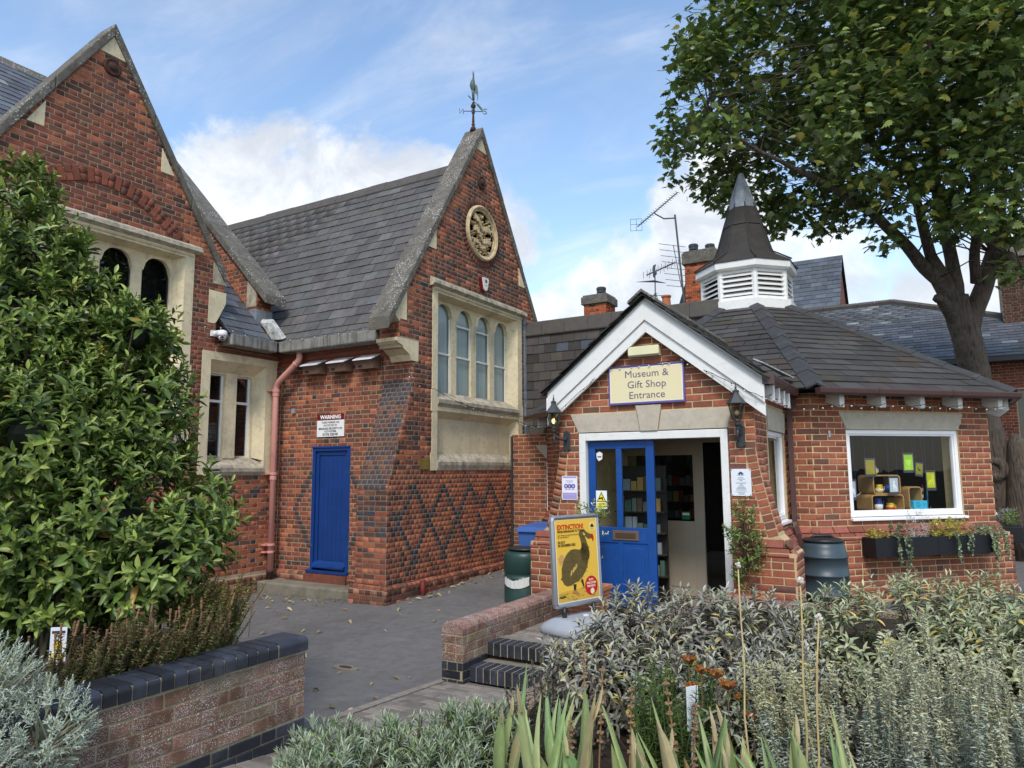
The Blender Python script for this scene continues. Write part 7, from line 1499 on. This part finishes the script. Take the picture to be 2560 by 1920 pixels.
bush('santolina', 'silvery cotton lavender tumbling over the wall at lower left', 'shrub', [(-3.66, 1.6, 0.7, 0.23), (-3.54, 1.2, 0.66, 0.27), (-3.46, 1.8, 0.53, 0.18), (-3.44, 1.45, 0.48, 0.22), (-3.79, 0.95, 0.7, 0.27)], 2600, 'needle', (10, 15), .026, .0065, [(4, lin('#b3beab')), (3, lin('#a0ad99')), (2, lin('#c4cdba'))], lin('#d6ddcc'), 45, M_SAGE, (1.2, .3), .05, 0, .15, 60, .8, .4, '#a3a58c', core='#6d705f')
bush('lavender', 'low grey-green lavender edging the path in the foreground', 'plant', [(-2.18, 2.22, .42, .18), (-1.98, 2.42, .43, .18), (-1.82, 2.66, .44, .16), (-2.0, 2.05, .42, .20), (-1.72, 2.35, .42, .18), (-1.78, 2.85, .44, .14)], 1000, 'needle', (9, 13), .060, .0085, [(4, lin('#9da891')), (3, lin('#869669')), (3, lin('#8b977f')), (2, lin('#75924e'))], lin('#bcc6ac'), 46, M_SAGE, (1.0, .2), .06, 0, .38, 120, 1.6, .5)
# ---- irises
def iris(name, lab, pts, seed, grp):
    r = random.Random(seed); t = thing(name, (pts[0][0], pts[0][1], .42), lab, 'plant', grp); IC = [(3, lin('#a2b57c')), (2, lin('#b6c38c')), (2, lin('#8ca673')), (.9, lin('#cfc49a')), (.3, lin('#b59b6c'))]; pool = Pool(LU); tips = Pool(LU)
    for (x, y, n, h) in pts:
        for k in range(n):
            a = r.uniform(0, 6.28); d = Vector((cos(a) * r.uniform(.05, .35), sin(a) * r.uniform(.05, .25), 1)); H = h * r.uniform(.6, 1.1); bent = r.random() < .38
            p = Vector((x + r.uniform(-.04, .04), y + r.uniform(-.04, .04), .42)); pool.add('bent' if bent else 'strap', leafM(p, d, Vector((-CF.x, -CF.y, .1)) + rvec(r) * .5, H, r.uniform(.028, .050)), jit(pick(IC, r), .12, r, .05))
            if r.random() < .5 and not bent:
                dn = d.normalized(); tips.add('strap', leafM(p + dn * H * .82 + Vector((-CF.x, -CF.y, 0)) * .003, dn + rvec(r) * .25, Vector((-CF.x, -CF.y, .1)), H * .24, .014), jit(lin('#d8cba6'), .12, r))
    pool.finish('blade', 'blades', t, M_LEAF, 300, smooth=True); tips.finish('withered_tip', 'withered_tips', t, M_LEAF, 100)
iris('iris_clump', 'pale green iris blades with withered tips at bottom centre', [(-1.42, 2.75, 5, .34), (-1.30, 2.45, 6, .42), (-1.12, 2.35, 6, .45), (-.98, 2.45, 6, .42), (-1.55, 2.55, 4, .36)], 61, 'iris clumps')
iris('iris_clump', 'iris fan with straw-coloured bent leaves right of the white plant label', [(-.78, 2.35, 7, .46), (-.66, 2.5, 6, .44), (-.58, 2.3, 6, .40)], 62, 'iris clumps')
iris('iris_clump', 'iris blades leaning right in front of the silver wormwood', [(-.42, 2.35, 6, .44), (-.30, 2.5, 5, .42), (-.22, 2.3, 4, .46)], 63, 'iris clumps')
# ---- dry stalks, orange heads, thyme
def stalks(name, lab, cat, pts, seed, col, head, hr, rs=.0042):
    r = random.Random(seed); t = thing(name, (*pts[0][:2], .42), lab, cat)
    for (x, y, ztop, lx) in pts:
        c = MB(); P = [Vector((x + lx * k / 5 + r.uniform(-.006, .006), y, .42 + (ztop - .42) * k / 5)) for k in range(6)]; c.tube(P, [rs, rs, rs * .9, rs * .8, rs * .7, rs * .6], 6, col); s = c.build('stalk', M_TWIG, t, smooth=True)
        c = MB()
        for k in range(9): c.ball(P[-1] + rvec(r) * hr * .6, hr * r.uniform(.35, .6), 6, 4, jit(head, .2))
        c.build('seed_head', M_TWIG, s)
stalks('allium_stalk', 'tall straw-coloured stalk with woolly seed head in front of the doorway', 'dry flower', [(-.62, 2.72, 1.30, -.02)], 71, lin('#c2ae7c'), lin('#cfc8bd'), .012)
stalks('allium_stalk', 'pair of dry stalks with woolly heads in front of the terracotta pot', 'dry flower', [(-.44, 2.72, 1.26, .02), (-.40, 2.60, 1.16, .05)], 72, lin('#bda774'), lin('#c4bdb2'), .014)
def whorls(name, lab, pts, seed, col):
    r = random.Random(seed); t = thing(name, (*pts[0][:2], .42), lab, 'dry flower'); 
    for (x, y, h, lx) in pts:
        c = MB(); a, e = Vector((x, y, .42)), Vector((x + lx, y, .42 + h)); c.tube([a, e], [.0045, .003], 5, lin('#8d6f4c')); s = c.build('stalk', M_TWIG, t); c = MB(); k = .38
        while k < 1.0:
            q = a.lerp(e, k)
            for j in range(8): w = j * pi / 4; c.ball(q + Vector((cos(w) * r.uniform(.6, 1.2), sin(w) * r.uniform(.6, 1.2), r.uniform(-.35, .35))) * .0105, .0052 * r.uniform(.6, 1.2), 5, 4, jit(col, .3))
            k += r.uniform(.06, .10)
        c.build('seed_whorl', M_TWIG, s)
whorls('dry_phlomis', 'brown whorled seed stalks rising in front of the left sage', [(-1.26, 2.75, .52, -.02), (-1.20, 2.70, .46, .03), (-1.08, 2.72, .40, .02), (-1.24, 2.55, .30, .0)], 73, lin('#8c7158'))
whorls('dry_phlomis', 'brown whorled seed stalks beside the white plant label', [(-.90, 2.80, .42, -.05), (-.84, 2.75, .36, .02)], 74, lin('#8c7158'))
tan = feathery('tansy', 'fine-leaved green plant with rusty orange seed heads in the bed', 'plant', (-.98, 3.02, .20, .16), 60, .42, (.05, 0), 'needle', .05, .004, [(3, lin('#5d7a34')), (2, lin('#48662c'))], None, 75, M_LEAF, .018, 4, stem='#55623a')
r = random.Random(76)
for (x, y, z) in ((-.93, 3.05, .865), (-.87, 3.02, .84), (-.82, 3.06, .82), (-.76, 3.0, .80), (-.90, 2.98, .78), (-.72, 3.06, .74), (-.66, 2.98, .70)):
    c = MB(); q = Vector((x, y, z)); c.tube([q - Vector((0, 0, .3)), q], .003, 4, lin('#6b5a38'))
    for k in range(26): a = r.uniform(0, 6.28); w = .034 * sqrt(r.random()); c.tube([q - Vector((0, 0, .03)), q + Vector((w * cos(a), w * sin(a), r.uniform(-.006, .008)))], [.001, .0062], 5, jit(lin('#875428'), .4))
    c.build('flower_head', M_TWIG, tan)
feathery('thyme', 'low thyme with tiny white flowers at the lower right corner', 'plant', (.34, 2.85, .22, .22), 130, .34, (.0, 0), 'round', .016, .009, [(3, lin('#64803f')), (2, lin('#7b9450')), (1, lin('#4e6a35'))], lin('#dfe4dc'), 77, M_LEAF, .014, 3, stem='#5a5a3c')
# filler under the bushes so no bare soil shows
bush('ground_cover', 'dark twiggy low growth at the foot of the sages', 'plant', [(-1.75, 3.3, .42, .22), (-1.5, 3.15, .42, .24), (-1.15, 3.2, .44, .24), (-1.6, 2.95, .42, .2), (-.9, 3.6, .46, .26), (-.4, 3.7, .46, .28), (.2, 3.7, .46, .3), (.6, 3.5, .46, .28), (-1.8, 3.9, .44, .2), (-.2, 3.3, .44, .2)], 620, 'round', (8, 12), .024, .014, [(3, lin('#4a4a38')), (3, lin('#5d5b44')), (2, lin('#3b3f2c')), (1, lin('#6a4a44'))], lin('#7c8560'), 78, M_LEAF, (1.2, .4), .10, 0, .38, 60, 1.0, .6)
# ---- pots and window boxes
bush('bay_shrub', 'small upright bay shrub in the pot right of the doorway', 'shrub', [(-1.70, 7.66, .55, .13), (-1.69, 7.66, .78, .16), (-1.71, 7.64, 1.0, .15), (-1.70, 7.66, 1.18, .10)], 130, 'ovate', (6, 9), .06, .022, [(3, lin('#5f7a3a')), (2, lin('#4d6530')), (1, lin('#7f9a4d'))], lin('#98b05a'), 81, M_GLOSSL, (1.2, .5), .08, 0, .36, 60, 1.0, .6, '#5a4636', core=None)
bush('pot_shrub', 'variegated shrub sprigs showing above the poster stand', 'shrub', [(-3.52, 7.55, .95, .14), (-3.36, 7.55, 1.0, .14), (-3.43, 7.5, 1.15, .13), (-3.26, 7.50, 1.16, .10), (-3.43, 7.55, .6, .15)], 85, 'ovate', (6, 9), .055, .026, [(2, lin('#6f8a3c')), (1, lin('#a9b54a')), (1, lin('#dcd9a8'))], lin('#e6e3b8'), 82, M_LEAF, (1.2, .5), .08, 0, .34, 40, 1.0, .6, '#5a4636', core=None)
def box_plant(name, lab, u0, u1, n, key, L, W, cols, young, seed, h=.10, trail=0, mat=M_LEAF, parts=40, z=.76):
    r = random.Random(seed); t = thing(name, FW.p((u0 + u1) / 2, z, .25), lab, 'plant'); pool = Pool(LU); c = MB()
    for k in range(n): shoot(pool, key, FW.p(r.uniform(u0, u1), z + r.random() ** 1.5 * h, r.uniform(.15, .34)), Vector((0, 0, 1)) + rvec(r) * .7 + FW.n * .3, r, r.randint(5, 9), L, W, cols, young, (1.3, .5), .06)
    for k in range(trail):
        u = r.uniform(u0, u1); p = FW.p(u, z + .04, .35); P = [p]; ln = r.uniform(.15, .48)
        for j in range(12):
            p = p + FW.n * (.02 if j < 2 else r.uniform(-.004, .006)) + FW.u * r.uniform(-.018, .018) + Vector((0, 0, -ln / 12 if j > 1 else .005)); P.append(p)
            for q in range(2): pool.add('round', leafM(p, rvec(r) + Vector((0, 0, -.5)) + FW.n, FW.n + rvec(r) * .4, r.uniform(.022, .038), .028), jit(pick(cols, r), .2, r))
        c.tube(P, .0025, 4, lin('#6a6a48'))
    pool.finish('leaf', 'foliage', t, mat, parts)
    if c.v: c.build('stems', M_TWIG, t)
GOLD = [(3, lin('#a8a43f')), (2, lin('#c4b551')), (2, lin('#7d8f3a')), (1, lin('#dcca80'))]; IVY = [(3, lin('#66785a')), (2, lin('#a9ae86')), (2, lin('#4d6242'))]
box_plant('golden_foliage', 'golden leaves at the left end of the window boxes', .60, .80, 46, 'round', .035, .02, GOLD, None, 91); box_plant('trailing_ivy', 'ivy hanging down the front of the left window box', .86, 1.08, 36, 'round', .032, .026, IVY, None, 92, .16, 6)
box_plant('silver_ragwort', 'white wiry silver-leaved plant rising from the left window box', 1.18, 1.44, 70, 'needle', .05, .007, [(3, lin('#c9cbc6')), (2, lin('#aeb3ac'))], None, 93, .34, 0, M_SAGE); box_plant('golden_euonymus', 'golden variegated shrub in the middle of the window boxes', 1.50, 2.02, 130, 'ovate', .036, .018, GOLD, lin('#9fb04a'), 94, .20)
box_plant('trailing_ivy', 'ivy trailing over the front of the right window box', 1.72, 1.98, 14, 'round', .03, .024, IVY, None, 95, .06, 5); box_plant('trailing_ivy', 'thick variegated ivy cascading off the right end of the window box', 2.18, 2.58, 80, 'round', .032, .026, [(3, lin('#8f9a74')), (2, lin('#b9bb92')), (2, lin('#5f7350'))], None, 96, .10, 12)
r = random.Random(97); t = thing('corner_planting', FR_.p(1.3, .8, .25), 'green and silver plants in the window box beyond the corner', 'plant'); pool = Pool(LU)
for k in range(90): p = FR_.p(r.uniform(.75, 1.9), .80 + r.random() * .18, r.uniform(.14, .34)); sv = p.y > 13.0; shoot(pool, 'needle' if sv else 'round', p, Vector((0, 0, 1)) + rvec(r) * .7, r, 7, .05, .02 if not sv else .008, [(1, lin('#b9bcb6'))] if sv else [(2, lin('#7d9440')), (1, lin('#4f6a35'))], None, (1.3, .5), .06)
pool.finish('leaf', 'foliage', t, M_LEAF, 40)
# ---- fallen leaves on the tarmac
r = random.Random(101); c = MB(); pool = Pool(LU)
for k in range(190):
    x, y = r.uniform(-9.5, -3.6), r.uniform(3.4, 8.2)
    if r.random() < .4: x, y = (r.uniform(-9.5, -7.7), r.uniform(7.8, 8.2)) if r.random() < .4 else (r.uniform(-6.8, -6.5), r.uniform(8.3, 12))
    if x < -7.0 and y > 8.3: continue
    a = r.uniform(0, 6.28); L = r.uniform(.035, .11); pool.add('round' if k % 3 else 'bent', leafM((x, y, ground_z(x, y) + .022), (cos(a), sin(a), .12), (r.uniform(-.4, .4), r.uniform(-.4, .4), 1), L, L * .42), jit(pick([(3, lin('#b7a878')), (2, lin('#c9b98a')), (1, lin('#8f7a4c')), (1, lin('#a9854d'))], r), .2, r))
for k in range(260):
    w = r.random()
    if w < .35: x, y = r.uniform(-9.85, -7.65), 8.30 - abs(r.gauss(0, .05))
    elif w < .7: x, y = GX + .10 + abs(r.gauss(0, .06)), r.uniform(8.1, 12.2)
    elif w < .85: x, y = -3.99 - abs(r.gauss(0, .05)), r.uniform(5.5, 7.8)
    else: x, y = -3.40 + abs(r.gauss(0, .05)), r.uniform(1.8, 3.3)
    a = r.uniform(0, 6.28); L = r.uniform(.012, .045); pool.add('round', leafM((x, y, ground_z(x, y) + .02), (cos(a), sin(a), .2), (r.uniform(-.5, .5), r.uniform(-.5, .5), 1), L, L * .5), jit(pick([(3, lin('#7d6a48')), (2, lin('#a08a5c')), (2, lin('#55492f')), (1, lin('#6a7040'))], r), .25, r))
lv = thing('fallen_leaves', (-6, 6, -.3), 'dry yellow leaves scattered over the tarmac', 'leaves'); pool.finish('leaf', 'leaf_litter', lv, M_LEAF, 300)
# ------------------------------------------------------------------ plant labels
LAB = material('label_white', lin('#dfe2e6'), .4, .03)
def plant_label(x, y, z, h, w, lab, yaw=0.0, col=None, words=None):
    t = thing('plant_label', (x, y, z), lab, 'plant label'); F = Frame((x, y, z), (cos(YAW + yaw), sin(YAW + yaw), 0), (sin(YAW + yaw), -cos(YAW + yaw), .3), (0, 0, 1))
    c = MB(); c.fbox(F, -.008, .008, -.25, h * .5, -.012, -.006); c.build('stake', LAB, t); c = MB(); c.fbox(F, -w / 2, w / 2, 0, h, -.006, 0); p = c.build('plate', LAB if col is None else col, t, bevel=.002)
    return t, F
plant_label(-.88, 2.92, .62, .17, .06, 'white plastic plant label standing among the irises', .5)
t, F = plant_label(-4.30, 2.28, .60, .19, .085, 'white plant label with yellow flower drawing under the laurel', .2)
c = MB(); c.fbox(F, -.036, .036, .01, .05, 0, .001, lin('#d9c96a')); c.prism(F, [(-.02, .06), (.02, .06), (.025, .10), (0, .125), (-.025, .10)], 0, .001, lin('#c9b23a')); c.fbox(F, -.002, .002, .03, .08, .001, .0015, lin('#3a3a30')); c.fbox(F, -.034, .034, .155, .17, 0, .001, lin('#3a3a40')); c.build('print', M_PLAIN, t)
t, F = plant_label(-4.55, 3.62, .30, .42, .10, 'tall grey marker board edged white at the end of the planter', .9, material('marker_grey', lin('#4d4d52'), .5))
t = thing('stopcock_cover', (-5.2, 5.55, ground_z(-5.2, 5.55)), 'small rusty oval cover set in the tarmac', 'cover'); c = MB(); z = ground_z(-5.2, 5.55) + .02; P = [(-5.2 + .16 * cos(a), 5.55 + .07 * sin(a)) for a in [2 * pi * k / 20 for k in range(20)]]; c.prism(Frame((0, 0, z), (1, 0, 0), (0, 0, 1), (0, 1, 0)), P, -.03, .004); c.build('collar', M_CONC, t); c = MB(); c.prism(Frame((0, 0, z), (1, 0, 0), (0, 0, 1), (0, 1, 0)), [(-5.2 + (x + 5.2) * .5, 5.55 + (y - 5.55) * .45) for x, y in P], .004, .009); c.build('lid', M_RUST, t)
# ------------------------------------------------------------------ houses behind
H_OR = [(3, lin('#a5532f')), (2, lin('#93492c')), (1.5, lin('#b86036')), (1, lin('#5c3a2b'))]
cH = lambda u, v, hd, j: jit(pick(H_OR), .18, hue=.05)
def stack(root, x, y, w, d, z0, z1, cap, bpool, bricks=True):
    c = MB(); c.box(x - w / 2, x + w / 2, y - d / 2, y + d / 2, z0, z1 - cap); ch = c.build('chimney', M_MORT, root)
    c = MB(); o = .07; c.box(x - w / 2 - o, x + w / 2 + o, y - d / 2 - o, y + d / 2 + o, z1 - cap, z1 - .06); c.box(x - w / 2 - o * .4, x + w / 2 + o * .4, y - d / 2 - o * .4, y + d / 2 + o * .4, z1 - .06, z1); c.build('chimney_cap', M_COPE, ch, bevel=.02)
    for F, a in ((Frame((x - w / 2, y - d / 2, 0), (1, 0, 0), (0, -1, 0)), w), (Frame((x + w / 2, y - d / 2, 0), (0, 1, 0), (1, 0, 0)), d)): lay(bpool, F, z0 + (z1 - cap - z0) * .45, z1 - cap, 0, a, cH, bond='flemish', n=.008)
    return ch
TCAP = material('chimney_pot', lin('#b5704f'), .85, .2, 8)
def cowl(ch, x, y, z): c = MB(); c.lathe((x, y, z), [(.10, 0), (.10, .10), (.14, .11), (.14, .2), (.15, .21), (.15, .27), (.13, .29), (.0005, .29)], 16); c.build('cowl', M_BLACKM, ch)
hb = thing('brick_house', (-7, 21.5, 0), 'house behind the link with two brick chimney stacks', 'building')
c = MB(); c.box(-12, -3.5, 19.6, 25, -.6, 4.4); c.build('wall', M_MORT, hb); c = MB(); c.prism(Frame((-12.2, 0, 0), (0, 1, 0), (-1, 0, 0)), [(19.3, 4.4), (25.3, 4.4), (22.3, 6.2)], -8.9, 0); c.build('roof', M_RIDGE, hb)
bpn = Pool(BR_UNITS)
ch = stack(hb, -8.42, 19.75, .72, .72, 4.4, 6.93, .30, bpn); cowl(ch, -8.33, 19.7, 6.90)
ch = stack(hb, -5.60, 21.3, .92, .92, 4.5, 8.25, .42, bpn); cowl(ch, -5.84, 21.1, 8.22); cowl(ch, -5.40, 21.35, 8.22)
bpn.finish('brick', 'chimney_brickwork', hb, M_OLD, 200)
for x, y, z, h in ((-6.62, 20.7, 6.2, .72), (-6.3, 20.9, 6.2, .36)):
    c = MB(); c.lathe((x, y, z), [(.13, 0), (.14, h * .5), (.12, h - .06), (.15, h - .05), (.15, h), (.11, h), (.1, h - .2)], 16); c.build('chimney_pot', TCAP, hb, smooth=False)
# aerials
def aerial(lab, base, top):
    t = thing('television_aerial', base, lab, 'aerial'); b, e = Vector(base), Vector(top); c = MB(); c.tube([b, e], .03, 8); c.build('mast', M_RUST2, t); R_ = _r0; U = Vector((0, 0, 1))
    p = b.lerp(e, .97); bd = (R_ * .72 + U * .62).normalized(); ctr = p - R_ * .62 + U * .0; c = MB(); c.tube([p, p - R_ * .35 - U * .02, p - R_ * .62 + U * .14, ctr + U * .18], .022, 6); c.build('bracket', M_RUST2, t); A0, A1 = ctr - bd * .72 + U * .2, ctr + bd * .95 + U * .2
    c = MB(); c.tube([A0, A1], .018, 6); c.build('boom', M_RUST2, t); sd = bd.cross(CF).normalized(); el = (R_ * .95 - U * .12 + CF * .5).normalized()
    for k in range(17):
        q = A0.lerp(A1, .12 + .88 * k / 16); c = MB(); c.tube([q - el * .10, q + el * .10], .007, 4); c.build('element', M_RUST2, t)
    c = MB(); q = A0 + bd * .1
    for s in (-.15, .03, .2): c.tube([q + R_ * (s - .14) + U * .17, q + R_ * (s - .14) - U * .2], .007, 4)
    for s in (-.2, 0, .17): c.tube([q - R_ * .29 + U * s, q + R_ * .06 + U * (s + .02)], .007, 4)
    c.build('reflector', M_RUST2, t)
    c = MB(); m_ = b.lerp(e, .50); c.tube([m_ - U * .55, m_ + U * .75 - R_ * .2], .014, 6); c.build('lower_boom', M_RUST2, t)
    for k in range(8):
        q = (m_ - U * .55).lerp(m_ + U * .75 - R_ * .2, k / 7); c = MB(); el2 = (R_ - U * .06 + CF * .3).normalized(); c.tube([q - el2 * .5, q + el2 * .42], .010, 4); c.build('element', M_RUST2, t)
    c = MB(); q0, q1 = m_ - R_ * .15 + U * .22, m_ - R_ * 1.05 - U * .18; c.tube([q0, q1], .02, 6); c.build('side_boom', M_RUST2, t)
    for k in range(9):
        q = q0.lerp(q1, k / 8); c = MB(); c.tube([q - (U * .1 + R_ * .09), q + (U * .1 - R_ * .09)], .008, 4); c.tube([q - (U * .1 - R_ * .09), q + (U * .1 + R_ * .09)], .008, 4); c.build('element', M_RUST2, t)
# (mast stands on the chimney)
aerial('tall television aerial mast beside the large brick chimney', (-6.08, 20.9, 6.0), (-6.26, 20.7, 9.42))
t = thing('far_weathervane', (-6.95, 20.6, 6.2), 'small dark weathervane on a tripod just above the porch ridge', 'weathervane'); b = Vector((-6.95, 20.6, 6.2)); U = Vector((0, 0, 1)); c = MB()
for s in (-.28, .02, .30): c.tube([b + _r0 * s, b + _r0 * .02 + U * .85], .014, 5)
c.tube([b + U * .5 + _r0 * .02, b + U * 1.65 + _r0 * .03], .02, 6); c.build('tripod', M_RUST2, t); c = MB(); c.tube([b + U * .78 - _r0 * .42, b + U * .74 + _r0 * .42], .010, 5); c.tube([b + U * .78 - CF * .4, b + U * .76 + CF * .4], .010, 5); c.build('compass_arms', M_RUST2, t); c = MB(); c.tube([b + U * 1.18 - _r0 * .55, b + U * 1.2, b + U * 1.14 + _r0 * .35], [.005, .035, .008], 6); c.build('arrow', M_RUST2, t); c = MB(); c.tube([b + U * 1.32, b + U * 1.45 + _r0 * .03, b + U * 1.56 - _r0 * .02, b + U * 1.68 + _r0 * .02, b + U * 1.74 + _r0 * .07], [.02, .06, .03, .045, .005], 7); c.build('bird', M_RUST2, t)
# dormer house just right of the turret
t = thing('dormer_house', (-3.0, 26, 0), 'slate-roofed brick gable peeping out right of the turret', 'building'); c = MB(); c.box(-8, -2.35, 25.5, 30, -.6, 6.4); c.prism(Frame((-2.35, 0, 0), (0, 1, 0), (1, 0, 0)), [(25.0, 6.2), (30.5, 6.2), (27.75, 9.3)], -.2, 0); c.build('wall', material('far_brick', lin('#7c4a3a'), .9, .25, 6), t)
vd = Vector((0, 1, 1.13)).normalized(); Fd = Frame((0, 24.9, 6.15), (1, 0, 0), (0, -vd.z, vd.y), vd); pool = Pool(SL_UNITS); BLS = [(3, lin('#50565e')), (2, lin('#5a6068')), (1, lin('#454b52'))]; slates(pool, Fd, 0, 2.85 / vd.y, .25, .36, -5.0, -2.25, BLS, th=.02); pool.finish('slate', 'slating', t, M_SLATE, 200); c = MB(); c.add([Fd.p(-8, 0, -.02), Fd.p(-2.25, 0, -.02), Fd.p(-2.25, 2.85 / vd.y, -.02), Fd.p(-8, 2.85 / vd.y, -.02), (-2.25, 30.6, 6.1), (-8, 30.6, 6.1)], [(0, 1, 2, 3), (3, 2, 4, 5)]); c.build('roof', M_ROOFB, t)
# long house on the right behind the tree
lh = thing('slate_house', (1, 24, 0), 'long brick house with hipped slate roof behind the maple', 'building'); FH2 = Frame((0, 21.8, 0), (1, 0, 0), (0, -1, 0)); c = MB(); slab(c, FH2, -7, 6, -.6, 4.35, [(2.0, 3.0, 1.6, 3.6)], -6, 0); c.build('wall', M_MORT, lh)
pool = Pool(BR_UNITS); lay(pool, FH2, 1.2, 4.35, -1.2, 4.2, lambda u, v, hd, j: jit(pick([(3, lin('#7c4435')), (2, lin('#6c3a2e')), (1, lin('#8e4f3a'))]), .15), [rect(1.98, 3.02, 1.58, 3.62)], n=.008); pool.finish('brick', 'brickwork', lh, M_OLD, 150)
c = MB(); c.fbox(FH2, 2.0, 3.0, 1.6, 3.6, -.2, -.15); w = c.build('window', M_GLASSD, lh); c = MB(); c.fbox(FH2, 2.0, 3.0, 1.6, 3.6, -.4, -.35); c.build('unlit_inside', M_DARK, w)
vs2 = Vector((0, 1, .60)).normalized(); Fh = Frame((0, 21.35, 4.42), (1, 0, 0), (0, -vs2.z, vs2.y), vs2); LH2 = 4.15 / vs2.y; pool = Pool(SL_UNITS); FC = [(4, lin('#565a5f')), (3, lin('#60646a')), (2, lin('#4a4e53')), (.4, lin('#85898d'))]
slates(pool, Fh, 0, LH2, .19, .36, -5.0, lambda v: 5.2 - 5.9 * v / LH2, FC, th=.018); pool.finish('slate', 'slating', lh, M_SLATE, 300)
e0, e1 = Fh.p(-7.3, 0, -.02), Fh.p(5.2, 0, -.02); r0_, r1_ = Fh.p(-7.3, LH2, -.02), Fh.p(-.7, LH2, -.02); c = MB(); c.add([e0, e1, r1_, r0_, (5.2, 29.7, 4.42), (-7.3, 29.7, 4.42)], [(0, 1, 2, 3), (1, 4, 2), (3, 2, 4, 5)]); c.build('roof', M_ROOFB, lh)
for a, b_ in ((Fh.p(-7.3, LH2, .03), Fh.p(-.7, LH2, .03)), (Fh.p(-.7, LH2, .03), Fh.p(5.2, 0, .03))):
    n_ = round((b_ - a).length / .5)
    for k in range(n_): c = MB(); c.tube([a.lerp(b_, k / n_), a.lerp(b_, (k + .98) / n_)], .11, 6); c.build('ridge_tile', M_RIDGE, lh)
c = MB(); c.fbox(FH2, -7, 5.3, 4.30, 4.42, -.1, .45); c.build('eaves_gutter', M_BLACKM, lh)
c = MB(); c.box(2.0, 2.95, 23.2, 24.0, 4.0, 7.55); ch = c.build('chimney', M_MORT, lh); pool = Pool(BR_UNITS); lay(pool, Frame((0, 23.2, 0), (1, 0, 0), (0, -1, 0)), 5.0, 7.5, 2.0, 2.95, lambda u, v, hd, j: jit(pick([(2, lin('#5c3f35')), (2, lin('#4a342d'))]), .15), n=.01); pool.finish('chimney_brick', 'chimney_brickwork', lh, M_OLD, 100); c = MB(); c.box(1.9, 3.05, 23.1, 24.1, 7.35, 7.62); c.build('chimney_cap', M_COPE, ch); cowl(ch, 2.3, 23.4, 7.6)

# ------------------------------------------------------------------ string lights
WIRE = material('black_wire', (.015, .015, .016), .5, 0); LBU = material('festoon_bulb', lin('#e4e2da'), .35, 0)
def festoon(lab, pts, sag, every, seed):
    r = random.Random(seed); t = thing('festoon_lights', pts[0], lab, 'string lights', 'festoon lights'); P = []
    for a, b in zip(pts, pts[1:]):
        a, b = Vector(a), Vector(b); n = max(4, int((b - a).length / .07))
        for k in range(n): f = k / n; P.append(a.lerp(b, f) + Vector((r.uniform(-.006, .006), r.uniform(-.006, .006), -sag * 4 * f * (1 - f) * (b - a).length + r.uniform(-.008, .008))))
    P.append(Vector(pts[-1])); c = MB(); c.tube(P, .0035, 5); c.build('wire', WIRE, t); L = 0
    for a, b in zip(P, P[1:]):
        L += (b - a).length
        if L > every:
            L = r.uniform(-.04, .02); d = Vector((r.uniform(-.5, .5), r.uniform(-.5, .5), -1)).normalized(); c = MB(); c.lathe(b + d * .012, [(.006, -.012), (.007, .004)], 6, d); s = c.build('socket', WIRE, t); c = MB(); c.ball(b + d * .024, .010, 7, 5); c.build('bulb', LBU, t, smooth=True)
festoon('string lights drooping across the stone panel of the gable', [FG.p(8.50, 3.3, .03), FG.p(8.75, 3.05, .04), FG.p(9.27, 2.98, .05), FG.p(12.26, 2.72, .05)], .045, .19, 1)
festoon('string lights lying along the gutter above the nest boxes', [(-9.6, 8.43, 3.91), (-8.9, 8.43, 3.905), (-8.2, 8.43, 3.91), (-7.45, 8.43, 3.93)], .0, .22, 2)
festoon('string lights lying along the hall gutter by the camera', [FL.p(6.9, 3.97, .04), FL.p(7.4, 3.97, .24), FL.p(7.9, 3.915, .27), FL.p(8.4, 3.91, .29)], .0, .2, 3)
zb_ = lambda x: bz(x) - .385
festoon('string lights hung across the porch gable and its sign', [(-4.0, 7.74, zb_(-4.0)), (-3.65, 7.74, zb_(-3.65) - .02), (-3.26, 7.83, 2.885), (-2.8, 7.84, 2.875), (-2.36, 7.83, 2.90), (-2.0, 7.78, 2.70), (-1.72, 7.74, 2.55), (-1.48, 7.74, 2.40)], .03, .085, 4)
festoon('string lights looped along the eaves brackets right of the porch', [(-1.48, 7.74, 2.40), (-1.44, 8.1, 2.47), (-1.44, 8.6, 2.45), (-1.44, 9.2, 2.42), FW.p(.1, 2.44, .28), FW.p(.3, 2.46, .30), FW.p(.91, 2.47, .30), FW.p(1.52, 2.47, .30), FW.p(2.13, 2.47, .30), FW.p(2.80, 2.47, .30)], .05, .11, 5)
festoon('string lights along the eaves left of the porch', [(-4.0, 7.74, zb_(-4.0)), (-4.12, 8.4, 2.42), (-4.2, 9.3, 2.42), FNW.p(2.2, 2.44, .3), FNW.p(1.2, 2.44, .3), (-6.8, 11.8, 2.6)], .04, .11, 6)
t = thing('ground_cable', (-6.85, 9.5, 0), 'thin black cable running along the top of the gable plinth', 'cable'); c = MB(); c.tube([(-7.6, 8.11, .02), (-6.83, 8.10, .01)] + [(-6.835, 8.12 + .2 * k, .015 + .012 * sin(k * 1.7)) for k in range(20)], .005, 5); c.build('wire', WIRE, t)
t = thing('wall_cable', (-7.5, YD, 3), 'thin black cable dropping from the right-hand nest box', 'cable'); c = MB(); c.tube([(-7.57, 8.78, 3.5), (-7.55, 8.78, 3.2), (-7.54, 8.78, 2.9), (-7.56, 8.775, 2.75)], .004, 5); c.build('wire', WIRE, t)
